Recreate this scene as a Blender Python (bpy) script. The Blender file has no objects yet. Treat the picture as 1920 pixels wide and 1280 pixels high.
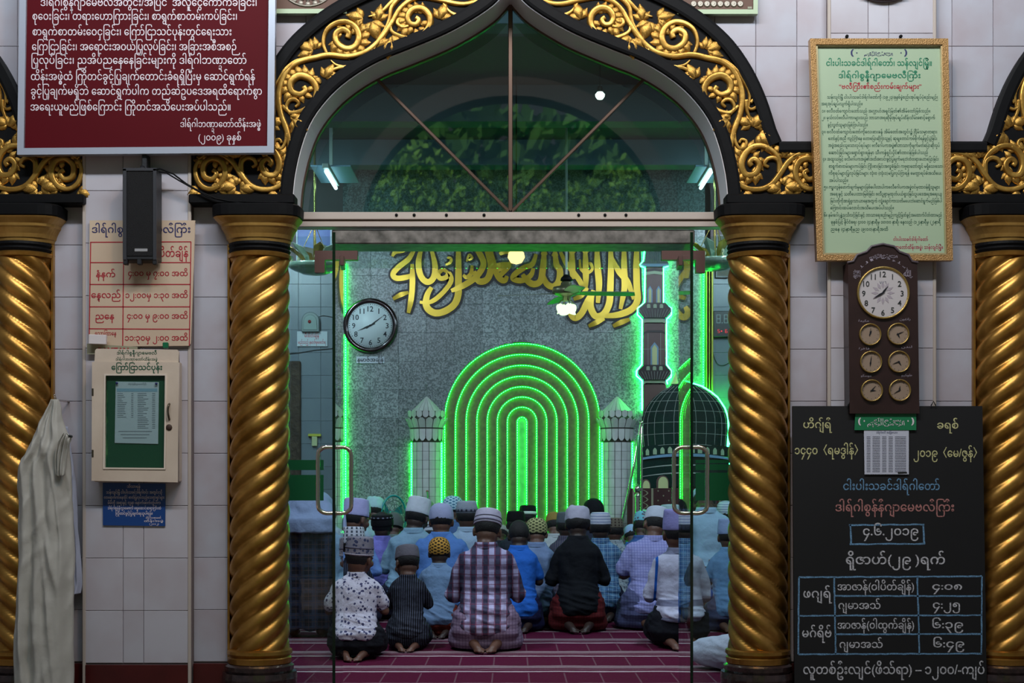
import bpy, bmesh, math, random, re
from mathutils import Vector, Matrix, noise, Euler
from math import sin, cos, pi, radians as R
random.seed(7)
SC = bpy.context.scene
COL = SC.collection

# ---------------------------------------------------------------- camera, sky, lights, exposure
FPX = 2667.0; CAMD = 6.93; CAMZ = 1.1; HOR = 907.0
cam_data = bpy.data.cameras.new('camera'); cam_data.sensor_width = 36; cam_data.lens = 36*FPX/1920
cam_data.shift_y = (HOR-640)/1920; cam_data.clip_end = 200
cam = bpy.data.objects.new('camera', cam_data); cam.location = (0, -CAMD, CAMZ); cam.rotation_euler = (pi/2, 0, 0)
COL.objects.link(cam); SC.camera = cam
SC.view_settings.view_transform = 'Standard'; SC.view_settings.look = 'None'
SC.view_settings.exposure = 0.0; SC.view_settings.gamma = 1.0; SC.view_settings.use_curve_mapping = False
SC.cycles.max_bounces = 8; SC.cycles.transparent_max_bounces = 12
SC.cycles.sample_clamp_indirect = 4.0
SC.cycles.caustics_reflective = False; SC.cycles.caustics_refractive = False
W = bpy.data.worlds.new('world'); SC.world = W; W.use_nodes = True
nt = W.node_tree; bg = nt.nodes['Background']
tc = nt.nodes.new('ShaderNodeTexCoord'); sx = nt.nodes.new('ShaderNodeSeparateXYZ'); rp = nt.nodes.new('ShaderNodeValToRGB')
nt.links.new(tc.outputs['Generated'], sx.inputs[0]); nt.links.new(sx.outputs['Z'], rp.inputs[0]); nt.links.new(rp.outputs[0], bg.inputs['Color'])
rp.color_ramp.elements[0].position = 0.0; rp.color_ramp.elements[0].color = (.42, .45, .50, 1)
rp.color_ramp.elements[1].position = 0.7; rp.color_ramp.elements[1].color = (.62, .70, .86, 1)
bg.inputs['Strength'].default_value = .22
def add_light(name, kind, loc, energy, color, size=.2, size_y=None, rot=(0, 0, 0)):
    l = bpy.data.lights.new(name, kind); l.energy = energy; l.color = color
    if kind == 'AREA':
        l.size = size
        if size_y: l.shape = 'RECTANGLE'; l.size_y = size_y
    elif kind == 'SUN': l.angle = size
    else: l.shadow_soft_size = size
    o = bpy.data.objects.new(name, l); o.location = loc; o.rotation_euler = rot; COL.objects.link(o); return o
# afternoon sun from behind the building: it only reaches the trees across the court
add_light('sun', 'SUN', (0, 0, 10), 10.0, (1, .93, .8), .02, rot=(R(-48), 0, R(10)))
# ceiling fittings of the hall (cool fluorescent battens) and the warm porch lamp
for lx, ly, en in ((-1.5, 1.4, 76), (1.5, 1.4, 76), (-2.6, 5.2, 60), (2.6, 5.2, 60)):
    add_light('hall_batten_light', 'AREA', (lx, ly, 4.12 if ly < 5 else 3.9), en, (.70, .84, 1) if ly < 5 else (.62, .86, 1), .15, 1.2, rot=(R(32) if ly < 5 else R(42), 0, 0))
# cool area light added high in front of the facade to brighten its top
add_light('facade_fill_light', 'AREA', (0, -3.3, 5.3), 300, (.83, .92, 1), 5.6, .35, rot=(R(92), 0, 0))
add_light('porch_lamp_light', 'AREA', (.3, -3.2, 5.6), 40, (1, .62, .34), .35, rot=(R(32), 0, 0))

# ---------------------------------------------------------------- helpers
WORK = bpy.data.scenes.new('workbench')       # modifiers and text are evaluated here, away from the big scene
def evaluate(o):
    WORK.collection.objects.link(o)
    with bpy.context.temp_override(scene=WORK, view_layer=WORK.view_layers[0]):
        dg = bpy.context.evaluated_depsgraph_get(); dg.update()
        me = bpy.data.meshes.new_from_object(o.evaluated_get(dg))
    return me
def lin(c):
    return tuple(((v/255)/12.92 if v/255 <= .04045 else ((v/255+.055)/1.055)**2.4) for v in c)
def PX(px, Y=0.0): return (px-960)*(Y+CAMD)/FPX
def PZ(py, Y=0.0): return CAMZ+(HOR-py)*(Y+CAMD)/FPX
def SCL(Y): return (Y+CAMD)/FPX
def tag(o, label=None, cat=None, group=None, kind=None):
    if label: o['label'] = label
    if cat: o['category'] = cat
    if group: o['group'] = group
    if kind: o['kind'] = kind
    return o
def thing(name, label, cat, loc=(0, 0, 0), group=None, rot=(0, 0, 0)):
    o = bpy.data.objects.new(name, None); COL.objects.link(o); o.location = loc; o.rotation_euler = rot
    o.empty_display_size = .1
    return tag(o, label, cat, group)
def link(name, me, parent=None, kind=None, loc=None, rot=None, scale=None):
    o = bpy.data.objects.new(name, me); COL.objects.link(o)
    if parent: o.parent = parent
    if loc: o.location = loc
    if rot: o.rotation_euler = rot
    if scale: o.scale = scale
    if kind: o['kind'] = kind
    return o
def local(parent, p):
    """world point -> coordinates of an unrotated, unscaled parent"""
    q = parent.location if parent else Vector((0, 0, 0))
    return (p[0]-q[0], p[1]-q[1], p[2]-q[2])
def bm_mesh(bm, name, m=None, smooth=False):
    bmesh.ops.recalc_face_normals(bm, faces=bm.faces)
    me = bpy.data.meshes.new(name); bm.to_mesh(me); bm.free()
    if m: me.materials.append(m)
    if smooth: me.shade_smooth()
    return me
def box_bm(bm, x0, x1, y0, y1, z0, z1):
    v = [bm.verts.new(p) for p in ((x0, y0, z0), (x1, y0, z0), (x1, y1, z0), (x0, y1, z0), (x0, y0, z1), (x1, y0, z1), (x1, y1, z1), (x0, y1, z1))]
    for f in ((0, 1, 2, 3), (4, 5, 6, 7), (0, 1, 5, 4), (1, 2, 6, 5), (2, 3, 7, 6), (3, 0, 4, 7)): bm.faces.new([v[i] for i in f])
def bevel_all(bm, w, seg=1):
    bmesh.ops.bevel(bm, geom=bm.edges[:]+bm.verts[:], offset=w, segments=seg, affect='EDGES', clamp_overlap=True)
def box(name, x0, x1, y0, y1, z0, z1, m, parent=None, bev=.002, kind=None):
    """chamfered box given in WORLD coordinates, origin at its centre"""
    c = ((x0+x1)/2, (y0+y1)/2, (z0+z1)/2); hx, hy, hz = abs(x1-x0)/2, abs(y1-y0)/2, abs(z1-z0)/2
    bm = bmesh.new(); box_bm(bm, -hx, hx, -hy, hy, -hz, hz)
    if bev: bevel_all(bm, min(bev, hx*.45, hy*.45, hz*.45))
    o = link(name, bm_mesh(bm, name, m), parent, kind)
    o.location = local(parent, c); return o
def tube_bm(bm, pts, radii, n=10, cap=True, flat=1.0):
    pts = [Vector(p) for p in pts]
    if isinstance(radii, (int, float)): radii = [radii]*len(pts)
    P, Rr = list(pts), list(radii)
    if cap:
        d0 = (pts[0]-pts[1]).normalized(); d1 = (pts[-1]-pts[-2]).normalized()
        P = [pts[0]+d0*radii[0]*k for k in (.97, .7)]+P+[pts[-1]+d1*radii[-1]*k for k in (.7, .97)]
        Rr = [radii[0]*.25, radii[0]*.72]+Rr+[radii[-1]*.72, radii[-1]*.25]
    rings = []; t0 = (P[1]-P[0]).normalized(); up = Vector((0, 0, 1)) if abs(t0.z) < .9 else Vector((1, 0, 0))
    a = t0.cross(up).normalized()
    for i, p in enumerate(P):
        t = (P[min(i+1, len(P)-1)]-P[max(i-1, 0)]).normalized()
        a = (a-t*a.dot(t)).normalized(); b = t.cross(a)
        rings.append([bm.verts.new(p+(a*cos(2*pi*k/n)+b*sin(2*pi*k/n)*flat)*Rr[i]) for k in range(n)])
    for r0, r1 in zip(rings, rings[1:]):
        for k in range(n): bm.faces.new((r0[k], r0[(k+1) % n], r1[(k+1) % n], r1[k]))
    bm.faces.new(rings[0][::-1]); bm.faces.new(rings[-1])
def tube(name, pts, r, m, parent=None, n=10, kind=None, smooth=True):
    bm = bmesh.new(); tube_bm(bm, [local(parent, p) for p in pts], r, n)
    return link(name, bm_mesh(bm, name, m, smooth), parent, kind)
def lathe_bm(bm, prof, n=32, a0=0.0, a1=2*pi, M=None):
    """prof: list of (radius, z)"""
    full = abs(a1-a0-2*pi) < 1e-6; cnt = n if full else n+1; rings = []
    for r, z in prof:
        ring = [bm.verts.new((max(r, 1e-4)*cos(a0+(a1-a0)*k/n), max(r, 1e-4)*sin(a0+(a1-a0)*k/n), z)) for k in range(cnt)]
        rings.append(ring)
    for r0, r1 in zip(rings, rings[1:]):
        for k in range(n if full else n): 
            k2 = (k+1) % cnt
            bm.faces.new((r0[k], r0[k2], r1[k2], r1[k]))
    bm.faces.new(rings[0][::-1]); bm.faces.new(rings[-1])
    if M: bmesh.ops.transform(bm, matrix=M, verts=bm.verts)
def lathe(name, prof, m, parent, loc, n=32, rot=None, smooth=True, scale=None):
    bm = bmesh.new(); lathe_bm(bm, prof, n); o = link(name, bm_mesh(bm, name, m, smooth), parent)
    o.location = local(parent, loc)
    if rot: o.rotation_euler = rot
    if scale: o.scale = scale
    return o
def ell_bm(bm, c, r, M=None, u=14, v=10):
    d = bmesh.ops.create_uvsphere(bm, u_segments=u, v_segments=v, radius=1)
    T = Matrix.Translation(c) @ (M or Matrix.Identity(4)) @ Matrix.Diagonal((r[0], r[1], r[2], 1))
    bmesh.ops.transform(bm, matrix=T, verts=d['verts'])
def smooth_path(pts, k=5):
    """Catmull-Rom through the points; pts may carry extra channels"""
    out = []; n = len(pts)
    for i in range(n-1):
        p0, p1, p2, p3 = pts[max(i-1, 0)], pts[i], pts[i+1], pts[min(i+2, n-1)]
        for j in range(k):
            t = j/k
            out.append(tuple(.5*((2*b)+(-a+c)*t+(2*a-5*b+4*c-d)*t*t+(-a+3*b-3*c+d)*t**3) for a, b, c, d in zip(p0, p1, p2, p3)))
    out.append(tuple(pts[-1])); return out
def fill2d(name, outer, holes, y0, y1, m, parent=None, kind=None, bev=0.0, smooth=False):
    """flat plate in the XZ plane with holes, from y0 (front) to y1 (back); outlines in world x,z"""
    cu = bpy.data.curves.new(name, 'CURVE'); cu.dimensions = '2D'; cu.fill_mode = 'BOTH'
    for loop in [outer]+list(holes):
        sp = cu.splines.new('POLY'); sp.points.add(len(loop)-1); sp.use_cyclic_u = True
        for q, (x, z) in zip(sp.points, loop): q.co = (x, z, 0, 1)
    cu.extrude = max(abs(y1-y0)/2-bev, 1e-5); cu.bevel_depth = bev; cu.bevel_resolution = 1
    tmp = bpy.data.objects.new('tmp', cu)
    me = evaluate(tmp); bpy.data.objects.remove(tmp); bpy.data.curves.remove(cu)
    me.transform(Matrix.Translation((0, (y0+y1)/2, 0)) @ Matrix.Rotation(pi/2, 4, 'X'))
    if parent: me.transform(Matrix.Translation(-parent.location))
    me.materials.clear(); me.materials.append(m); me.name = name
    if smooth: me.shade_smooth()
    return link(name, me, parent, kind)
def ribbon_mesh(name, pts, m, prof, closed_tip=True, k=5, off=(0, 0, 0)):
    """pts: (x, z, halfwidth) ; prof: [(u in -1..1, y)] cross-section, y negative = towards the camera"""
    pp = smooth_path(pts, k); bm = bmesh.new(); rows = []
    for i, (x, z, w) in enumerate(pp):
        a = pp[max(i-1, 0)]; b = pp[min(i+1, len(pp)-1)]
        t = Vector((b[0]-a[0], b[1]-a[1])); t = t.normalized() if t.length > 1e-9 else Vector((1, 0)); nx, nz = -t.y, t.x
        w = max(w, 1e-4)
        hs = min(1, w/max(p[2] for p in pts)*1.3)
        rows.append([bm.verts.new((x+nx*w*u-off[0], y*(hs if y < 0 else 1)-off[1], z+nz*w*u-off[2])) for u, y in prof])
    for r0, r1 in zip(rows, rows[1:]):
        for j in range(len(prof)-1): bm.faces.new((r0[j], r0[j+1], r1[j+1], r1[j]))
    for r in (rows[0], rows[-1][::-1]):
        try: bm.faces.new(r)
        except ValueError: pass
    return bm_mesh(bm, name, m, True)

# ---------------------------------------------------------------- materials
MATS = {}
def node_mat(name):
    m = bpy.data.materials.new(name); m.use_nodes = True; n = m.node_tree.nodes; b = n['Principled BSDF']
    return m, m.node_tree, b
def mat(name, c, rough=.6, metal=0.0, bump=0.0, bscale=40, var=0.0, vscale=6, spec=.5, emit=None, estr=0, rnd=0.0, trans=None, c2=None, coat=0):
    if name in MATS: return MATS[name]
    m, t, b = node_mat(name); N, L = t.nodes, t.links; col = lin(c)
    b.inputs['Base Color'].default_value = (*col, 1); b.inputs['Roughness'].default_value = rough
    b.inputs['Metallic'].default_value = metal; b.inputs['Specular IOR Level'].default_value = spec
    if coat: b.inputs['Coat Weight'].default_value = coat
    co = N.new('ShaderNodeTexCoord')
    if var or c2:
        nz = N.new('ShaderNodeTexNoise'); nz.inputs['Scale'].default_value = vscale; nz.inputs['Detail'].default_value = 6
        L.new(co.outputs['Object'], nz.inputs['Vector'])
        cr = N.new('ShaderNodeValToRGB'); cr.color_ramp.elements[0].position = .32; cr.color_ramp.elements[1].position = .68
        lo = lin(c2) if c2 else tuple(v*(1-var) for v in col)
        cr.color_ramp.elements[0].color = (*lo, 1); cr.color_ramp.elements[1].color = (*col, 1)
        L.new(nz.outputs['Fac'], cr.inputs['Fac']); last = cr.outputs['Color']
        if rnd:
            oi = N.new('ShaderNodeObjectInfo'); mp = N.new('ShaderNodeMapRange'); mp.inputs['To Min'].default_value = 1-rnd; mp.inputs['To Max'].default_value = 1+rnd*.4
            L.new(oi.outputs['Random'], mp.inputs['Value']); mx = N.new('ShaderNodeVectorMath'); mx.operation = 'SCALE'
            L.new(last, mx.inputs[0]); L.new(mp.outputs[0], mx.inputs['Scale']); last = mx.outputs[0]
            ad = N.new('ShaderNodeVectorMath'); sc = N.new('ShaderNodeVectorMath'); sc.operation = 'SCALE'
            cb = N.new('ShaderNodeCombineXYZ'); [L.new(oi.outputs['Random'], cb.inputs[q]) for q in range(3)]
            sc.inputs['Scale'].default_value = 40; L.new(cb.outputs[0], sc.inputs[0]); L.new(sc.outputs[0], ad.inputs[1]); L.new(co.outputs['Object'], ad.inputs[0])
            L.new(ad.outputs[0], nz.inputs['Vector'])
        L.new(last, b.inputs['Base Color'])
    if bump:
        nb = N.new('ShaderNodeTexNoise'); nb.inputs['Scale'].default_value = bscale; nb.inputs['Detail'].default_value = 4
        L.new(co.outputs['Object'], nb.inputs['Vector'])
        bp = N.new('ShaderNodeBump'); bp.inputs['Strength'].default_value = bump; bp.inputs['Distance'].default_value = .01
        L.new(nb.outputs['Fac'], bp.inputs['Height']); L.new(bp.outputs[0], b.inputs['Normal'])
    if emit: b.inputs['Emission Color'].default_value = (*lin(emit), 1); b.inputs['Emission Strength'].default_value = estr
    MATS[name] = m; return m
def glass_mat(name, tint, ior=1.6, rough=0.0):
    if name in MATS: return MATS[name]
    m, t, b = node_mat(name); N, L = t.nodes, t.links; N.remove(b)
    tr = N.new('ShaderNodeBsdfTransparent'); tr.inputs[0].default_value = (*tint, 1)
    gl = N.new('ShaderNodeBsdfGlossy'); gl.inputs['Roughness'].default_value = rough; gl.inputs['Color'].default_value = (1, 1, 1, 1)
    lw = N.new('ShaderNodeLayerWeight'); lw.inputs['Blend'].default_value = .5; pw = N.new('ShaderNodeMath'); pw.operation = 'POWER'; pw.inputs[1].default_value = 5
    f0 = ((ior-1)/(ior+1))**2; fr = N.new('ShaderNodeMath'); fr.operation = 'MULTIPLY_ADD'; fr.inputs[1].default_value = 1-f0; fr.inputs[2].default_value = f0
    L.new(lw.outputs['Facing'], pw.inputs[0]); L.new(pw.outputs[0], fr.inputs[0]); mx = N.new('ShaderNodeMixShader')
    L.new(fr.outputs[0], mx.inputs[0]); L.new(tr.outputs[0], mx.inputs[1]); L.new(gl.outputs[0], mx.inputs[2])
    L.new(mx.outputs[0], N['Material Output'].inputs['Surface']); MATS[name] = m; return m
def emit_mat(name, c, s):
    if name in MATS: return MATS[name]
    m, t, b = node_mat(name); N, L = t.nodes, t.links; N.remove(b); e = N.new('ShaderNodeEmission')
    e.inputs[0].default_value = (*c, 1); e.inputs[1].default_value = s; L.new(e.outputs[0], N['Material Output'].inputs['Surface']); MATS[name] = m; return m

M_TILE = mat('wall_tile', (184, 184, 194), .32, var=.0, c2=(176, 167, 174), vscale=5, rnd=.06, bump=.02, bscale=9)
M_TILE_P = mat('pilaster_tile', (194, 192, 200), .30, c2=(184, 176, 182), vscale=4, rnd=.05, bump=.02, bscale=9)
M_GROUT = mat('grout', (132, 120, 122), .9)
M_BEAD = mat('beige_tile_bead', (184, 172, 162), .45)
M_BLACK = mat('black_paint', (9, 9, 11), .6, bump=.12, bscale=18, spec=.15)
M_GOLD = mat('gold_leaf', (200, 156, 76), .36, metal=.8, bump=.22, bscale=22, c2=(158, 116, 50), vscale=14)
M_GOLDC = mat('gold_column_paint', (200, 150, 76), .35, metal=.85, bump=.18, bscale=12, c2=(148, 104, 42), vscale=9)
M_REVEAL = mat('grey_reveal_paint', (226, 224, 228), .6, bump=.05)
M_GOLDC2 = mat('gold_capital_paint', (200, 160, 90), .48, metal=.75, bump=.18, bscale=12, c2=(166, 126, 62), vscale=9)
M_STONE = mat('dark_base_stone', (66, 50, 48), .25, c2=(40, 30, 30), vscale=30, coat=.4)
M_REDBASE = mat('dark_red_tile', (84, 26, 26), .3, c2=(66, 20, 20), vscale=5)
M_ALU = mat('aluminium', (206, 190, 180), .38, metal=.5, bump=.03)
M_BRONZE = mat('bronze_aluminium', (98, 78, 68), .35, metal=.7)
M_STEEL = mat('polished_steel', (226, 214, 204), .12, metal=1)
M_PATCH = mat('brown_anodised_patch', (112, 84, 80), .4, metal=.55)
M_WHITE = mat('white_enamel', (206, 202, 198), .4)
M_GLASS = glass_mat('clear_glass', (.86, .93, .91), 1.45)
M_TGLASS = glass_mat('tinted_transom_glass', (.20, .34, .31), 2.1, .018)
M_EDGE = mat('dark_glass_edge', (14, 30, 26), .15)
M_DGREEN = mat('green_sticker_film', (0, 92, 52), .45)
GREEN = (0.0, 1.0, .16)
M_LED = emit_mat('green_led_strip', (.003, 1.0, .025), 21)
M_LEDO = emit_mat('outline_led_strip', (.01, 1.0, .10), 105)
M_DOT = emit_mat('led_diode', (.42, 1.0, .60), 2.6)
print('helpers ok')
# ---------------------------------------------------------------- facade wall, arches, columns
YF = .20                       # plane of the glazing
AX = 957.0                     # arch axis in pixels
PITCH = 1384.0                 # arch to arch
INR = [(1364, 392), (1363, 375), (1358, 330), (1345, 275), (1325, 227), (1290, 182), (1249, 148), (1201, 120), (1146, 98), (1077, 69), (1026, 41), (991, 17), (972, -2), (960, -16)]
OUTR = [(1545, 271), (1459, 271), (1449, 248), (1430, 190), (1404, 135), (1370, 86), (1330, 48), (1285, 16), (1235, -10), (1175, -34), (1115, -56), (1055, -84), (1005, -118), (975, -150), (957, -176)]
def wpx(l, dx=0.0): return [(PX(x+dx), PZ(y)) for x, y in l]
def mir(l): return [(2*AX-x, y) for x, y in l]
ins = smooth_path(INR[1:], 4); outs = OUTR[:2]+smooth_path(OUTR[2:], 4)
inner_full = [(1364, 392)]+ins+[(2*AX-x, y) for x, y in reversed(ins)]+[(2*AX-1364, 392)]
def opening(dx):               # opening down to the floor
    J = 24
    return [(PX(1364+J+dx), 0.0), (PX(1364+J+dx), PZ(398))]+wpx(inner_full, dx)+[(PX(2*AX-1364-J+dx), PZ(398)), (PX(2*AX-1364-J+dx), 0.0)]
WX0, WX1, WZ1 = PX(AX)-3.62, PX(AX)+3.62, 4.3
# backing wall (solid behind the tiles); the neighbouring openings are cut too
wall_front = fill2d('wall_front', [(WX0, 0), (WX1, 0), (WX1, WZ1), (WX0, WZ1)], [], 0.0, .22, M_GROUT) if False else None
def outer_wall():
    op = opening(0)
    right = [p for p in op if True]
    # one outline walking round the three openings from below
    pts = [(WX0, 0)]
    for dx in (-PITCH, 0, PITCH):
        o = opening(dx)[::-1]
        o = [(min(max(x, WX0+.001*i*0), WX1), z) for i, (x, z) in enumerate(o)]
        pts += o
    pts += [(WX1, 0), (WX1, WZ1), (WX0, WZ1)]
    q = [pts[0]]
    for p in pts[1:]:
        if abs(p[0]-q[-1][0])+abs(p[1]-q[-1][1]) > 1e-5: q.append(p)
    return q
WX0, WX1 = PX(AX-2.45*PITCH/2-400), PX(AX+2.45*PITCH/2+400)
wall_front = fill2d('wall_front', outer_wall(), [], 0.004, .20, M_GROUT, kind='structure')
tag(wall_front, 'pale marbled tile wall pierced by black and gold arches')

def inside(poly, x, z):
    c = False; n = len(poly)
    for i in range(n):
        x1, z1 = poly[i]; x2, z2 = poly[(i+1) % n]
        if (z1 > z) != (z2 > z) and x < (x2-x1)*(z-z1)/(z2-z1)+x1: c = not c
    return c
POLYS = [opening(d) for d in (-PITCH, 0, PITCH)]
_tc = {}
def tile(w, h, x, z, y, m, parent, th=.006, name='tile'):
    key = (round(w, 3), round(h, 3), m.name, th)
    if key not in _tc:
        bm = bmesh.new(); box_bm(bm, -w/2, w/2, -th, 0, -h/2, h/2)
        for f in bm.faces: pass
        bmesh.ops.bevel(bm, geom=[e for e in bm.edges if all(v.co.y < -th/2 for v in e.verts)], offset=.0015, segments=1, affect='EDGES')
        _tc[key] = bm_mesh(bm, 'tile', m)
    o = link(name, _tc[key], parent, loc=local(parent, (x, y, z))); return o
TW, TH, GP = 77*SCL(0), 97.6*SCL(0), .0022
JZ = [PZ(1045-97.6*k) for k in range(-3, 12)]            # horizontal joints
def wall_tiles(xs, z_lo, z_hi, jz=JZ, y=.004):
    for xa, xb in zip(xs, xs[1:]):
        for za, zb in zip(jz, jz[1:]):
            a, b = max(za, z_lo), min(zb, z_hi)
            if b-a < .02: continue
            cx, cz = (xa+xb)/2, (a+b)/2
            smp = [(xa+(xb-xa)*u, a+(b-a)*v) for u in (0, .5, 1) for v in (0, .5, 1)]
            if any(inside(P, *s) for P in POLYS for s in smp): continue
            tile(xb-xa-GP, b-a-GP, cx, cz, y, M_TILE, wall_front)
JZU = [PZ(275-94*k) for k in range(0, 6)]
xs_up = [PX(v) for v in (-40, 33, 110, 163)]+[PX(v) for v in (363, 420, 497, 574, 651, 728, 805)]
wall_tiles([PX(v) for v in (-44, 33, 110, 163)], PZ(278), 3.95, JZU)
wall_tiles([PX(v) for v in (363, 420, 497, 574, 651, 728, 805, 882, 957, 1032, 1109, 1186, 1263, 1340, 1417, 1494, 1550)], PZ(278), 3.95, JZU)
wall_tiles([PX(v) for v in (1745, 1785, 1862, 1939)], PZ(278), 3.95, JZU)
for a, b in ((100, 163), (363, 433), (1475, 1550), (1745, 1830)):
    xs = [PX(a), PX(b)]
    wall_tiles(xs, PZ(1243), PZ(372))
# skirting tiles
for k, (a, b) in enumerate(((96, 163), (363, 436), (1475, 1550), (1745, 1835))):
    box('skirting_tile', PX(a), PX(b), -.012, .004, 0, PZ(1243), M_REDBASE, wall_front)

# pilasters
def pilaster(c, half, label, n):
    x0, x1, yf = PX(c-half), PX(c+half), -.055
    ro = thing('pilaster', label, 'pilaster', ((x0+x1)/2, 0, 0), 'tiled pilasters between the arches')
    ro['kind'] = 'structure'
    box('core', x0, x1, yf+.006, .002, 0, 3.95, M_GROUT, ro, 0)
    w = x1-x0; cols = [x0+.006, x0+w*.37, x0+w*.565, x1-.006]
    for xa, xb in zip(cols, cols[1:]):
        for za, zb in zip(JZ, JZ[1:]):
            a, b = max(za, PZ(1243)), min(zb, 3.9)
            if b-a > .03: tile(xb-xa-GP, b-a-GP, (xa+xb)/2, (a+b)/2, yf+.006, M_TILE_P, ro)
    for xe in (x0, x1): box('corner_bead', xe-.008, xe+.008, yf-.004, yf+.012, PZ(1243) if 0 else .0, 3.95, M_BEAD, ro, .003)
    box('skirting_tile', x0+.008, x1-.008, yf-.008, yf+.004, 0, PZ(1243), M_REDBASE, ro)
pilaster(262, 98, 'tiled pilaster behind the red notice board and black loudspeaker', 0)
pilaster(1648, 98, 'tiled pilaster behind the green rules poster and blackboard', 1)

# ---- black arch surrounds with gilded scrollwork
C8 = lambda x, y: (940+x/2.909, y/2.909)
def c8(l, w=None):
    out = []
    n = len(l)
    for i, p in enumerate(l):
        x, y = C8(p[0], p[1]); ww = p[2] if len(p) > 2 else w
        out.append((x, y, ww))
    return out
STEMS = [  # (points in crop coords, half width px at start / mid / end)
 ([(60,-60),(120,-20),(180,10),(300,42),(420,22),(520,5),(590,20),(650,70),(690,140),(730,200),(780,260),(840,303),(930,325),(1030,316),(1110,332),(1190,352),(1250,395),(1290,470),(1305,550),(1292,640),(1265,710),(1245,790),(1235,860),(1240,930),(1270,1000),(1330,1040),(1400,1045),(1460,1020),(1510,960),(1550,900),(1600,862),(1650,845),(1700,850),(1740,880)], (3.2, 4.4, 4.0)),
 ([(300,10),(400,-25),(520,-40),(620,-10),(690,55),(705,125),(735,190),(790,262)], (1.5, 3.6, 1.5)),
 ([(560,-60),(640,-20),(700,40),(760,95),(820,110)], (1.5, 3.4, 1.2)),
 ([(720,190),(775,262),(812,318),(870,358),(930,382),(990,372),(1022,345)], (1.2, 3.6, 1.0)),
 ([(1110,332),(1200,345),(1265,395),(1318,465),(1345,535),(1332,630)], (1.2, 3.6, 1.4)),
 ([(150,-10),(190,25),(250,80),(320,105),(375,85),(415,35)], (1.4, 4.2, 1.0)),
 ([(930,382),(1000,395),(1050,440)], (3, 2.6, 1.2)),
 ([(1325,560),(1330,620),(1360,690)], (3, 2.6, 1.5)),
 ([(1262,740),(1268,790),(1290,825),(1322,815),(1325,785),(1300,775),(1288,795)], (2.4, 2.8, 2.0)),
 ([(1330,600),(1352,612),(1380,600),(1385,575),(1365,560),(1350,578)], (2.0, 2.6, 2.2)),
 ([(1240,640),(1262,600),(1245,565),(1215,560),(1195,580),(1215,600)], (2.0, 3.2, 2.0)),
 ([(1500,960),(1502,900),(1475,875),(1440,882),(1425,910),(1448,925)], (2.6, 3.6, 2.2)),
 ([(600,160),(632,168),(660,150),(655,125),(632,125)], (2.0, 3.0, 1.6)),
]
VOL = [  # volutes
 ([(700,125),(695,185),(650,215),(590,228),(525,205),(487,155),(490,100),(530,65),(580,72),(606,112),(592,148),(560,152),(545,128),(562,114)], (2.4, 5.2, 3.4)),
 ([(1040,318),(1062,255),(1048,190),(1003,150),(940,138),(888,168),(868,222),(890,272),(940,284),(988,252),(994,205),(958,180),(926,198),(932,226)], (2.4, 5.4, 4.2)),
 ([(1285,590),(1235,630),(1162,612),(1112,562),(1098,500),(1130,448),(1190,428),(1238,462),(1236,512),(1192,532),(1158,512),(1168,488)], (2.4, 5.6, 3.8)),
 ([(1478,1000),(1512,930),(1492,860),(1432,815),(1368,812),(1318,852),(1298,912),(1322,966),(1372,962),(1396,912),(1370,880),(1345,898),(1356,918)], (2.6, 5.4, 3.6)),
 ([(1735,880),(1755,940),(1735,1010),(1680,1045),(1620,1020),(1592,960),(1612,895),(1668,878),(1710,915),(1705,975),(1662,990),(1638,958),(1662,940)], (3.0, 5.2, 3.4)),
]
# palmate leaf sprays: (x, y, direction deg (0 = right, 90 = up), size px)
LEAVES = [(430,120,110,27),(395,135,200,16),(470,150,60,14),(765,125,100,24),(800,140,250,30),(850,115,10,26),(1120,290,25,27),(1135,305,-15,20),(1100,280,80,18),
 (1050,440,120,25),(1075,470,40,15),(1030,420,190,14),(1225,670,215,27),(1215,700,250,18),(1240,650,170,16),(1370,705,60,26),(1350,690,160,24),(1400,745,-40,30),(1390,700,20,22),(1430,790,-60,22),
 (705,235,-85,30),(690,215,-130,22),(725,230,-45,20),(1530,870,80,24),(1515,850,130,18),(1555,870,35,22),(1510,1040,180,26),(1540,1030,0,28),(1525,1015,60,16),(1520,1060,-70,16),
 (1300,1050,200,15),(1310,1040,100,14),(1320,1060,-30,16),(1625,1050,150,20),(1640,1060,60,12),(170,-5,140,22),(240,0,40,22),(200,-30,90,20),(1740,1050,-30,22)]
def fringe(cx, cy, r, a0, a1, n, s):
    return [(cx+r*cos(R(a)), cy-r*sin(R(a)), a-35, s) for a in [a0+(a1-a0)*i/(n-1) for i in range(n)]]
FR = fringe(560,140,60,-30,125,8,17)+fringe(930,215,72,140,330,9,18)+fringe(1185,490,64,-25,140,8,18)+fringe(1350,900,64,100,300,9,19)+fringe(1665,950,64,50,260,9,18)+fringe(560,150,26,190,330,4,13)+fringe(935,215,30,20,160,4,14)+fringe(1180,505,28,190,330,4,13)+fringe(1360,900,28,-60,80,4,13)+fringe(1660,955,28,120,260,4,13)
def leaf_mesh():
    bm = bmesh.new(); st = [(0, .10), (.18, .30), (.42, .40), (.68, .27), (.86, .12), (1, .0)]; rows = []
    for u, w in st:
        cy = -.18*math.sin(pi*min(1, u*1.0+.12))*1.0
        rows.append([bm.verts.new((u, .02, -w)), bm.verts.new((u, cy-.12*w, -w*.62)), bm.verts.new((u, cy*.9+.02, 0)), bm.verts.new((u, cy-.12*w, w*.62)), bm.verts.new((u, .02, w))])
    for a, b in zip(rows, rows[1:]):
        for j in range(4): bm.faces.new((a[j], a[j+1], b[j+1], b[j]))
    bmesh.ops.remove_doubles(bm, verts=bm.verts, dist=1e-5)
    return bm_mesh(bm, 'leaf', M_GOLD, True)
LEAF = leaf_mesh()
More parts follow.
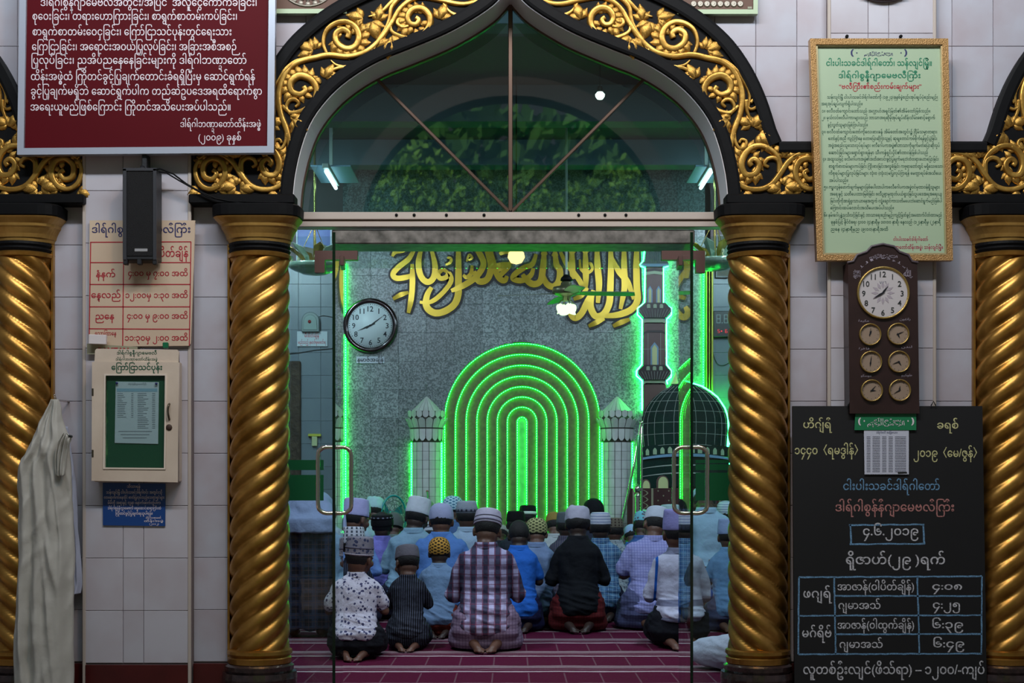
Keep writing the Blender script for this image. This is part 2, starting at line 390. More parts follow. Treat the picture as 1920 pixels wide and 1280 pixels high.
RND = [(-1.0, .0), (-.82, -.55), (-.45, -.92), (0, -.70), (.45, -1.0), (.82, -.62), (1.0, .0)]   # grooved half-round
YA = -.048                     # front face of the black panel
def arch(dx, sides, label):
    root = thing('arch_surround', label, 'arch', (PX(AX+dx), 0, PZ(392)), 'black and gold arch surrounds')
    out = [(1545, 388), (1364, 388)]+ins+[(2*AX-x, y) for x, y in reversed(ins)]+[(2*AX-1364, 388), (2*AX-1545, 388)]
    o2 = [(2*AX-x, y) for x, y in outs]+list(reversed(outs))
    fill2d('panel', [(PX(x+dx), PZ(y)) for x, y in out+o2], [], YA, .004, M_BLACK, root, bev=0)
    # raised rims along both edges
    sgn = {1: lambda x: x, -1: lambda x: 2*AX-x}
    flat = [(-1, 0), (-1, -1), (-.6, -1.25), (.6, -1.25), (1, -1), (1, 0)]
    def strip(name, pl, hw, h, base=YA, m=M_BLACK, k=1):
        prof = [(u, base+y*h if y < 0 else base) for u, y in flat]
        pts = [(PX(x+dx), PZ(y), hw*SCL(0)) for x, y in pl]
        pp = pts; bm = bmesh.new(); rows = []
        for i, (x, z, w) in enumerate(pp):
            a = pp[max(i-1, 0)]; b = pp[min(i+1, len(pp)-1)]
            t = Vector((b[0]-a[0], b[1]-a[1])).normalized(); nx, nz = -t.y, t.x
            rows.append([bm.verts.new(local(root, (x+nx*w*u, y, z+nz*w*u))) for u, y in prof])
        for r0, r1 in zip(rows, rows[1:]):
            for j in range(len(prof)-1): bm.faces.new((r0[j], r0[j+1], r1[j+1], r1[j]))
        bm.faces.new(rows[0]); bm.faces.new(rows[-1][::-1])
        return link(name, bm_mesh(bm, name, m), root)
    inn_off = [(x-0, y) for x, y in ins]
    def offs(l, d):
        r = []
        for i, (x, y) in enumerate(l):
            a = l[max(i-1, 0)]; b = l[min(i+1, len(l)-1)]; t = Vector((b[0]-a[0], b[1]-a[1])).normalized()
            r.append((x-t.y*d, y+t.x*d))
        return r
    for s in sides:
        f = sgn[s]
        li = offs(ins, 12)          # towards the band
        strip('inner_rim', [(f(x), y) for x, y in li], 11, .016)
        lo = offs(outs[1:], -10)
        strip('outer_rim', [(f(x), y) for x, y in lo], 12, .018)
        strip('ledge', [(f(1545), 281), (f(1456), 281)], 10, .018)
        box('shelf', min(PX(f(1552)+dx), PX(f(1356)+dx)), max(PX(f(1552)+dx), PX(f(1356)+dx)), -.10, .004, PZ(389), PZ(371), M_BLACK, root, .006)
        def T(x, y): return f(x)+dx, y
        h = SCL(0)
        for nm, src in (('stem', STEMS), ('volute', VOL)):
            for pts, (w0, w1, w2) in src:
                n = len(pts); L = []
                for i, (x, y) in enumerate(pts):
                    u = i/(n-1); w = w0+(w1-w0)*u*2 if u < .5 else w1+(w2-w1)*(u-.5)*2
                    X, Yp = C8(x, y); X, Yp = T(X, Yp); L.append((PX(X), PZ(Yp), w*h*1.45))
                hh = (.022 if nm == 'volute' else .018)
                prof = [(u, YA+v*hh if v < 0 else YA+.001) for u, v in RND]
                me = ribbon_mesh(nm, L, M_GOLD, prof, off=tuple(root.location))
                # ribbon_mesh scales relief by width around y=0; restore the base plane
                for v in me.vertices:
                    pass
                link(nm, me, root)
        for x, y, a, sz in LEAVES+FR:
            X, Yp = C8(x, y); X, Yp = T(X, Yp)
            big = sz > 15
            fan = ((0, 1.0), (52, .72), (-52, .72)) if big else ((0, 1.0),)
            for da, k in fan:
                ang = a+da; ang = ang if s == 1 else 180-ang
                L = sz*k*h*(1.25 if big else 1.35)
                o = link('leaf', LEAF, root, loc=local(root, (PX(X), YA-.001-.002*(da == 0), PZ(Yp))), rot=(0, -R(ang), 0), scale=(L, L*.95, L*.85*(1 if s == 1 else 1)))
    return root
# ribbon_mesh multiplies negative y by the local width ratio: keep the base at YA by building relief from zero and shifting
def ribbon_mesh(name, pts, m, prof, closed_tip=True, k=5, off=(0, 0, 0)):
    pp = smooth_path(pts, k); bm = bmesh.new(); rows = []; wm = max(p[2] for p in pts); y0 = max(y for u, y in prof)
    for i, (x, z, w) in enumerate(pp):
        a = pp[max(i-1, 0)]; b = pp[min(i+1, len(pp)-1)]
        t = Vector((b[0]-a[0], b[1]-a[1])); t = t.normalized() if t.length > 1e-9 else Vector((1, 0)); nx, nz = -t.y, t.x
        w = max(w, 1e-4); hs = .35+.65*min(1, w/wm)
        rows.append([bm.verts.new((x+nx*w*u-off[0], y0+(y-y0)*hs-off[1], z+nz*w*u-off[2])) for u, y in prof])
    for r0, r1 in zip(rows, rows[1:]):
        for j in range(len(prof)-1): bm.faces.new((r0[j], r0[j+1], r1[j+1], r1[j]))
    for r in (rows[0], rows[-1][::-1]):
        try: bm.faces.new(r)
        except ValueError: pass
    return bm_mesh(bm, name, m, True)
arch(0, (1, -1), 'central black ogee arch surround with gilded scrolls over the doorway')
arch(-PITCH, (1,), 'black and gold arch surround cut by the left edge beside the red board')
arch(PITCH, (-1,), 'black and gold arch surround cut by the right edge beside the green poster')

# grey reveal lining the opening
def reveal(dx):
    bm = bmesh.new(); l = opening(dx); rows = []
    for x, z in l: rows.append((bm.verts.new((x, -.044, z)), bm.verts.new((x, YF+.02, z))))
    for a, b in zip(rows, rows[1:]): bm.faces.new((a[0], b[0], b[1], a[1]))
    me = bm_mesh(bm, 'trim_1', M_REVEAL)
    o = link('trim_1', me, None, 'structure')
    md = o.modifiers.new('s', 'SOLIDIFY'); md.thickness = .008; md.offset = 0; return o
for d in (0,): reveal(d)

# ---- twisted columns
def column(cx, hand, label):
    x = PX(cx); root = thing('twisted_column', label, 'column', (x, 0, 0), 'gold twisted columns flanking the arches')
    z0, z1 = PZ(1222, -.05), PZ(482, -.05)
    bm = bmesh.new(); nA, nZ = 112, 190; NS = 6; pit = .57; rows = []
    for i in range(nZ+1):
        z = z0+(z1-z0)*i/nZ; row = []
        for k in range(nA):
            th = 2*pi*k/nA; ph = NS*th+hand*2*pi*NS*z/pit
            r = .145-.021*(1-abs(cos(ph/2))**.7); row.append(bm.verts.new((r*cos(th), r*sin(th), z)))
        rows.append(row)
    for a, b in zip(rows, rows[1:]):
        for k in range(nA): bm.faces.new((a[k], a[(k+1) % nA], b[(k+1) % nA], b[k]))
    link('shaft', bm_mesh(bm, 'shaft', M_GOLDC, True), root)
    def ring(nm, prof, m): return lathe(nm, prof, m, root, (x, 0, 0), 40, smooth=False)
    zz = lambda p: PZ(p, -.07)
    ring('lower_ring', [(.13, zz(1246)), (.152, zz(1244)), (.155, zz(1234)), (.146, zz(1231)), (.158, zz(1226)), (.156, zz(1220)), (.14, zz(1217))], M_GOLDC)
    ring('neck_ring', [(.13, zz(484)), (.150, zz(482)), (.153, zz(476)), (.140, zz(472))], M_GOLDC)
    ring('black_collar', [(.13, zz(474)), (.143, zz(473)), (.150, zz(468)), (.143, zz(464)), (.150, zz(460)), (.146, zz(455)), (.13, zz(454))], M_BLACK)
    # flared gold capital and black abacus, square on plan with eased corners
    def sq(nm, prof, m):
        bm = bmesh.new(); rows = []
        for r, z in prof:
            row = []
            for k in range(48):
                t = 2*pi*k/48; p = 5.0; c, s_ = cos(t), sin(t)
                q = (abs(c)**p+abs(s_)**p)**(-1/p); mixr = min(1, max(0, (r-.15)/.06)); rr = r*((1-mixr)+mixr*q*.93)
                row.append(bm.verts.new((rr*c, min(rr*s_*.8, .012), z)))
            rows.append(row)
        for a, b in zip(rows, rows[1:]):
            for k in range(48): bm.faces.new((a[k], a[(k+1) % 48], b[(k+1) % 48], b[k]))
        bm.faces.new(rows[0][::-1]); bm.faces.new(rows[-1]); link(nm, bm_mesh(bm, nm, m), root)
    sq('capital', [(.14, zz(456)), (.150, zz(454)), (.153, zz(449)), (.160, zz(447)), (.166, zz(440)), (.182, zz(430)), (.190, zz(427)), (.192, zz(422)), (.204, zz(418)), (.218, zz(413)), (.224, zz(410))], M_GOLDC2)
    sq('abacus', [(.218, zz(410)), (.228, zz(408)), (.230, zz(390)), (.222, zz(387))], M_BLACK)
    prof = [(.24, 0), (.24, .02), (.21, .045), (.215, .07), (.19, .10), (.178, .13), (.182, .16), (.178, .19), (.158, zz(1262)), (.164, zz(1257)), (.166, zz(1249)), (.150, zz(1245))]
    ring('base', prof, M_STONE)
    # thin gilded edge strip against the wall tiles
    side = hand
    box('edge_strip', x+side*.146-.006, x+side*.146+.006, -.03, .0, zz(1243), zz(455), M_GOLDC, root, .002)
column(487, -1, 'gold twisted column beside the wooden notice box, carrying the doorway arch')
column(1421, 1, 'gold twisted column between the glass doors and the blackboard')
column(45, 1, 'gold twisted column behind the hanging white robe')
column(1880, -1, 'gold twisted column at the outer edge of the blackboard')

# ---- courtyard floor and hall shell
def plane_mat_floor(): return mat('courtyard_floor_tile', (120, 106, 98), .25, c2=(96, 84, 78), vscale=3)
floor = box('floor', -9, 9, -20, .2, -.1, 0, plane_mat_floor(), None, 0, 'structure')
YB = 7.7                       # face of the qibla wall
M_HALLT = mat('hall_wall_tile', (112, 124, 132), .3, c2=(104, 116, 126), vscale=3, rnd=.04)
M_CEIL = mat('hall_ceiling_paint', (92, 96, 98), .8)
M_BEAM = mat('hall_beam_paint', (126, 140, 152), .7)
box('floor', -4.3, 4.3, .2, YB+.4, -.1, 0, mat('hall_floor', (90, 70, 66), .5), None, 0, 'structure')
box('ceiling', -4.3, 4.3, .2, YB+.4, 4.45, 4.6, M_CEIL, None, 0, 'structure')
box('wall_left', -4.3, -4.15, .2, YB+.4, 0, 4.45, mat('hall_side_paint', (120, 128, 134), .8), None, 0, 'structure')
box('wall_right', 4.15, 4.3, .2, YB+.4, 0, 4.45, MATS['hall_side_paint'], None, 0, 'structure')
box('wall_front_upper', -4.3, 4.3, .02, .2, 4.25, 4.7, M_GROUT, wall_front, 0)
for yb, zb in ((2.4, 4.12), (5.0, 4.14), (6.9, 4.2)):
    box('trim_2', -4.15, 4.15, yb, yb+.22, zb, 4.45, M_BEAM, None, .005, 'structure')
for xb in (-2.2, 2.2): box('trim_3', xb-.1, xb+.1, .25, YB, 4.22, 4.45, M_BEAM, None, .005, 'structure')
print('facade ok')
# ---------------------------------------------------------------- glazing in the central arch
def glazing():
    fr = thing('arch_fanlight', 'tinted fanlight glazing with bronze bars above the glass doors', 'window', (PX(AX), YF, PZ(400, YF)))
    s = SCL(YF)
    gl = [(PX(x+0), PZ(y)) for x, y in inner_full]
    zc = PZ(400, YF)
    poly = [(x, max(z, zc)) for x, z in gl]
    xa = PX(AX)
    zs0, zt = zc, max(z for x, z in gl)
    # four panes
    JR = (PX(1207, YF), PZ(150, YF)); JL = (2*xa-JR[0], JR[1])
    def pane(pred, m=M_TGLASS):
        return pred
    base = (xa, zc)
    def side(p, a, b): return (b[0]-a[0])*(p[1]-a[1])-(b[1]-a[1])*(p[0]-a[0])
    dense = []
    n = len(poly)
    for i in range(n):
        a, b = poly[i], poly[(i+1) % n]
        for k in range(6): dense.append((a[0]+(b[0]-a[0])*k/6, a[1]+(b[1]-a[1])*k/6))
    angs = sorted(set(dense), key=lambda p: math.atan2(p[1]-zc, p[0]-xa))
    A1 = math.atan2(JR[1]-zc, JR[0]-xa)
    rad = lambda p: math.atan2(p[1]-zc, p[0]-xa)
    for lo, hi in ((0, A1), (A1, pi/2), (pi/2, pi-A1), (pi-A1, pi)):
        arc = [p for p in angs if lo-1e-3 <= rad(p) <= hi+1e-3 and (abs(p[0]-xa)+abs(p[1]-zc)) > .05]
        if lo == 0: arc = [p for p in arc]
        bm = bmesh.new(); pts = [base]+arc
        f = [bm.verts.new(local(fr, (x, YF, z))) for x, z in pts]
        try: bm.faces.new(f)
        except ValueError: pass
        link('pane', bm_mesh(bm, 'pane', M_TGLASS), fr)
    def bar(nm, a, b, w=.016, d=.03):
        v = Vector((b[0]-a[0], 0, b[1]-a[1])); L = v.length; ang = math.atan2(b[1]-a[1], b[0]-a[0])
        bm = bmesh.new(); box_bm(bm, 0, L, -d/2, d/2, -w/2, w/2); bevel_all(bm, .003)
        return link(nm, bm_mesh(bm, nm, M_BRONZE), fr, loc=local(fr, (a[0], YF-.005, a[1])), rot=(0, -ang, 0))
    bar('mullion', (xa, zc), (xa, zt-.01), .022)
    bar('diagonal_bar', (xa, zc), JR); bar('diagonal_bar', (xa, zc), JL)
    # bead following the curve
    bm = bmesh.new(); pts = [p for p in gl if p[1] >= zc-.02]
    rows = []
    for i, (x, z) in enumerate(pts):
        a = pts[max(i-1, 0)]; b = pts[min(i+1, len(pts)-1)]
        t = Vector((b[0]-a[0], b[1]-a[1])).normalized(); nx, nz = -t.y, t.x
        rows.append([bm.verts.new(local(fr, (x+nx*u, YF+v, z+nz*u))) for u, v in ((-.004, -.02), (.013, -.02), (.013, .01), (-.004, .01))])
    for a, b in zip(rows, rows[1:]):
        for j in range(4): bm.faces.new((a[j], a[(j+1) % 4], b[(j+1) % 4], b[j]))
    link('curved_bead', bm_mesh(bm, 'curved_bead', M_BRONZE), fr)
    # transom header under the fanlight
    x0, x1 = PX(552, YF), PX(1364, YF)
    hd = thing('transom_rail', 'dull aluminium transom rail between fanlight and glass doors', 'rail', ((x0+x1)/2, YF, PZ(430, YF)))
    Z = lambda p: PZ(p, YF)
    box('rail', x0, x1, YF-.055, YF+.03, Z(415), Z(401), M_ALU, hd, .003)
    box('groove', x0, x1, YF-.045, YF+.02, Z(419), Z(415), M_BRONZE, hd, .001)
    box('rail', x0, x1, YF-.06, YF+.03, Z(429), Z(419), M_ALU, hd, .003)
    for px in (745, 778, 838, 908, 1084, 1133, 1172):
        lathe('screw', [(.002, 0), (.006, .001), (.008, .003), (.007, .006)], M_BLACK, hd, (PX(px, YF), YF-.055, Z(407)), 10, rot=(pi/2, 0, 0))
    # marble lintel behind
    lt = box('marble_lintel', PX(622, .16), PX(1303, .16), .16, .40, PZ(457, .16), PZ(430.5, .16), mat('mottled_marble', (136, 130, 124), .4, c2=(70, 67, 62), vscale=16), None, .006)
    tag(lt, 'mottled grey marble lintel beam just inside above the doors', 'beam')
glazing()
PVL, PVR = PX(642, YF), PX(1274, YF)
def sidelight(s):
    piv = PVL if s < 0 else PVR; edge = PX(534, YF) if s < 0 else PX(1380, YF)
    x0, x1 = min(piv, edge), max(piv, edge); zt = PZ(491, YF)
    r = thing('glass_sidelight', 'fixed glass sidelight with green film bands, %s' % ('beside the left door leaf' if s < 0 else 'beside the right door leaf'), 'window', ((x0+x1)/2, YF, 0))
    box('pane', x0, x1, YF-.004, YF+.004, .01, zt, M_GLASS, r, 0)
    xs = (PX(534, YF), PX(607, YF)) if s < 0 else (PX(1304, YF), PX(1372, YF))
    for a, b in (((862, 881), (890, 938))[::1] if s < 0 else ((862, 868), (890-4, 938))):
        box('film_band', xs[0], xs[1], YF-.0052, YF-.0042, PZ(b, YF), PZ(a, YF), M_DGREEN, r, 0)
    if s > 0: box('film_band', xs[0], xs[1], YF-.0052, YF-.0042, PZ(881, YF), PZ(870, YF), M_DGREEN, r, 0)
    # brown corner patch fitting, an L of two arms
    fx = PX(591, YF) if s < 0 else PX(1321, YF); fx2 = PX(671, YF) if s < 0 else PX(1240, YF); q = PX(610, YF) if s < 0 else PX(1304, YF)
    bm = bmesh.new()
    zt2, zm, zb = PZ(471, YF), PZ(488, YF), PZ(512, YF)
    L = [(fx, zt2), (fx2, zt2), (fx2, zm), (q, zm), (q, zb), (fx, zb)]
    o = fill2d('patch_fitting', L if s < 0 else L[::-1], [], YF-.022, YF+.022, M_PATCH, r)
    for sx, sz in ((q-.006*(-s)*-1, zb+.006), (q, zm-.004), (fx2, zm+.004)): pass
sidelight(-1); sidelight(1)
tp = box('glass_transom', PX(534, YF), PX(1380, YF), YF+.206, YF+.212, PZ(491, YF), PZ(430, YF), M_GLASS, None, 0)
tag(tp, 'narrow clear glass panel hung under the transom rail', 'window')

def leaf_door(s):
    piv = Vector((PVL if s < 0 else PVR, YF, 0)); endx = PX(626, -.6) if s < 0 else PX(1297, -.6)
    end = Vector((endx, -.60, 0)); d = end-piv; ang = math.atan2(d.y, d.x); L = d.length
    r = thing('glass_door', 'frameless glass door leaf standing open, %s' % ('left of the doorway' if s < 0 else 'right of the doorway'), 'door', tuple(piv), None, (0, 0, ang))
    zt = PZ(476, -.3)
    def lb(nm, x0, x1, y0, y1, z0, z1, m, b=0):
        bm = bmesh.new(); box_bm(bm, x0, x1, y0, y1, z0, z1)
        if b: bevel_all(bm, b)
        return link(nm, bm_mesh(bm, nm, m), r)
    zt = 2.22
    lb('pane', .01, L-.004, -.005, .005, .012, zt, M_GLASS)
    lb('polished_edge', L-.004, L, -.0065, .0065, .012, zt, M_EDGE)
    lb('top_patch', .0, .16, -.016, .016, zt-.05, zt, M_PATCH, .003)
    lb('bottom_patch', .0, .16, -.016, .016, .012, .062, M_PATCH, .003)
    # D handles on both faces
    zc = PZ(900, -.52); hh, pr = .148, .074
    for q in (-1, 1):
        P = [(L-.07, q*.006, zc-hh+.0), (L-.07, q*(pr-.035), zc-hh), (L-.07, q*(pr-.012), zc-hh+.010), (L-.07, q*pr, zc-hh+.036),
             (L-.07, q*pr, zc), (L-.07, q*pr, zc+hh-.036), (L-.07, q*(pr-.012), zc+hh-.010), (L-.07, q*(pr-.035), zc+hh), (L-.07, q*.006, zc+hh)]
        bm = bmesh.new(); tube_bm(bm, smooth_path(P, 5), .0095, 14); link('handle', bm_mesh(bm, 'handle', M_STEEL, True), r)
leaf_door(-1); leaf_door(1)

# ---------------------------------------------------------------- qibla wall of the hall
MX, MZ = 979.0, 789.0          # mihrab axis and springing, pixels
def bp(px, py, Y=YB): return (PX(px, Y), PZ(py, Y))
M_GRAN = None
def granite():
    m, t, b = node_mat('grey_granite'); N, L = t.nodes, t.links
    co = N.new('ShaderNodeTexCoord'); geo = N.new('ShaderNodeNewGeometry')
    v = N.new('ShaderNodeTexVoronoi'); v.inputs['Scale'].default_value = 75; n2 = N.new('ShaderNodeTexNoise'); n2.inputs['Scale'].default_value = 34; n2.inputs['Detail'].default_value = 8
    L.new(geo.outputs['Position'], v.inputs['Vector']); L.new(geo.outputs['Position'], n2.inputs['Vector'])
    mx = N.new('ShaderNodeMix'); mx.inputs[0].default_value = .5; L.new(v.outputs['Color'], N.new('ShaderNodeRGBToBW').inputs[0])
    bw = [x for x in N if x.bl_idname == 'ShaderNodeRGBToBW'][0]
    ad = N.new('ShaderNodeMath'); ad.operation = 'ADD'; L.new(bw.outputs[0], ad.inputs[0]); L.new(n2.outputs['Fac'], ad.inputs[1])
    cr = N.new('ShaderNodeValToRGB'); e = cr.color_ramp.elements; e[0].position = .62/1; e[0].color = (*lin((92, 104, 104)), 1); e[1].position = 1.0; e[1].color = (*lin((146, 158, 158)), 1)
    hm = N.new('ShaderNodeMath'); hm.operation = 'MULTIPLY'; hm.inputs[1].default_value = .8; L.new(ad.outputs[0], hm.inputs[0]); L.new(hm.outputs[0], cr.inputs[0])
    oi = N.new('ShaderNodeObjectInfo'); mp = N.new('ShaderNodeMapRange'); mp.inputs['To Min'].default_value = .80; mp.inputs['To Max'].default_value = 1.1
    L.new(oi.outputs['Random'], mp.inputs['Value']); sc = N.new('ShaderNodeVectorMath'); sc.operation = 'SCALE'; L.new(cr.outputs[0], sc.inputs[0]); L.new(mp.outputs[0], sc.inputs['Scale'])
    L.new(sc.outputs[0], b.inputs['Base Color']); b.inputs['Roughness'].default_value = .30; MATS['grey_granite'] = m; return m
M_GRAN = granite()
wall_back = box('wall_back', -4.2, 4.2, YB+.35, YB+.5, 0, 4.5, mat('hall_back_paint', (120, 128, 130), .8), None, 0, 'structure')
tag(wall_back, 'far wall of the hall with grey granite tiles around the green lit niche')
g0, g1 = PX(643, YB), PX(1322, YB)
def in_niche(x, z, r=147.0):
    px = 960+x/SCL(YB); py = HOR-(z-CAMZ)/SCL(YB); rx = r
    if abs(px-MX) > rx: return False
    return py > MZ or ((px-MX)/rx)**2+((py-MZ)/rx)**2 < 1
gw = (g1-g0)/13; GJ = [PZ(1105-53.5*k, YB) for k in range(0, 17)]
box('backing', g0, PX(MX-150, YB), YB+.006, YB+.36, 0, 4.45, M_GROUT, wall_back, 0)
box('backing', PX(MX+150, YB), g1, YB+.006, YB+.36, 0, 4.45, M_GROUT, wall_back, 0)
box('backing', PX(MX-150, YB), PX(MX+150, YB), YB+.30, YB+.36, 0, 4.45, M_GROUT, wall_back, 0)
for i in range(13):
    xa, xb = g0+gw*i, g0+gw*(i+1)
    for za, zb in zip(GJ, GJ[1:]):
        zb = min(zb, 4.42)
        if zb-za < .02: continue
        smp = [in_niche(xa+(xb-xa)*u, za+(zb-za)*v) for u in (0, .25, .5, .75, 1) for v in (0, .25, .5, .75, 1)]
        if all(smp): continue
        if not any(smp): tile(gw-.001, zb-za-.001, (xa+xb)/2, (za+zb)/2, YB+.006, M_GRAN, wall_back, .012); continue
        bm = bmesh.new(); n = 18; vm = {}
        def V(i_, j_):
            if (i_, j_) not in vm: vm[(i_, j_)] = bm.verts.new(local(wall_back, (xa+(xb-xa)*i_/n, YB-.006, za+(zb-za)*j_/n)))
            return vm[(i_, j_)]
        for a in range(n):
            for c in range(n):
                if not in_niche(xa+(xb-xa)*(a+.5)/n, za+(zb-za)*(c+.5)/n): bm.faces.new((V(a, c), V(a+1, c), V(a+1, c+1), V(a, c+1)))
        link('tile', bm_mesh(bm, 'tile', M_GRAN), wall_back)
# pale tiles on both sides of the granite bay
for a, b_ in ((-2.9, g0-.012), (PX(1335, YB), 2.9)):
    box('backing', a, b_, YB+.106, YB+.36, 0, 4.45, M_GROUT, wall_back, 0)
    nn = max(1, round((b_-a)/.235))
    for i in range(nn):
        xa, xb = a+(b_-a)*i/nn, a+(b_-a)*(i+1)/nn
        for k in range(14):
            za, zb = .1+k*.236, .1+(k+1)*.236
            tile(xb-xa-.002, zb-za-.002, (xa+xb)/2, (za+zb)/2, YB+.106, M_HALLT, wall_back, .008)
M_OLIVE = mat('gilded_edge_trim', (160, 158, 60), .4, metal=.5)
box('edge_trim', g0-.03, g0-.006, YB-.03, YB+.10, 0, PZ(440, YB), M_OLIVE, wall_back, .004)
for k, w in ((0, .016), (.03, .012), (.056, .02)):
    box('edge_trim', PX(1323, YB)+k, PX(1323, YB)+k+w, YB-.03, YB+.10, 0, PZ(497, YB), M_OLIVE, wall_back, .004)

# ---- stepped green-lit mihrab niche
M_NICHE = mat('olive_niche_paint', (112, 104, 66), .6, c2=(88, 84, 54), vscale=30)
M_NICHEG = mat('niche_centre_panel', (120, 170, 130), .4, c2=(90, 140, 104), vscale=12)
RAD = [147.5, 127.5, 107.5, 87.5, 68, 49, 30, 11]
s_b = SCL(YB)
def arc_pts(r, n=28, zb=.12, Y=YB):
    cx, cz = PX(MX, YB), PZ(MZ, YB); rr = r*s_b
    return [(cx-rr, zb)]+[(cx-rr*cos(pi*k/n), cz+rr*sin(pi*k/n)) for k in range(n+1)]+[(cx+rr, zb)]
niche = thing('mihrab_niche', 'arched prayer niche of nested steps outlined in green lights', 'niche', (PX(MX, YB), YB, .12))
M_CYAN = M_LED
def led(name, pts, parent, r=.012, dots=True, gap=.0265, m=None):
    bm = bmesh.new(); tube_bm(bm, [local(parent, p) for p in pts], r, 6)
    o = link(name, bm_mesh(bm, name, m or M_LED), parent)
    if dots:
        bm = bmesh.new(); acc = 0.0
        for a, b in zip(pts, pts[1:]):
            a, b = Vector(a), Vector(b); L = (b-a).length; d = (b-a)/max(L, 1e-6); t = -acc
            while t < L:
                if t >= 0:
                    c = Vector(local(parent, a+d*t+Vector((0, -r*1.05, 0)))); q = .0048
                    vs = [bm.verts.new(c+Vector(w)*q) for w in ((1, 0, 0), (-1, 0, 0), (0, 0, 1), (0, 0, -1), (0, -1, 0), (0, 1, 0))]
                    for f in ((0, 2, 4), (2, 1, 4), (1, 3, 4), (3, 0, 4), (0, 5, 2), (2, 5, 1), (1, 5, 3), (3, 5, 0)): bm.faces.new([vs[i] for i in f])
                t += gap
            acc = (L-(t-gap)) if t > 0 else acc+L
        link('diode_string', bm_mesh(bm, 'diode_string', M_DOT), o, 'stuff')
    return o
for i, r in enumerate(RAD):
    y = YB+.004+.030*i
    r2 = RAD[i+1] if i+1 < len(RAD) else 0
    A = arc_pts(r); cx = PX(MX, YB)
    bm = bmesh.new()
    if r2:
        B = arc_pts(r2)
        va = [bm.verts.new(local(niche, (x, y+.030, z))) for x, z in A]; vb = [bm.verts.new(local(niche, (x, y+.030, z))) for x, z in B]
        vc = [bm.verts.new(local(niche, (x, y+.062, z))) for x, z in B]; vo = [bm.verts.new(local(niche, (x, y-.002, z))) for x, z in A]
        for j in range(len(A)-1):
            bm.faces.new((va[j], va[j+1], vb[j+1], vb[j])); bm.faces.new((vb[j], vb[j+1], vc[j+1], vc[j]))
            if i == 0: bm.faces.new((vo[j], vo[j+1], va[j+1], va[j]))
        link('step', bm_mesh(bm, 'step', M_NICHE), niche)
    else:
        va = [bm.verts.new(local(niche, (x, y+.03, z))) for x, z in A]; bm.faces.new(va)
        link('centre_panel', bm_mesh(bm, 'centre_panel', M_NICHEG), niche)
    rr = r-2.2
    pts = [(x, y+.012, z) for x, z in arc_pts(rr, 40, .15)]
    led('light_strip', pts, niche, .0045)
# ---- little tiled turrets flanking the niche
M_TUR = mat('turret_white_tile', (200, 202, 200), .35, rnd=.12, c2=(184, 186, 184), vscale=8)
def turret(cpx, label):
    x = PX(cpx, YB); r0 = .152; root = turret_root = thing('mihrab_turret', label, 'turret', (x, YB, 0), 'tiled turrets beside the niche')
    Z = lambda p: PZ(p, YB-.1)
    lathe('core', [(r0-.008, 0), (r0-.008, Z(820)), (.165, Z(815)), (.165, Z(802)), (.175, Z(800)), (.19, Z(784)), (.17, Z(780)), (.145, Z(769)), (.01, Z(744))], mat('turret_joint', (70, 66, 60), .8), root, (x, YB, 0), 24, smooth=False)
    def shell(nm, a0, a1, ra, rb, za, zb, pinch_lo=0, pinch_hi=0, th=.008, bow=0.0):
        bm = bmesh.new(); g = (a1-a0)*.05; a0 += g; a1 -= g; rows = []
        for v in range(6):
            t = v/5; z = za+(zb-za)*t; rr = ra+(rb-ra)*t+bow*sin(pi*t)
            k = 1
            if pinch_lo and t < .35: k = min(k, .30+.70*math.sqrt(max(0, 1-((.35-t)/.35)**2)))
            if pinch_hi and t > .65: k = min(k, .30+.70*math.sqrt(max(0, 1-((t-.65)/.35)**2)))
            am = (a0+a1)/2; h = (a1-a0)/2*k
            rows.append([bm.verts.new(((rr+th)*cos(am+h*u), (rr+th)*sin(am+h*u), z)) for u in (-1, -.33, .33, 1)])
        for p, q in zip(rows, rows[1:]):
            for j in range(3): bm.faces.new((p[j], p[j+1], q[j+1], q[j]))
        me = bm_mesh(bm, nm, M_TUR); o = link(nm, me, root)
        md = o.modifiers.new('s', 'SOLIDIFY'); md.thickness = .005; md.offset = -1
    n = 9
    for k in range(n):
        a = -pi+pi*k/n; b = -pi+pi*(k+1)/n
        shell('roof_tile', a, b, .150, .004, Z(770), Z(742), th=.006)
    for k in range(9):
        a = -pi+pi*(k)/9; b = -pi+pi*(k+1)/9
        shell('petal_tile', a, b, .178, .182, Z(782.5), Z(769), 1, 1, .008)
    for k in range(8):
        a = -pi+pi*k/8; b = -pi+pi*(k+1)/8
        shell('petal_tile', a, b, .158, .205, Z(801), Z(783), 0, 1, .012)
        a = -pi+pi*k/8; b = -pi+pi*(k+1)/8
        shell('petal_tile', a, b, .160, .166, Z(826), Z(804), 1, 0, .01)
    for k in range(7):
        a = -pi+pi*k/7; b = -pi+pi*(k+1)/7
        for j in range(14):
            zb = Z(829)-j*.092
            if zb < .15: break
            shell('shaft_tile', a, b, r0-.006, r0-.006, zb-.089, zb, th=.006)
    turret_lights(root, cpx)
M_LEDT = emit_mat('turret_led_strip', (.003, 1.0, .03), 34)
def turret_lights(root, cpx):
    for s in (-1, 1): led('light_strip', [(PX(cpx+s*28.5, YB), YB-.016, PZ(y, YB)) for y in (1000, 900, 830)], root, .006, m=M_LEDT)
turret(800, 'white tiled turret left of the niche, by the round clock')
turret(1157, 'white tiled turret right of the niche, by the dome mosaic')

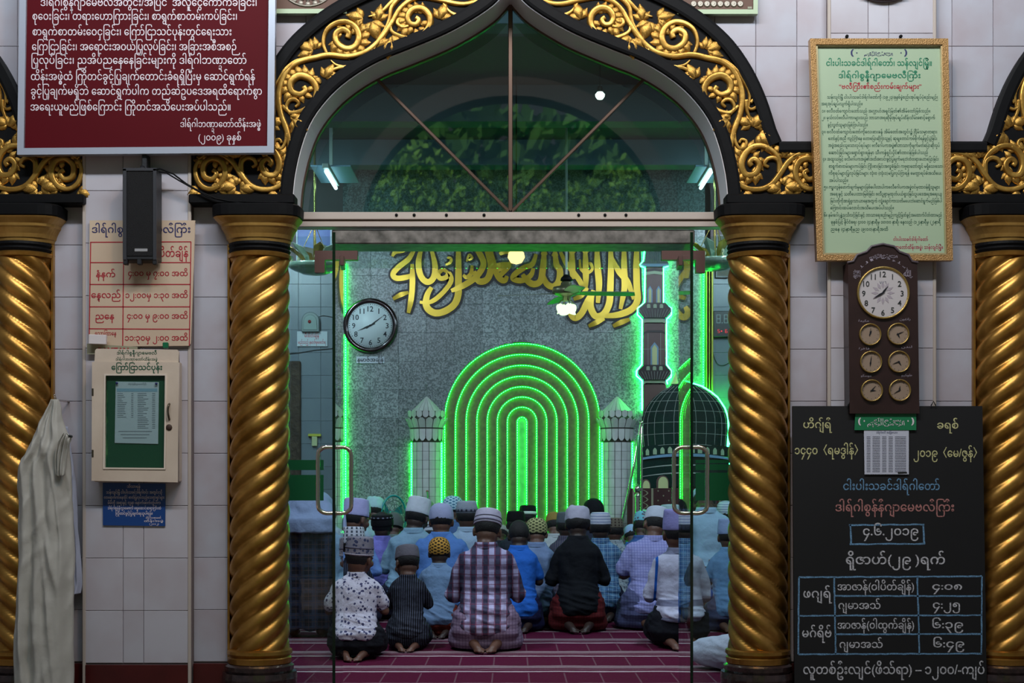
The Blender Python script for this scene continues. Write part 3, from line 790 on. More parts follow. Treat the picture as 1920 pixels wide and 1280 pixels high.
# ---- minaret and dome mosaic on the wall
M_MBROWN = mat('mosaic_brown', (98, 74, 70), .3, c2=(84, 62, 58)); M_MBLUE = mat('mosaic_blue', (110, 146, 176), .3)
M_MPALE = mat('mosaic_pale_green', (148, 172, 140), .3); M_MDARK = mat('mosaic_dark', (30, 24, 24), .3)
M_MCREAM = mat('mosaic_cream', (190, 196, 140), .35); M_MTEAL = mat('mosaic_teal', (34, 70, 66), .25, c2=(22, 54, 50))
M_MGREEN = mat('mosaic_bottle_green', (16, 44, 38), .22, c2=(12, 34, 30)); M_GRID = mat('mosaic_joint', (150, 158, 150), .6)
mino = thing('minaret_mosaic', 'brown and blue minaret mosaic outlined by green lights on granite', 'mosaic', (PX(1226, YB), YB, PZ(800, YB)))
YM = YB-.006
c4 = lambda x, y: (940+x/4.364, 430+y/4.364)
c6 = lambda x, y: (940+x/4.364, 700+y/4.364)
def plate(nm, pts, y0, y1, m, parent): return fill2d(nm, [bp(*p) for p in pts], [], y0, y1, m, parent)
def q4(*l): return [c4(x, y) for x, y in l]
def q6(*l): return [c6(x, y) for x, y in l]
plate('cap', q4((1140, 288), (1165, 270), (1185, 130), (1210, 40), (1245, -40), (1290, 40), (1335, 130), (1345, 250), (1365, 288)), YM-.05, YM, M_MTEAL, mino)
for k in range(9):
    x0 = 1168+k*21
    tube('cap_rib', [(*bp(*c4(x0+(1250-x0)*-.0, 268)),) and (bp(*c4(x0, 268))[0], YM-.053, bp(*c4(x0, 268))[1]), (bp(*c4(1250+(x0-1250)*.75, 130))[0], YM-.053, bp(*c4(0, 130))[1]), (bp(*c4(1250+(x0-1250)*.45, 40))[0], YM-.053, bp(*c4(0, 40))[1])], .0022, M_GRID, mino, 5)
plate('cap_rim', q4((1138, 288), (1365, 288), (1368, 300), (1325, 312), (1175, 312), (1136, 300)), YM-.06, YM, M_MBLUE, mino)
plate('shaft', q4((1180, 312), (1320, 312), (1320, 620), (1180, 620)), YM-.035, YM, M_MBROWN, mino)
plate('band', q4((1180, 335), (1250, 325), (1320, 335), (1320, 352), (1250, 342), (1180, 352)), YM-.042, YM-.03, M_MDARK, mino)
plate('band', q4((1180, 353), (1250, 344), (1320, 353), (1320, 378), (1250, 368), (1180, 378)), YM-.042, YM-.03, M_MPALE, mino)
for wx in (1213, 1283):
    plate('window_border', q4((wx-20, 606), (wx-20, 500), (wx, 465), (wx+20, 500), (wx+20, 606)), YM-.041, YM-.03, M_MBLUE, mino)
    plate('window_panel', q4((wx-10, 606), (wx-10, 505), (wx, 482), (wx+10, 505), (wx+10, 606)), YM-.044, YM-.03, M_MCREAM, mino)
def balcony(y0, x0, x1):
    cx = (x0+x1)/2
    plate('gallery', q4((x0+50, y0), (x1-50, y0), (x1, y0+48), (x1, y0+75), (x1-38, y0+122), (x0+38, y0+122), (x0, y0+75), (x0, y0+48)), YM-.07, YM, M_MDARK, mino)
    for k in range(11):
        a = x0+6+(x1-x0-12)*k/10; b = x0+44+(x1-x0-88)*k/10
        A, B = bp(*c4(a, y0+55)), bp(*c4(b, y0+118)); 
        tube('gallery_rib', [(A[0], YM-.073, A[1]), (B[0], YM-.073, B[1])], .0022, M_GRID, mino, 5)
    for k in range(3):
        wx = cx-52+52*k
        plate('gallery_window', q4((wx-14, y0+44), (wx-14, y0+20), (wx-9, y0+12), (wx+9, y0+12), (wx+14, y0+20), (wx+14, y0+44)), YM-.076, YM-.06, M_MPALE, mino)
balcony(606, 1118, 1385); balcony(1112, 1112, 1382)
plate('band', q4((1155, 735), (1180, 712), (1318, 712), (1345, 735), (1345, 752), (1318, 730), (1180, 730), (1155, 752)), YM-.045, YM, M_MBLUE, mino)
plate('band', q4((1155, 752), (1180, 731), (1318, 731), (1345, 752), (1345, 775), (1318, 765), (1180, 765), (1155, 775)), YM-.045, YM, M_MPALE, mino)
plate('shaft', q4((1158, 772), (1342, 772), (1342, 1115), (1158, 1115)), YM-.035, YM, M_MBROWN, mino)
plate('band', q4((1158, 850), (1190, 828), (1310, 828), (1342, 850), (1342, 862), (1310, 845), (1190, 845), (1158, 862)), YM-.042, YM-.03, M_MDARK, mino)
for lx in (1197, 1300): plate('joint_line', q4((lx-1.5, 850), (lx+1.5, 850), (lx+1.5, 1112), (lx-1.5, 1112)), YM-.038, YM-.03, M_GRID, mino)
plate('joint_line', q4((1158, 980), (1342, 980), (1342, 983), (1158, 983)), YM-.038, YM-.03, M_GRID, mino)
plate('window_border', q4((1218, 1110), (1218, 965), (1250, 925), (1282, 965), (1282, 1110)), YM-.041, YM-.03, M_MBLUE, mino)
plate('window_panel', q4((1230, 1110), (1230, 975), (1250, 945), (1270, 975), (1270, 1110)), YM-.044, YM-.03, M_MCREAM, mino)
plate('band', q6((1158, 55), (1180, 32), (1320, 32), (1342, 55), (1342, 72), (1320, 50), (1180, 50), (1158, 72)), YM-.045, YM, M_MBLUE, mino)
plate('band', q6((1158, 72), (1180, 52), (1320, 52), (1342, 72), (1342, 95), (1320, 80), (1180, 80), (1158, 95)), YM-.045, YM, M_MPALE, mino)
plate('shaft', q6((1158, 92), (1342, 92), (1342, 380), (1158, 380)), YM-.035, YM, M_MBROWN, mino)
OL = [c4(*p) for p in ((1178, 90), (1160, 260), (1132, 292), (1138, 305), (1174, 318), (1170, 600), (1112, 648), (1112, 700), (1150, 740), (1148, 1105), (1104, 1158), (1104, 1200), (1150, 1240))]
OLr = [c4(*p) for p in ((1322, 90), (1345, 262), (1366, 292), (1362, 305), (1324, 318), (1324, 600), (1390, 648), (1388, 700), (1348, 740), (1350, 1105), (1388, 1158), (1386, 1210), (1350, 1240), (1358, 1262))]
led('light_outline', [(bp(*p)[0], YM-.02, bp(*p)[1]) for p in OL+[c6(1150, 120), c6(1150, 300)]], mino, .0065, m=M_LEDO)
led('light_outline', [(bp(*p)[0], YM-.02, bp(*p)[1]) for p in OLr], mino, .0065, m=M_LEDO)

dome = thing('dome_mosaic', 'dark green dome mosaic with pale grid right of the niche', 'mosaic', (PX(1283, YB), YB, PZ(915, YB)))
DC = 1282.5; hw = 80.5
def dome_pt(u, v):
    """u -1..1 across, v 0 (rim) .. 1 (apex): bulging onion profile"""
    top, rim = 717, 838; prof = [(0, .97), (.25, 1.0), (.45, .985), (.6, .90), (.75, .74), (.87, .52), (.95, .30), (1.0, .0)]
    for (a, wa), (b, wb) in zip(prof, prof[1:]):
        if a <= v <= b: w = wa+(wb-wa)*(v-a)/(b-a); break
    cur = 5*(1-u*u)*(1-v)
    x = DC+hw*w*u; y = rim-(rim-top)*v-cur
    X, Z = PX(x, YB), PZ(y, YB); return (X, YM-.07*math.sqrt(max(0, 1-(u*w)**2*.9))-.01, Z)
bm = bmesh.new(); nu, nv = 24, 20; g = [[bm.verts.new(local(dome, dome_pt(-1+2*i/nu, j/nv))) for i in range(nu+1)] for j in range(nv+1)]
for j in range(nv):
    for i in range(nu): bm.faces.new((g[j][i], g[j][i+1], g[j+1][i+1], g[j+1][i]))
link('dome_shell', bm_mesh(bm, 'dome_shell', M_MGREEN, True), dome)
for u in [sin(R(a)) for a in (-75, -60, -45, -30, -15, 0, 15, 30, 45, 60, 75)]:
    tube('meridian_joint', [tuple(Vector(dome_pt(u, v/14))+Vector((0, -.002, 0))) for v in range(0, 14)], .0024, M_GRID, dome, 5)
for v in (.0, .18, .36, .54, .70, .84):
    tube('ring_joint', [tuple(Vector(dome_pt(-1+2*k/16, v))+Vector((0, -.002, 0))) for k in range(17)], .0022, M_GRID, dome, 5)
def drumrow(nm, ya, yb, m, th, sag=8, x0=DC-hw, x1=DC+hw+2):
    top, bot = [], []
    for k in range(13):
        u = -1+2*k/12; x = x0+(x1-x0)*k/12; c = sag*(1-u*u); top.append((x, ya-c)); bot.append((x, yb-c*.8))
    plate(nm, top+bot[::-1], YM-th, YM, m, dome)
drumrow('window_band', 838, 857, M_MGREEN, .07)
drumrow('blue_band', 858, 862, M_MBLUE, .085)
drumrow('drum', 862, 918, M_MGREEN, .06, 8)
for k in range(11):
    wx = DC-70+14*k; u = (wx-DC)/hw; wy = 852-6*(1-u*u); hwid = 4.2*math.sqrt(max(.2, 1-u*u*.6))
    plate('dome_window', [(wx-hwid, wy+3), (wx-hwid, wy-5), (wx-hwid*.5, wy-8), (wx, wy-9.5), (wx+hwid*.5, wy-8), (wx+hwid, wy-5), (wx+hwid, wy+3)], YM-.078, YM-.06, M_MPALE, dome)
for y in (878, 893): drumrow('ring_joint', y, y+.8, M_GRID, .063)
for wx, hw2, ty in ((1209.5, 9, 898), (1241, 11.5, 891), (1282, 10, 893), (1316, 11, 891), (1350, 9, 898)):
    pts = [(wx-hw2, 918)]+[(wx-hw2*cos(pi*k/10), ty+12-12*sin(pi*k/10)) for k in range(11)]+[(wx+hw2, 918)]
    plate('arch_recess', pts, YM-.066, YM-.05, M_MBROWN, dome)
    pts = [(wx-hw2+3, 918)]+[(wx+1-(hw2-2.5)*cos(pi*k/10), ty+13-10.5*sin(pi*k/10)) for k in range(11)]+[(wx+hw2-1, 918)]
    plate('arch_panel', pts, YM-.068, YM-.05, M_MCREAM, dome)
plate('finial', q6((1385, 88), (1425, -10), (1445, 85)), YM-.03, YM, M_MCREAM, dome)
led('light_outline', [tuple(Vector(dome_pt(u, 1.0-abs(k)/12))+Vector((0, 0, .012))) for k in range(0, 13) for u in (1.03,)], dome, .0065, m=M_LEDO)
led('light_outline', [(PX(DC+84, YB), YM-.02, PZ(y, YB)) for y in (800, 850, 880)], dome, .0065, m=M_LEDO)
# vertical green strips edging the granite bay
for px, top, bot, lb in ((648.5, 497, 1000, 'green light strip down the granite edge by the round clock'), (1318, 500, 735, 'green light strip down the granite edge right of the minaret')):
    r = thing('wall_light_strip', lb, 'light strip', (PX(px, YB), YB, PZ(bot, YB)))
    led('light_strip', [(PX(px, YB), YB-.022, PZ(top+(bot-top)*k/6, YB)) for k in range(7)], r, .011)
print('qibla ok')
# ---------------------------------------------------------------- gilded wall calligraphy
M_CALG = mat('polished_gold_letter', (172, 148, 34), .25, metal=.5, bump=.05, bscale=9)
M_CALB = mat('letter_black_edge', (14, 14, 12), .4)
c3 = lambda x, y: (540+x/4.414, 430+y/4.414)
T3 = [([(865,228),(892,190),(955,178),(978,145),(930,122),(878,130)], 4.2), ([(1065,130),(1110,140),(1150,125)], 3.5), ([(1290,140),(1330,120)], 3), ([(1560,128),(1620,140),(1660,125)], 3.4),
 ([(1048,170),(1000,250),(920,315),(872,372),(900,408),(980,400),(1050,375)], 5.2), ([(1105,170),(1085,250),(1085,330),(1110,405),(1160,440),(1208,400),(1218,300),(1190,178)], 5.6),
 ([(1030,290),(1032,400),(1030,500),(1018,600),(998,695)], 5.2), ([(872,580),(935,545),(1000,525)], 4.6),
 ([(1330,365),(1285,340),(1243,372),(1262,410),(1310,400),(1335,370),(1352,430),(1300,510),(1225,580),(1160,610),(1092,605)], 4.4),
 ([(1190,482),(1152,550),(1148,640),(1208,692),(1290,684),(1372,630),(1408,550),(1412,420),(1412,290),(1410,130)], 6.4),
 ([(1305,298),(1345,278),(1348,245),(1318,238)], 2.8), ([(1450,380),(1480,400),(1515,370),(1525,300)], 4.0), ([(1480,270),(1500,215),(1525,240),(1495,260)], 2.4),
 ([(1352,512),(1450,470),(1555,400),(1618,300),(1592,215),(1530,130)], 5.6), ([(1540,350),(1580,432),(1650,415),(1680,310),(1640,170)], 6.0),
 ([(1680,178),(1705,300),(1742,400),(1790,428),(1815,390)], 5.4), ([(1690,360),(1780,320),(1850,275)], 4.6), ([(1750,210),(1800,190),(1854,200)], 4.6)]
T4 = [([(-60,300),(0,292),(62,300),(0,372),(-30,400)], 4.4), ([(-20,412),(50,405)], 3.8), ([(285,205),(252,290),(185,318),(110,372),(100,410),(170,422),(240,380),(262,320)], 5.2),
 ([(350,178),(342,300),(322,420),(272,452),(222,432),(172,372)], 6), ([(438,188),(450,290),(478,340),(470,425),(425,472),(372,450),(342,380)], 6),
 ([(482,190),(530,280),(600,370),(648,440),(662,492)], 4.8), ([(575,155),(578,300),(582,410)], 6), ([(685,150),(688,300),(690,400),(690,480)], 5.6),
 ([(640,250),(650,330),(700,362),(742,330),(728,285),(690,290)], 2.8), ([(782,132),(785,300),(798,450),(788,605)], 6), ([(892,132),(895,300),(890,470),(880,610),(835,695),(770,712),(730,640),(735,560),(752,500)], 6.2),
 ([(900,232),(960,350),(1030,432),(1082,575)], 5.4), ([(1002,132),(1002,300),(1005,480),(972,655)], 5.6), ([(1105,132),(1102,300),(1106,480),(1112,580),(1065,655),(960,700),(835,712)], 6.2),
 ([(752,505),(705,590),(655,690),(602,728),(570,690),(592,640)], 6), ([(590,575),(652,545),(705,480)], 5), ([(712,795),(775,765),(842,732)], 5), ([(912,795),(975,765),(1048,738)], 5)]
cal = thing('gold_calligraphy', 'gold arabic calligraphy with black edging across the granite wall', 'lettering', (PX(970, YB), YB, PZ(540, YB)))
FL = [(-1, 0), (-1, -1), (1, -1), (1, 0)]
ci = 0
for strokes, cf in ((T3, c3), (T4, c4)):
    for pts, w in strokes:
        P = []; n = len(pts)
        for i, p in enumerate(pts):
            X, Yp = cf(*p); u = i/(n-1); ww = w*(.42+.58*min(1, 3.5*min(u, 1-u)+.35)); P.append((PX(X, YB), PZ(Yp, YB), ww*s_b))
        dy = .0009*(ci % 9); ci += 1
        o = link('letter_edge', ribbon_mesh('letter_edge', [(x, z, w_+.021) for x, z, w_ in P], M_CALB, [(u, YB-.014+y*(.012+dy*.4)) for u, y in FL], off=tuple(cal.location)), cal)
        o.data.shade_flat()
        l = link('letter_stroke', ribbon_mesh('letter_stroke', P, M_CALG, [(u, YB-.026+y*(.010+dy)) for u, y in FL], off=tuple(cal.location)), cal); l.data.shade_flat()
# spear heads on the upright strokes
for x, y in [(p[0][0], p[0][1]) for p, w in T4 if p[0][1] < 215 and w > 5 and False]: pass
for (x, y) in ((350, 185), (438, 195), (578, 170), (688, 165), (783, 140), (893, 140), (1002, 140), (1105, 140)):
    X, Yp = c4(x, y); cx, cz = PX(X, YB), PZ(Yp, YB); h = s_b
    for nm, k, m, yo in (('letter_edge', 1.5, M_CALB, .030), ('letter_stroke', 1.0, M_CALG, .040)):
        fill2d(nm, [(cx-7.2*h*k*.9, cz-5*h), (cx, cz-11*h*k), (cx+7.2*h*k*.9, cz-5*h), (cx, cz+9*h*k)], [], YB-yo, YB-.012, m, cal)

# ---------------------------------------------------------------- lettering helper (flat print on signs)
STK = re.compile('\u1039([\u1000-\u1021])')
def visual(s):
    """put Burmese vowel E and medial RA before their consonant, as they are read on the sign"""
    return re.sub('([\u1000-\u102A\u103F\u1040-\u1049])((?:\u103A\u1039|\u1039)[\u1000-\u1021])?([\u103B]?)([\u103C]?)([\u103D\u103E]*)(\u1031?)',
                  lambda g: (g[6] or '')+(g[4] or '')+g[1]+(g[3] or '')+(g[5] or '')+(('\uE000'+g[2][-1]) if g[2] else ''), s)
def raw_text(body, off=0.0, res=2):
    cu = bpy.data.curves.new('t', 'FONT'); cu.body = body; cu.resolution_u = res; cu.offset = off
    o = bpy.data.objects.new('t', cu)
    me = evaluate(o); bpy.data.objects.remove(o); bpy.data.curves.remove(cu); return me
def text_bm(body, off=0.0, res=2):
    """mesh of the line in font units, x right y up"""
    body = visual(body); bm = bmesh.new()
    clean = re.sub('\uE000.', '', body); me = raw_text(clean, off, res); bm.from_mesh(me)
    for g in re.finditer('\uE000(.)', body):
        pre = re.sub('\uE000.', '', body[:g.start()])
        a = raw_text(pre, off, 1); x = max((v.co.x for v in a.vertices), default=0)
        b = raw_text(g[1], off, res); w = max((v.co.x for v in b.vertices), default=0)
        b.transform(Matrix.Translation((x-w*.62-.04, -.46, 0)) @ Matrix.Diagonal((.62, .55, 1, 1))); bm.from_mesh(b)
        bpy.data.meshes.remove(a); bpy.data.meshes.remove(b)
    bpy.data.meshes.remove(me); return bm
def text(parent, body, x0, x1, base, size, Y, m, off=0.0, name='lettering', res=2, rot=0.0, pivot=None, fit=True):
    """line of print between pixel columns x0..x1, baseline at pixel row base, letter height size px, on plane Y"""
    try: bm = text_bm(body, off, res)
    except Exception as e: print('text fail', e); return None
    if not bm.verts: bm.free(); return None
    xa, xb = min(v.co.x for v in bm.verts), max(v.co.x for v in bm.verts)
    k = SCL(Y); sy = size*k/.55; sxx = (x1-x0)*k/max(xb-xa, 1e-3) if fit else sy
    if not fit: x0 = (x0+x1)/2-(xb-xa)*sy/k/2
    T = Matrix(((sxx, 0, 0, PX(x0, Y)-xa*sxx*(1 if fit else 1)), (0, 0, 0, Y), (0, sy, 0, PZ(base, Y)), (0, 0, 0, 1)))
    T = Matrix(((sxx, 0, 0, PX(x0, Y)-xa*sxx), (0, 0, 1, Y), (0, sy, 0, PZ(base, Y)), (0, 0, 0, 1)))
    bmesh.ops.transform(bm, matrix=T, verts=bm.verts)
    if rot and pivot:
        c = Vector((PX(pivot[0], Y), Y, PZ(pivot[1], Y))); bmesh.ops.rotate(bm, cent=c, matrix=Matrix.Rotation(rot, 3, 'Y'), verts=bm.verts)
    if parent: bmesh.ops.translate(bm, vec=-parent.location, verts=bm.verts)
    me = bpy.data.meshes.new(name); bm.to_mesh(me); bm.free(); me.materials.append(m)
    return link(name, me, parent)
def quad(name, pts, Y, m, parent, th=.001):
    return fill2d(name, [(PX(x, Y), PZ(y, Y)) for x, y in pts], [], Y, Y+th, m, parent)
def frame(name, pts, w, Y0, Y1, m, parent, bev=.003):
    """mitred frame of inner width w px around the quad pts (clockwise from top-left), each rail a mesh"""
    c = (sum(p[0] for p in pts)/4, sum(p[1] for p in pts)/4)
    q = []
    for i, (x, y) in enumerate(pts): q.append((x+w*(1 if x < c[0] else -1), y+w*(1 if y < c[1] else -1)))
    for i in range(4):
        j = (i+1) % 4
        fill2d(name, [(PX(x, Y0), PZ(y, Y0)) for x, y in (pts[i], pts[j], q[j], q[i])], [], Y0, Y1, m, parent, bev=0)
    return q
M_PW = mat('print_white', (226, 214, 220), .5); M_PB = mat('print_navy', (34, 36, 92), .5); M_PR = mat('print_red', (168, 28, 46), .5)
M_PG = mat('print_green', (16, 120, 84), .5); M_PDG = mat('print_dark_green', (32, 84, 62), .5); M_PK = mat('print_dark', (40, 44, 44), .5); M_PM = mat('print_magenta', (168, 34, 76), .5)

# ---------------------------------------------------------------- red notice board
def red_board():
    Y = -.13; r = thing('red_notice_board', 'large dark red board with white Burmese lettering and aluminium frame', 'notice board', (PX(273), Y, PZ(288, Y)))
    pts = [(39, -190), (518, -190), (513.5, 286), (32, 290)]
    fill2d('board', [(PX(x, Y), PZ(y, Y)) for x, y in ((41, -186), (515, -186), (511, 282), (36, 286))], [], Y-.004, Y+.012, mat('dark_red_board', (86, 6, 18), .55, spec=.12, c2=(80, 6, 16), vscale=2), r)
    frame('frame_rail', pts, 12.5, Y-.02, Y+.02, mat('silver_frame', (176, 182, 196), .35, metal=.35), r)
    L = [('ဒါရ်ဂါစွန္နီဂျာမေဗလီအတွင်း/အပြင်  အလှူငွေကောက်ခံခြင်း၊', 76, 481, 11, 14), ('စုဝေးခြင်း၊ တရားဟောကြားခြင်း၊ စာရွက်စာတမ်းကပ်ခြင်း၊', 61, 444, 37, 14),
         ('စာရွက်စာတမ်းဝေငှခြင်း၊ ကြော်ငြာသင်ပုန်းတွင်ရေးသား', 61, 434, 66, 14), ('ကြေငြာခြင်း၊ အရောင်းအဝယ်ပြုလုပ်ခြင်း၊ အခြားအစီအစဉ်', 60, 450, 94, 14),
         ('ပြုလုပ်ခြင်း၊ ညအိပ်ညနေနေခြင်းများကို ဒါရ်ဂါဘဏ္ဍာတော်', 59, 462, 119.5, 14), ('ထိန်းအဖွဲ့ထံ ကြိုတင်ခွင့်ပြုချက်တောင်းခံရရှိပြီးမှ ဆောင်ရွက်ရန်', 58, 478, 150, 14),
         ('ခွင့်ပြုချက်မရှိဘဲ ဆောင်ရွက်ပါက တည်ဆဲဥပဒေအရထိရောက်စွာ', 58, 491, 177.5, 14), ('အရေးယူမည်ဖြစ်ကြောင်း ကြိုတင်အသိပေးအပ်ပါသည်။', 57, 432, 207, 14),
         ('ဒါရ်ဂါဘဏ္ဍာတော်ထိန်းအဖွဲ့', 338, 489, 238, 11.5), ('(၂၀၀၉) ခုနှစ်', 372, 452, 263, 11.5)]
    for b, x0, x1, y, s in L: text(r, b, x0, x1, y, s*.8, Y-.0055, M_PW, .004)
red_board()

# ---------------------------------------------------------------- black loudspeaker with bracket and cable
def speaker():
    r = thing('wall_loudspeaker', 'black column loudspeaker hanging below the red board', 'loudspeaker', (PX(264), -.10, PZ(490, -.12)))
    Y0, Y1 = -.19, -.09
    X = lambda p: PX(p, -.17); Z = lambda p: PZ(p, -.17)
    mb = mat('speaker_black', (24, 25, 29), .5, bump=.1, bscale=60); mg = mat('speaker_grille', (12, 12, 15), .7, bump=.8, bscale=420)
    box('cabinet', X(233), X(296), Y0, Y1, Z(489), Z(318), mb, r, .006)
    box('grille', X(240), X(289), Y0-.004, Y0+.01, Z(482), Z(323), mg, r, .003)
    for a, b in ((233, 240), (289, 296)): box('side_rail', X(a), X(b), Y0-.008, Y0+.01, Z(489), Z(318), mat('speaker_rail', (48, 49, 54), .45), r, .002)
    box('top_rail', X(233), X(296), Y0-.008, Y0+.01, Z(323), Z(317), MATS['speaker_rail'], r, .002)
    for p in (237, 263, 292): box('foot', X(p-4), X(p+4), Y0-.004, Y0+.03, Z(497), Z(487), mb, r, .003)
    box('name_plate', X(255), X(279), Y0-.006, Y0-.003, Z(473), Z(467.5), mat('plate_silver', (168, 168, 170), .4, metal=.3), r, .001)
    lathe('bracket_knob', [(.012, 0), (.022, .002), (.024, .008), (.014, .012), (.010, .022)], mb, r, (X(264), -.14, Z(317)), 16)
    box('bracket_arm', X(261.5), X(271), -.13, -.06, Z(318), Z(284), mb, r, .003)
    c = tube('speaker_cable', [(PX(285, -.16), -.14, PZ(318, -.16))]+[(PX(x, y_), y_, PZ(y, y_)) for x, y, y_ in ((300, 316, -.15), (325, 326, -.13), (350, 345, -.12), (380, 362, -.12), (405, 372, -.12), (430, 377, -.115), (465, 378, -.112), (520, 379, -.112))], .0042, M_BLACK)
    tag(c, 'black cable looping from the loudspeaker top to the arch ledge', 'cable')
speaker()
cb = tube('speaker_cable', [(PX(x, y_), y_, PZ(y, y_)) for x, y, y_ in ((290, 320, -.15), (312, 324, -.14), (335, 338, -.13), (360, 352, -.12), (390, 369, -.12), (420, 376, -.115), (455, 381, -.112), (490, 383, -.112))], .0036, M_BLACK)
tag(cb, 'second thinner cable running under the first beside the loudspeaker', 'cable')

# ---------------------------------------------------------------- opening hours board
def timetable():
    Y = -.075; r = thing('opening_hours_board', 'cream board with red ruled table of opening hours behind the loudspeaker', 'sign', (PX(265), Y, PZ(646, Y)))
    quad('board', [(168, 413), (365.5, 413), (358, 644), (353, 648), (166, 650)], Y, mat('cream_board', (206, 184, 158), .5, c2=(196, 172, 148), vscale=3), r, .012)
    Yp = Y-.0012
    def ln(x0, y0, x1, y1, w=1.8):
        if abs(x1-x0) > abs(y1-y0): q = [(x0, y0-w/2), (x1, y1-w/2), (x1, y1+w/2), (x0, y0+w/2)]
        else: q = [(x0-w/2, y0), (x0+w/2, y0), (x1+w/2, y1), (x1-w/2, y1)]
        fill2d('rule_line', [(PX(a, Yp), PZ(b, Yp)) for a, b in q], [], Yp, Yp+.001, M_PR, r)
    ln(169, 454, 358, 453); ln(169, 492, 357, 492); ln(168, 533, 357, 533); ln(168, 575, 356, 575); ln(167, 616, 356, 617)
    ln(170, 454, 167, 648); ln(358, 453, 355, 648); ln(232, 454, 230, 648)
    D = [('ဒါရ်ဂါစွန္နီဂျာမေဗလီကြီး', 172, 357, 436, 12, M_PB, .014), ('ဗလီ', 236, 262, 479, 12, M_PR, .01), ('ပိတ်ချိန်', 299, 353, 481, 13, M_PR, .012), ('နံနက်', 180, 216, 519, 10, M_PR, .03), ('၄:၀၀ မှ ၇:၀၀ အထိ', 240, 352, 517, 9.5, M_PR, .012),
         ('နေ့လည်', 171, 226, 558, 10, M_PR, .03), ('၁၂:၀၀မှ ၁:၃၀ အထိ', 235, 352, 558, 9.5, M_PR, .012), ('ညနေ', 179, 214, 598, 10, M_PR, .03), ('၄:၀၀ မှ ၉:၀၀ အထိ', 238, 352, 597, 9.5, M_PR, .012),
         ('သောကြာနေ့', 178, 218, 628, 6.5, M_PR, .01), ('၁၁:၃၀မှ ၂:၀၀ အထိ', 234, 352, 638, 9.5, M_PR, .012)]
    for b, x0, x1, y, s, m, o in D: text(r, b, x0, x1, y, s*.84, Yp, m, min(o, .014))
timetable()
def odds():
    Y = -.085
    st = thing('printed_sticker', 'torn printed strip reading RAMZAN between hours board and notice box', 'sticker', (PX(200), Y, PZ(664, Y)))
    quad('paper', [(163, 644), (258, 650), (258, 664), (163, 664)], Y+.004, mat('greyish_paper', (150, 146, 120), .6), st)
    text(st, 'RAMZAN', 184, 241, 660, 6.5, Y+.002, M_PR, .03)
    p = box('folded_paper', PX(166, -.12), PX(199, -.12), -.12, -.10, PZ(645, -.12), PZ(627, -.12), mat('white_paper', (214, 206, 206), .7), None, .002)
    p.rotation_euler = (0, R(2), 0); tag(p, 'folded white paper tucked over the corner of the hours board', 'paper')
    g = box('green_clip', PX(306, -.12), PX(316, -.12), -.135, -.11, PZ(653, -.12), PZ(642, -.12), mat('clip_green', (10, 104, 66), .4), None, .003)
    tag(g, 'small green clip on top of the notice box', 'clip')
    b = tube('ballpoint_pen', [(PX(264, -.13), -.13, PZ(655, -.13)), (PX(305, -.13), -.13, PZ(656, -.13))], .004, mat('pen_grey', (110, 112, 130), .4)); tag(b, 'grey pen lying on top of the notice box', 'pen')
odds()
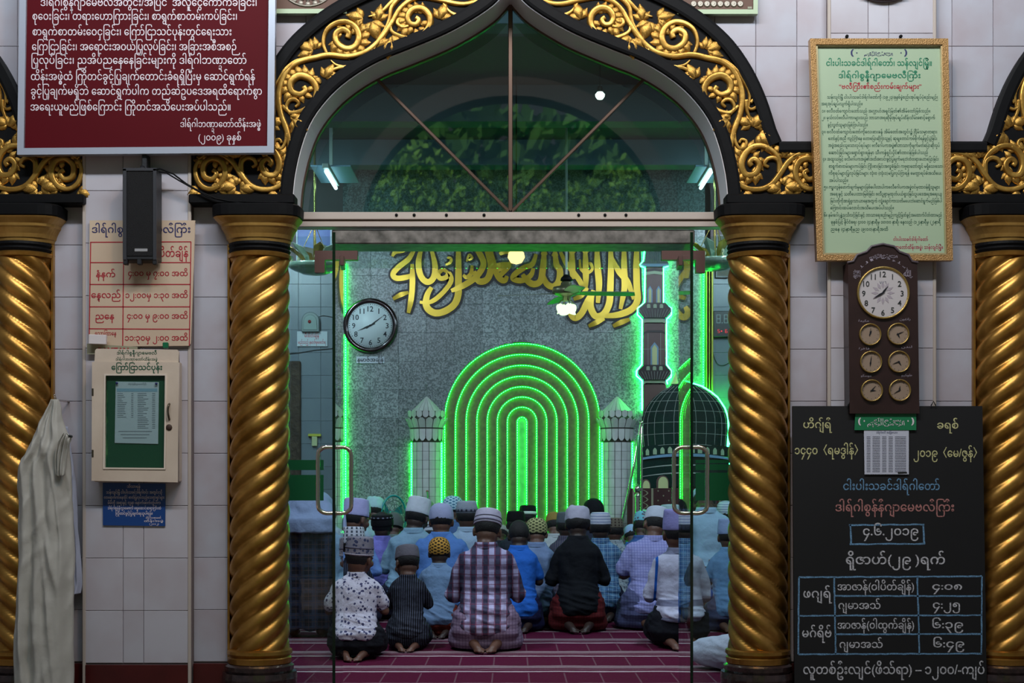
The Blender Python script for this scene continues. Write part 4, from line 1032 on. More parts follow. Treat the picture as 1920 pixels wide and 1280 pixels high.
# ---------------------------------------------------------------- wooden notice box
def notice_box():
    Y0 = -.15; r = thing('notice_cabinet', 'cream wooden notice cabinet with green felt behind glass', 'notice board', (PX(253), -.10, PZ(903, Y0)))
    mw = mat('cream_wood_paint', (212, 196, 178), .45, c2=(198, 180, 162), vscale=5, bump=.06)
    X = lambda p: PX(p, Y0); Z = lambda p: PZ(p, Y0)
    box('carcass', X(174), X(333), Y0+.016, -.06, Z(903), Z(677), mw, r, .004)
    fill2d('header_board', [(X(x), Z(y)) for x, y in ((178, 655), (180, 653), (331, 655), (334, 659), (334, 679), (176, 678), (177, 657))], [], Y0+.01, Y0+.03, mw, r)
    d = fill2d('door', [(X(x), Z(y)) for x, y in ((173, 678), (335, 679), (334, 904), (172, 901))], [[(X(x), Z(y)) for x, y in ((199, 704), (310, 704), (308, 877), (197, 876))]], Y0-.004, Y0+.016, mw, r)
    fill2d('door_bead', [(X(x), Z(y)) for x, y in ((196, 701), (313, 701), (311, 880), (194, 879))], [[(X(x), Z(y)) for x, y in ((199, 704), (310, 704), (308, 877), (197, 876))]], Y0-.008, Y0, mat('cream_bead', (222, 208, 192), .4), d if 0 else r)
    box('felt_panel', X(196), X(312), Y0+.012, Y0+.016, Z(879), Z(702), mat('green_felt', (16, 76, 50), .9, bump=.1, bscale=200), r, 0)
    box('glass_pane', X(197), X(311), Y0+.001, Y0+.003, Z(878), Z(703), M_GLASS, r, 0)
    pp = tag(quad('pinned_notice', [(217, 715), (298, 716), (296.5, 832), (215, 830)], Y0+.008, mat('notice_paper', (196, 200, 214), .6), None), 'white printed price list pinned on green felt', 'paper')
    Yp = Y0+.0072
    def row(x0, x1, y, w=.9, m=M_PB):
        return fill2d('print_line', [(PX(x0, Yp), PZ(y, Yp)), (PX(x1, Yp), PZ(y, Yp)), (PX(x1, Yp), PZ(y+w, Yp)), (PX(x0, Yp), PZ(y+w, Yp))], [], Yp, Yp+.0004, m, pp)
    mg = mat('print_grey', (112, 114, 130), .6)
    rnd = random.Random(3)
    text(pp, 'ဒါရ်ဂါစွန်နီဂျာမေဗလီကြီး', 240, 275, 721, 2.2, Yp, mg, res=1)
    quad('table_head', [(219, 728), (295, 728), (295, 734), (219, 734)], Yp, mat('print_pale_blue', (140, 170, 196), .6), pp, .0004)
    for k in range(20):
        y = 737+k*3.4
        if k < 14: row(220, 228+rnd.random()*10, y, .9, mg); row(246, 250, y, .9, mg)
        row(258, 268+rnd.random()*12, y, .9, mg); row(285, 291, y, .9, mg)
    for k in range(3): row(222+k*4, 285-k*5, 808+k*6, 1, mg)
    for x, y in ((219, 718), (293, 719)): lathe('push_pin', [(.002, 0), (.006, .002), (.006, .006), (.003, .008)], mat('pin_blue', (30, 34, 90), .3), pp, (PX(x, Y0), Y0+.004, PZ(y, Y0)), 10, rot=(pi/2, 0, 0))
    text(r, 'ဒါရ်ဂါစွန္နီဂျာမေဗလီ', 219, 294, 664, 4.5, Y0+.0088, M_PDG, .01); text(r, 'ဒါရ်ဂါဘဏ္ဍာတော်ထိန်းအဖွဲ့', 217, 295, 675.5, 3.6, Y0+.0088, M_PDG, .006)
    text(r, 'ကြော်ငြာသင်ပုန်း', 209, 304, 693, 7.5, Y0-.0052, M_PDG, .02)
    # handle with hasp
    bm = bmesh.new(); P = [(X(318), Y0-.004, Z(757)), (X(318), Y0-.022, Z(760)), (X(317), Y0-.024, Z(770)), (X(318), Y0-.022, Z(780)), (X(318), Y0-.006, Z(786))]
    tube_bm(bm, [local(r, p) for p in smooth_path(P, 4)], [.005]*17, 8); link('pull_handle', bm_mesh(bm, 'pull_handle', mat('tarnished_brass', (96, 88, 74), .4, metal=.8), True), r)
    lathe('lock_plate', [(.002, 0), (.014, .001), (.015, .005), (.01, .008)], mat('rusty_iron', (72, 54, 46), .6, metal=.4), r, (X(317.5), Y0-.002, Z(801)), 16, rot=(pi/2, 0, 0))
    for y in (735, 850): box('hinge', X(172.5), X(176), Y0-.006, Y0+.01, Z(y+7), Z(y-7), mat('tarnished_brass', (96, 88, 74)), r, .001)
notice_box()
# ---------------------------------------------------------------- blue sign
def blue_sign():
    Y = -.063; r = thing('blue_notice_sign', 'small blue sign with white lettering under the notice cabinet', 'sign', (PX(252), Y, PZ(985, Y)))
    quad('panel', [(192.5, 905), (310, 906), (309.5, 986), (193, 984.5)], Y, mat('blue_panel', (20, 66, 132), .4), r, .006)
    L = [('သိသာရန်', 238, 263, 914, 4), ('သန်လျင်မြို့ ငါးပါးသခင်ဒါရ်ဂါဝင်း အတွင်းသို့', 199, 304, 925, 4.2), ('လာရောက်ကာနေထိုင် ဓာတ်ပြုလုပ်သည့်သေတ္တာရှင်များ', 195, 308, 934.5, 4), ('မိမိတို့ အရာနှင့် လူနာ နောက်ဆက်တွဲပါက', 202, 301, 944.5, 4),
         ('ဒါရ်ဂါစွန်နီဂျာမေဗလီ ရှေ့ဆောင်ဆရာကြီးထံ', 202, 302, 954.5, 4), ('ကြိုတင်ခွင့်ပြုချက်ရယူပါရန်။', 217, 286, 964.5, 4), ('ဒါရ်ဂါဘဏ္ဍာတော်', 273, 302, 972, 2.6), ('ထိန်းအဖွဲ့', 270, 306, 978, 2.6), ('(၂၀၁၂)', 280, 298, 983.5, 2.4)]
    for b, x0, x1, y, s in L: text(r, b, x0, x1, y, s, Y-.0008, M_PW, .008, res=1)
blue_sign()

# ---------------------------------------------------------------- green rules poster
def poster():
    Y = -.115; r = thing('rules_poster', 'pale green framed poster of Burmese rules in gilt frame', 'poster', (PX(1652), Y, PZ(487, Y)))
    pts = [(1519, 72), (1778, 72), (1787, 488), (1532, 488)]
    mg = mat('gilt_frame', (166, 128, 78), .4, metal=.45, bump=.5, bscale=160)
    quad('backing', [(1523, 76), (1774, 76), (1783, 484), (1536, 484)], Y-.004, mat('poster_green', (170, 190, 160), .35, c2=(164, 185, 154), vscale=2), r, .02)
    def rails(nm, P, w, y0, y1, m):
        c = (1652, 280); q = [(x+w*(1 if x < c[0] else -1), y+w*(1 if y < c[1] else -1)) for x, y in P]
        for i in range(4):
            j = (i+1) % 4; fill2d(nm, [(PX(x, y0), PZ(y, y0)) for x, y in (P[i], P[j], q[j], q[i])], [], y0, y1, m, r)
        return q
    q = rails('frame_rail', pts, 11, Y-.026, Y+.02, mg)
    rails('inner_slip', q, 3.2, Y-.018, Y, mat('bright_gilt', (226, 208, 160), .25, metal=.6))
    Yp = Y-.0052
    def sk(y): return (y-72)*.031
    def tx(b, x0, x1, y, s, m, o=.01, res=1): text(r, b, x0, x1, y, s*.84, Yp, m, o, res=res)
    for x, a in ((1601, 1), (1695, -1)):
        bm = [(x+a*(-1+0)+7*cos(t)*a*-1+3*a*0, 99+7*sin(t)) for t in [R(-70+20*k) for k in range(8)]]
        pts2 = [(x-a*6*cos(R(-75+15*k)), 99+7.5*sin(R(-75+15*k))) for k in range(11)]+[(x-a*3.4*cos(R(75-15*k))+a*.6, 99+6.2*sin(R(75-15*k))) for k in range(11)]
        quad('crescent', pts2, Yp, M_PB, r, .0004)
        quad('dot', [(x+a*4, 99), (x+a*5.5, 97.5), (x+a*7, 99), (x+a*5.5, 100.5)], Yp, M_PB, r, .0004)
    tx('\uFDFD', 1620, 1674, 104, 8, M_PB, 0.004)
    tx('ငါးပါးသခင်ဒါရ်ဂါတော်၊ သန်လျင်မြို့။', 1549, 1747, 123, 9.5, M_PG, .02)
    tx('ဒါရ်ဂါစွန္နီဂျာမေဗလီကြီး', 1572, 1726, 146, 9, M_PG, .02)
    tx('“ဗလီကြီး၏စည်းကမ်းချက်များ”', 1573, 1728, 166, 7.5, M_PR, .02)
    B = [(1551, 1759, 183.5, 'သန်လျင်မြို့ ငါးပါးသခင်ဒါရ်ဂါတော်ကို (၁၉၂၃)ခုနှစ်ဖွဲ့စည်းအုပ်ချုပ်ပုံစည်းမျဉ်း'), (1540, 1617, 196, 'အရအုပ်ချုပ်လျက်ရှိပါသည်။'),
         (1541, 1744, 209.5, '၁။ ဗလီဝတ်ကျောင်းတော်သည် အလ္လာဟ်အရှင်မြတ်၏အိမ်တော်ဖြစ်သည်။'), (1541, 1753, 222, '၂။ မုသ်လင်ဗလီပါကားများသည် ဘာသာအရဆိုမိုအုပ်ချုပ်ထိန်းသိမ်းစောင့်ရှောက်'), (1552, 1627, 235.5, 'ခွင့်လွှတ်သူများဖြစ်ကြပါသည်။'),
         (1541, 1757, 248.5, '၃။ ဗလီဝတ်ကျောင်းတော်ကိုလေးစားခန့် အိမ်တော်အတွင်း၌ ငြိမ်သမ္မာတရား'), (1553, 1757, 261, 'တော်နှင့်အညီ ကျင့်ကြံနေ ဟောပြောဆိုကြသူနှင့် ဆုချုတောင်ကဗ်စိုက်ရန်ဖွင့်ပွဲခြင်း'), (1553, 1762, 274, 'အဖွဲ့အစည်းသူသောလုပ်ရပ်များ ဗလီဂေါပကအဖွဲ့၏ဘာသာကိုဖျက်မတ်ပြောဆိုလှုပ်'), (1554, 1740, 287.5, 'ဆောင်ခြင်းများရှောင်ရှားရန်မှာ သီးကန့်ရှင်းပိုင်၏တာဝန်ဖြစ်ပါသည်'),
         (1543, 1760, 299.5, '၄။ အထူးသဖြင့် ဗလီဂေါပကအဖွဲ့၏အတိအလင်းခွင့်ပြုချက်မရဘဲတံတရားဟောပြောခြင်း'), (1554, 1767, 313, 'စာရွက်စာတမ်းများကပ်ခြင်း ကြိုးစားခြင်းအလှူခံခြင်း ကဗ္ဗရာတော်တွင် မရှိသေးသော'), (1554, 1765, 326, 'ကိစ္စရပ်များပြုလုပ်ခြင်းများ လုံးဝ (လုံးဝ)မပြုလုပ်ကြရန် မေတ္တာရပ်ခံအသိပေး'), (1555, 1590, 339.5, 'အပ်ပါသည်။'),
         (1545, 1762, 352, '၅။ ကျူးလွန်ဖောက်ဖျက်မှုများဖြစ်ပေါ်လာပါကဗလီဂေါပကအဖွဲ့ဝင်မှတာဝန်ရှိသူများ'), (1556, 1766, 365, 'အရေးနှင့် သတိပေးတားမြစ်ခြင်း ဗလီဥစ္စာမှထုတ်ပယ်ရှားခြင်းဥပဒေအရအရေးယူ'), (1557, 1766, 378, 'ခြင်းတို့ကိုအာရုံစူးသာယာနေအတွက် လျှံ့ချောင်ကာသတိမပေးဘဲဆောင်ရွက်မည်ဖြစ်ပါ'), (1557, 1676, 391, 'ကြောင်းထပ်လောင်းအသိပေးအပ်ပါသည်။'),
         (1545, 1766, 404.5, '၆။ နမ်းဂေါပ္ပနွဲ့ညသိလင့်ခြင်းနှင့် ဘာသာရေးစည်းမျဉ်းကျင့်ဖြတ်ခွင့်အထောက်ပိတ်ထားမည်'), (1558, 1764, 417.5, 'ခုနှစ်ပြင့် နိုင်ငံရေး ၄း၀၀ (၄)နာရီမှ ၁၀း၀၀ နာရီ၊ နေ့လည် (၁၂)နာရီမှ (၂)နာရီ'), (1558, 1665, 431, 'ညနေ (၄)နာရီမှည (၉း၀၀)နာရီအထိ')]
    for x0, x1, y, b in B: tx(b, x0, x1, y+1, 5.2, M_PDG, .006)
    tx('ငါးပါးသခင်ဒါရ်ဂါတော်', 1675, 1740, 451, 5.2, M_PM, .01); tx('ဘဏ္ဍာတော်ထိန်းအဖွဲ့၊ သန်လျင်မြို့။', 1666, 1768, 466, 5.6, M_PM, .01)
    for x in (1589, 1690): lathe('hanging_screw', [(.003, 0), (.008, .002), (.008, .012), (.004, .014)], M_BLACK, r, (PX(x, -.08), -.062, PZ(67, -.08)), 10, rot=(pi/2, 0, 0))
poster()

# ---------------------------------------------------------------- clocks
def numerals(parent, cx, cy, rad, size, Y, m, nums=range(1, 13)):
    for n in nums:
        a = R(90-30*n); x, y = cx+rad*cos(a), cy-rad*sin(a); w = size*{1: .38, 10: 1.2, 11: .9, 12: 1.15}.get(n, .62)
        text(parent, str(n), x-w/2, x+w/2, y+size*.5, size*.74, Y, m, .01, 'numeral', fit=False)
def hand(parent, cx, cy, deg, L, w, Y, m, nm, tail=.2):
    k = SCL(Y); c = (PX(cx, Y), PZ(cy, Y)); d = Vector((sin(R(deg)), cos(R(deg)))); n = Vector((d.y, -d.x))
    P = [(c[0]-d.x*L*tail*k-n.x*w*k*.6, c[1]-d.y*L*tail*k-n.y*w*k*.6), (c[0]+d.x*L*.3*k-n.x*w*k, c[1]+d.y*L*.3*k-n.y*w*k), (c[0]+d.x*L*k, c[1]+d.y*L*k), (c[0]+d.x*L*.3*k+n.x*w*k, c[1]+d.y*L*.3*k+n.y*w*k), (c[0]-d.x*L*tail*k+n.x*w*k*.6, c[1]-d.y*L*tail*k+n.y*w*k*.6)]
    return fill2d(nm, P, [], Y, Y+.001, m, parent)
M_FACE = mat('clock_face', (196, 190, 190), .4); M_FACE2 = mat('small_dial', (150, 130, 112), .4); M_RIM = mat('clock_brass_rim', (188, 158, 92), .3, metal=.8)
M_HAND = mat('clock_hand', (26, 28, 34), .4)
def cabinet_clock():
    Y0 = -.165; r = thing('world_clock_cabinet', 'dark brown tall clock panel with one big and six small dials', 'clock', (PX(1656), -.1, PZ(775, Y0)))
    mc = mat('dark_walnut', (52, 34, 32), .35, c2=(44, 28, 26), vscale=10)
    L = [(1593, 775), (1590, 492), (1600, 490), (1607, 478), (1625, 472), (1634, 462), (1655, 457.5), (1676, 462), (1686, 472), (1703, 478), (1710, 490), (1720, 492), (1724, 775)]
    fill2d('body', [(PX(x, Y0), PZ(y, Y0)) for x, y in L], [], Y0, -.062, mc, r)
    L2 = [(1590, 492), (1600, 490), (1607, 478), (1625, 472), (1634, 462), (1655, 457.5), (1676, 462), (1686, 472), (1703, 478), (1710, 490), (1720, 492)]
    tube('crest_moulding', [(PX(x, Y0), Y0-.002, PZ(y, Y0)) for x, y in L2], .006, mat('crest_grey', (84, 74, 80), .4), r, 8)
    Yf = Y0-.004
    def dial(nm, cx, cy, rad, rim, face):
        lathe(nm+'_rim', [((rad-rim)*SCL(Y0), 0), ((rad-rim)*SCL(Y0), .010), ((rad-rim/2)*SCL(Y0), .016), (rad*SCL(Y0), .010), (rad*SCL(Y0), 0)], M_RIM, r, (PX(cx, Y0), Y0, PZ(cy, Y0)), 48, rot=(pi/2, 0, 0))
        lathe(nm+'_face', [(.001, 0), ((rad-rim+.5)*SCL(Y0), 0), ((rad-rim+.5)*SCL(Y0), .004), (.001, .004)], face, r, (PX(cx, Y0), Y0, PZ(cy, Y0)), 48, rot=(pi/2, 0, 0), smooth=False)
    dial('large_dial', 1655.5, 549, 49.5, 4, M_FACE); numerals(r, 1655.5, 549.5, 36, 11, Y0-.006, M_PK)
    hand(r, 1655, 549, 38, 17, 1.8, Y0-.008, M_HAND, 'hour_hand'); hand(r, 1655, 549, 240, 20, 1.8, Y0-.009, M_HAND, 'minute_hand')
    # faint rosette print on the dial
    mz = mat('print_faint', (168, 158, 166), .5)
    for k in range(12):
        a = R(30*k); quad('rosette_print', [(1655.5+x*cos(a)-y*sin(a), 549+x*sin(a)+y*cos(a)) for x, y in ((8, 0), (14, -3), (22, 0), (14, 3))], Y0-.0052, mz, r, .0004)
    text(r, '٧٨٦', 1649, 1662, 532, 4, Y0-.006, mat('print_grey', (112, 114, 130), .6), .005)
    sm = [(1631, 627, 25, 8), (1683.5, 626, 155, 66), (1632.5, 678.5, 186, 8), (1685, 678, 145, 250), (1634, 732, 90, 42), (1686.5, 731.5, 8, 240)]
    for cx, cy, h1, h2 in sm:
        dial('small_dial', cx, cy, 20.8, 2.6, M_FACE2)
        hand(r, cx, cy, h1, 9, 1.5, Y0-.006, M_HAND, 'hour_hand'); hand(r, cx, cy, h2, 13, .9, Y0-.007, M_HAND, 'minute_hand')
        for k in range(12):
            a = R(30*k); x, y = cx+15.5*cos(a), cy+15.5*sin(a); quad('dial_mark', [(x-.5, y-.5), (x+.5, y-.5), (x+.5, y+.5), (x-.5, y+.5)], Y0-.0052, M_HAND, r, .0004)
    ml = mat('print_silver', (150, 140, 152), .5)
    tx = lambda b, x0, x1, y, s, rot=0: text(r, b, x0, x1, y, s, Y0-.0012, ml, .004, res=1, rot=rot, pivot=((x0+x1)/2, y))
    tx('\uFDFD', 1630, 1683, 483, 6); 
    AR = 'اللهم صلِّ على محمد وعلى آل محمد'
    def ar(s):  # isolated -> joined presentation forms for the short dial captions
        return ''.join(reversed(s))
    n = 13
    for k in range(n):
        a = R(152-124*k/(n-1)); x, y = 1655.5+60*cos(a), 549-66*sin(a)
        text(r, 'ﻢﻬﻠﻟﺍﺔﻌﻣﻮﻠﺳﻯﻞﺑ'[k % 13], x-3.2, x+3.2, y+2, 3.4, Y0-.0012, ml, .004, res=1, rot=R(90)-a, pivot=(x, y))
    for (x, y) in ((1607, 512), (1701, 512)): tx('ﷺ' if x < 1650 else 'ﷲ', x-7, x+7, y+6, 9)
    for cx, cy, b in ((1619, 603, 'ﺔﻤﺮﻜﻣ'), (1697, 600, 'ﻦﻮﻏﻧﺍﺭ'), (1620, 655, 'ﺓﺮﻫﺎﻗ'), (1700, 652, 'ﻥﺪﻨﻟ'), (1624, 706, 'ﻮﻛﺴﻮﻣ'), (1700, 705, 'ﻮﻴﻜﻮﻃ')):
        tx(b, cx-10, cx+10, cy, 3.4)
cabinet_clock()
def round_clock():
    Y0 = YB-.05; cx, cy = 694.5, 610; k = SCL(Y0); r = thing('round_wall_clock', 'round wall clock with black rim showing ten past eight', 'clock', (PX(cx, Y0), YB, PZ(cy, Y0)))
    mr = mat('clock_black_rim', (30, 16, 18), .18, coat=.6)
    def D(nm, prof, m, y): return lathe(nm, prof, m, r, (PX(cx, Y0), y, PZ(cy, Y0)), 56, rot=(pi/2, 0, 0))
    D('rim', [(42*k, -.02), (42*k, .012), (44*k, .02), (48*k, .022), (51*k, .010), (51.5*k, -.04)], mr, Y0)
    D('face', [(.001, -.03), (43*k, -.03), (43*k, .004), (.001, .004)], mat('clock_white_face', (244, 247, 252), .35), Y0)
    numerals(r, cx, cy, 31.5, 10.5, Y0-.006, mat('numeral_ink', (30, 34, 46), .5))
    hand(r, cx, cy, 247, 27, 1.8, Y0-.008, M_HAND, 'hour_hand', .35); hand(r, cx, cy, 53, 32, 1.3, Y0-.010, M_HAND, 'minute_hand', .3)
    D('hand_boss', [(.001, .012), (2*k, .012), (2*k, .004), (.001, .004)], M_HAND, Y0)
    for q in range(60):
        a = R(6*q); x, y = cx+39.5*cos(a), cy+39.5*sin(a); w = .55 if q % 5 else .8
        quad('minute_mark', [(x-w, y-w), (x+w, y-w), (x+w, y+w), (x-w, y+w)], Y0-.0052, M_HAND, r, .0005)
    bm = bmesh.new(); bm.faces.new([bm.verts.new(local(r, (PX(cx, Y0)+43*k*cos(2*pi*q/40), Y0-.015, PZ(cy, Y0)+43*k*sin(2*pi*q/40)))) for q in range(40)]); link('glass_cover', bm_mesh(bm, 'glass_cover', M_GLASS), r)
round_clock()
def small_labels():
    Y = YB-.02; r = thing('clock_caption_sign', 'small white strip of Burmese lettering under the round clock', 'sign', (PX(694), YB, PZ(681, Y)))
    quad('strip', [(668, 668), (721, 668), (721, 681), (668, 681)], Y, mat('strip_white', (176, 188, 196), .5), r, .006); text(r, 'နမာဇ်အချိန်', 670, 719, 677.5, 5.5, Y-.001, M_PK, .02)
    Y = YB+.08; r = thing('prayer_notice_sign', 'white notice with red lettering under the wall siren', 'sign', (PX(590), Y, PZ(648, Y)))
    quad('sheet', [(557, 621), (614, 621), (614, 649), (557, 649)], Y, mat('sheet_white', (184, 194, 200), .5), r, .005)
    text(r, 'မီးစိတ်ချိန်', 571, 598, 632, 5, Y-.001, M_PR, .01); text(r, 'မည်သည့် နမာဇ်မှမဖတ်ရ', 559, 611, 644, 4.6, Y-.001, M_PR, .01)
    # siren / wall lamp
    Z = lambda p: PZ(p, Y); X = lambda p: PX(p, Y); r = thing('wall_siren', 'arched clear plastic wall siren on pale tiles', 'siren', (X(582), YB+.09, Z(621)))
    A = [(568, 621)]+[(583-15*cos(pi*k/10), 602-15*sin(pi*k/10)) for k in range(11)]+[(598, 621)]
    fill2d('housing', [(X(x), Z(y)) for x, y in A], [], YB+.03, YB+.095, mat('siren_grey', (120, 134, 134), .3), r, bev=.008)
    A = [(571, 618)]+[(583-11*cos(pi*k/10), 603-11*sin(pi*k/10)) for k in range(11)]+[(595, 618)]
    fill2d('lens', [(X(x), Z(y)) for x, y in A], [], YB+.02, YB+.04, mat('siren_lens', (146, 164, 160), .15), r, bev=.006)
    lathe('red_lamp', [(.001, 0), (.018, 0), (.016, .014), (.001, .018)], mat('dull_red', (140, 40, 44), .4), r, (X(582), YB+.024, Z(604)), 16, rot=(pi/2, 0, 0))
    w = tube('wall_wire', [(X(x), YB+.09, Z(y)) for x, y in ((540, 663), (560, 661), (590, 656), (623, 653))], .004, M_PK); tag(w, 'thin dark wire crossing the pale tiles below the siren', 'cable')
    w = tube('wall_wire', [(X(x), YB+.09, Z(y)) for x, y in ((596, 594), (606, 591), (623, 594))], .003, M_PK); tag(w, 'short thin wire running right from the siren', 'cable')
    hk = thing('towel_hook', 'small yellow and white plastic hook on pale tiles', 'hook', (X(590), YB+.09, Z(836)))
    box('cap', X(578), X(602), YB+.06, YB+.095, Z(818), Z(813), mat('dull_yellow', (176, 178, 60), .5), hk, .003); box('body', X(585), X(595), YB+.06, YB+.095, Z(836), Z(818), mat('pale_yellow', (178, 186, 140), .5), hk, .003)
    bs = tag(box('weathered_board', X(530), X(564), YB+.05, YB+.098, .2, Z(677), mat('brown_carved_bark', (72, 58, 44), .7, c2=(46, 36, 28), vscale=26, bump=.9, bscale=30), None, .008), 'tall dark brown textured board standing against the pale tiles', 'board')
    # digital clock
    Y2 = YB+.06; r = thing('digital_prayer_clock', 'black digital clock with red and grey digits beside the gold column', 'clock', (PX(1357, Y2), YB+.09, PZ(631, Y2)))
    box('case', PX(1337, Y2), PX(1385, Y2), Y2-.02, YB+.098, PZ(632, Y2), PZ(583, Y2), mat('clock_case_black', (26, 30, 32), .3), r, .006)
    mg = mat('dim_segment', (120, 134, 134), .4, emit=(120, 134, 134), estr=.25); mr = mat('red_segment', (255, 40, 50), .4, emit=(255, 30, 44), estr=1.6)
    Yd = Y2-.022
    SEG = {'8': 'abcdefg', '5': 'afgcd', '6': 'afgcde'}
    def digit(ch, x, y, w, h, m, t):
        P = {'a': (x, y, x+w, y+t), 'd': (x, y+h-t, x+w, y+h), 'g': (x, y+h/2-t/2, x+w, y+h/2+t/2), 'f': (x, y, x+t, y+h/2), 'e': (x, y+h/2, x+t, y+h), 'b': (x+w-t, y, x+w, y+h/2), 'c': (x+w-t, y+h/2, x+w, y+h)}
        for c in SEG[ch]:
            a, b, c2_, d = P[c]; g = .35; quad('digit_segment', [(a+g, b+g), (c2_-g, b+g), (c2_-g, d-g), (a+g, d-g)], Yd, m, r, .001)
    digit('8', 1343, 589, 8.5, 17, mg, 2); digit('8', 1357, 589, 8.5, 17, mg, 2); digit('8', 1371, 589, 8.5, 17, mg, 2); quad('digit_dot', [(1353, 604), (1355, 604), (1355, 606), (1353, 606)], Yd, mg, r)
    digit('5', 1345.5, 617, 4.5, 7, mr, 1.1); quad('digit_dot', [(1352, 619.5), (1354, 619.5), (1354, 621.5), (1352, 621.5)], Yd, mr, r); digit('6', 1359.5, 617, 4.5, 7, mr, 1.1)
    w = tube('clock_flex', smooth_path([(PX(x, Y2), YB+.085, PZ(y, Y2)) for x, y in ((1338, 632), (1336, 655), (1345, 680), (1358, 684), (1372, 676))], 4), .0035, M_PK); tag(w, 'black flex drooping below the digital clock', 'cable')
small_labels()

# ---------------------------------------------------------------- blackboard with chalk writing
def blackboard():
    Y = -.14; r = thing('chalk_blackboard', 'black chalkboard with prayer times written in chalk', 'blackboard', (PX(1668), Y, PZ(1290, Y)))
    quad('board', [(1486, 761), (1842, 761), (1851, 1330), (1490, 1330)], Y, mat('blackboard_black', (11, 11, 13), .6, c2=(15, 15, 18), vscale=2.5), r, .018)
    def chalk(nm, c):
        if nm in MATS: return MATS[nm]
        m = mat(nm, c, .9, c2=tuple(int(v*.62) for v in c), vscale=160); return m
    cy, cb, cw, cp = chalk('chalk_yellow', (226, 222, 160)), chalk('chalk_blue', (120, 168, 208)), chalk('chalk_white', (226, 226, 232)), chalk('chalk_pink', (204, 140, 134))
    Yp = Y-.0012
    T = lambda b, x0, x1, y, s, m, o=.0: text(r, b, x0, x1, y, s*.9, Yp, m, o+.014)
    T('ဟိဂျ်ရီ', 1506, 1560, 802, 12, cy, .0); T('ခရစ်', 1757, 1797, 803, 12, cy); T('၁၄၄၀〈ရမဒွါန်〉', 1490, 1609, 851, 13, cy); T('၂၀၁၉〈မေ/ဇွန်〉', 1713, 1832, 856, 13, cy)
    T('ငါးပါးသခင်ဒါရ်ဂါတော်', 1581, 1762, 918, 13, cb); T('ဒါရ်ဂါစွန်နီဂျာမေဗလီကြီး', 1566, 1789, 958, 14, cp); T('၄.၆.၂၀၁၉', 1618, 1722, 1003, 14, cw); T('ရိုဇာဟ်(၂၉ )ရက်', 1586, 1772, 1057, 15, cw)
    T('ဖဂျရ်', 1506, 1560, 1120, 14, cw); T('မဂ်ရိဗ်', 1504, 1559, 1194, 14, cw)
    T('အာဇာန်(ဝါပိတ်ချိန်)', 1570, 1714, 1106, 12, cw); T('၄:၀၈', 1748, 1804, 1105, 11, cw); T('ဂျမာအသ်', 1572, 1651, 1141, 12, cw); T('၄:၂၅', 1749, 1800, 1140, 12, cw)
    T('အာဇာန်(ဝါထွက်ချိန်)', 1570, 1714, 1178, 12, cw); T('၆:၃၉', 1748, 1806, 1177, 12, cw); T('ဂျမာအသ်', 1574, 1655, 1214, 12, cw); T('၆:၄၉', 1750, 1808, 1213, 12, cw)
    T('လူတစ်ဦးလျင်(ဖိသ်ရာ) – ၁၂၀၀/-ကျပ်', 1506, 1846, 1263, 15, cw)
    rnd = random.Random(5)
    def ln(x0, y0, x1, y1, w=3.2, m=cb):
        n = max(3, int(math.hypot(x1-x0, y1-y0)/9)); dx, dy = x1-x0, y1-y0; L = math.hypot(dx, dy); nx, ny = -dy/L, dx/L; A, B = [], []
        for k in range(n+1):
            j = rnd.uniform(-.5, .5); ww = w/2*rnd.uniform(.75, 1.1); A.append((x0+dx*k/n+nx*(ww+j), y0+dy*k/n+ny*(ww+j))); B.append((x0+dx*k/n-nx*(ww-j), y0+dy*k/n-ny*(ww-j)))
        fill2d('chalk_line', [(PX(x, Yp), PZ(y, Yp)) for x, y in A+B[::-1]], [], Yp, Yp+.0006, m, r)
    ln(1592, 984, 1733, 983); ln(1593, 1020, 1734, 1019); ln(1594, 983, 1596, 1020); ln(1731, 984, 1733, 1020)
    ln(1498, 1082, 1841, 1080); ln(1498, 1082, 1497, 1226); ln(1841, 1080, 1840, 1226); ln(1497, 1226, 1841, 1225)
    ln(1564, 1082, 1567, 1226); ln(1720, 1081, 1724, 1226); ln(1566, 1117, 1841, 1117); ln(1498, 1154, 1841, 1153); ln(1566, 1189, 1841, 1188)
    hk = thing('board_hook', 'small dark hook holding the blackboard top', 'hook', (PX(1580), -.14, PZ(757)))
    for x in (1580, 1733): tube('hook', [(PX(x-4), -.15, PZ(763)), (PX(x), -.152, PZ(755)), (PX(x+4), -.15, PZ(763))], .003, M_PK, hk)
    ch = thing('calendar_banner', 'green paper banner with white crescents pinned on the blackboard', 'banner', (PX(1661), Y-.01, PZ(806)))
    quad('banner_sheet', [(1604, 774), (1718, 774), (1718, 806), (1602, 806)], Y-.012, mat('banner_green', (22, 122, 76), .5), ch, .004)
    for x, a in ((1612, 1), (1711, -1)):
        pts2 = [(x-a*6*cos(R(-75+15*k))+a*3, 790+8*sin(R(-75+15*k))) for k in range(11)]+[(x-a*2.8*cos(R(75-15*k))+a*3, 790+6.5*sin(R(75-15*k))) for k in range(11)]
        quad('crescent', pts2, Y-.0134, M_PW, ch, .0004); quad('star', [(x+a*7, 789), (x+a*8.5, 787), (x+a*10, 789), (x+a*8.5, 791)], Y-.0134, M_PW, ch, .0004)
    text(ch, '\uFDFD', 1626, 1696, 797, 12, Y-.0134, M_PW, .0, res=1)
    cs = thing('calendar_sheet', 'white printed timetable sheet under the green banner', 'paper', (PX(1661), Y-.01, PZ(889)))
    quad('sheet', [(1620, 806), (1704, 806), (1704, 889), (1621, 889)], Y-.009, MATS['notice_paper'], cs, .002)
    mg = MATS['print_grey']
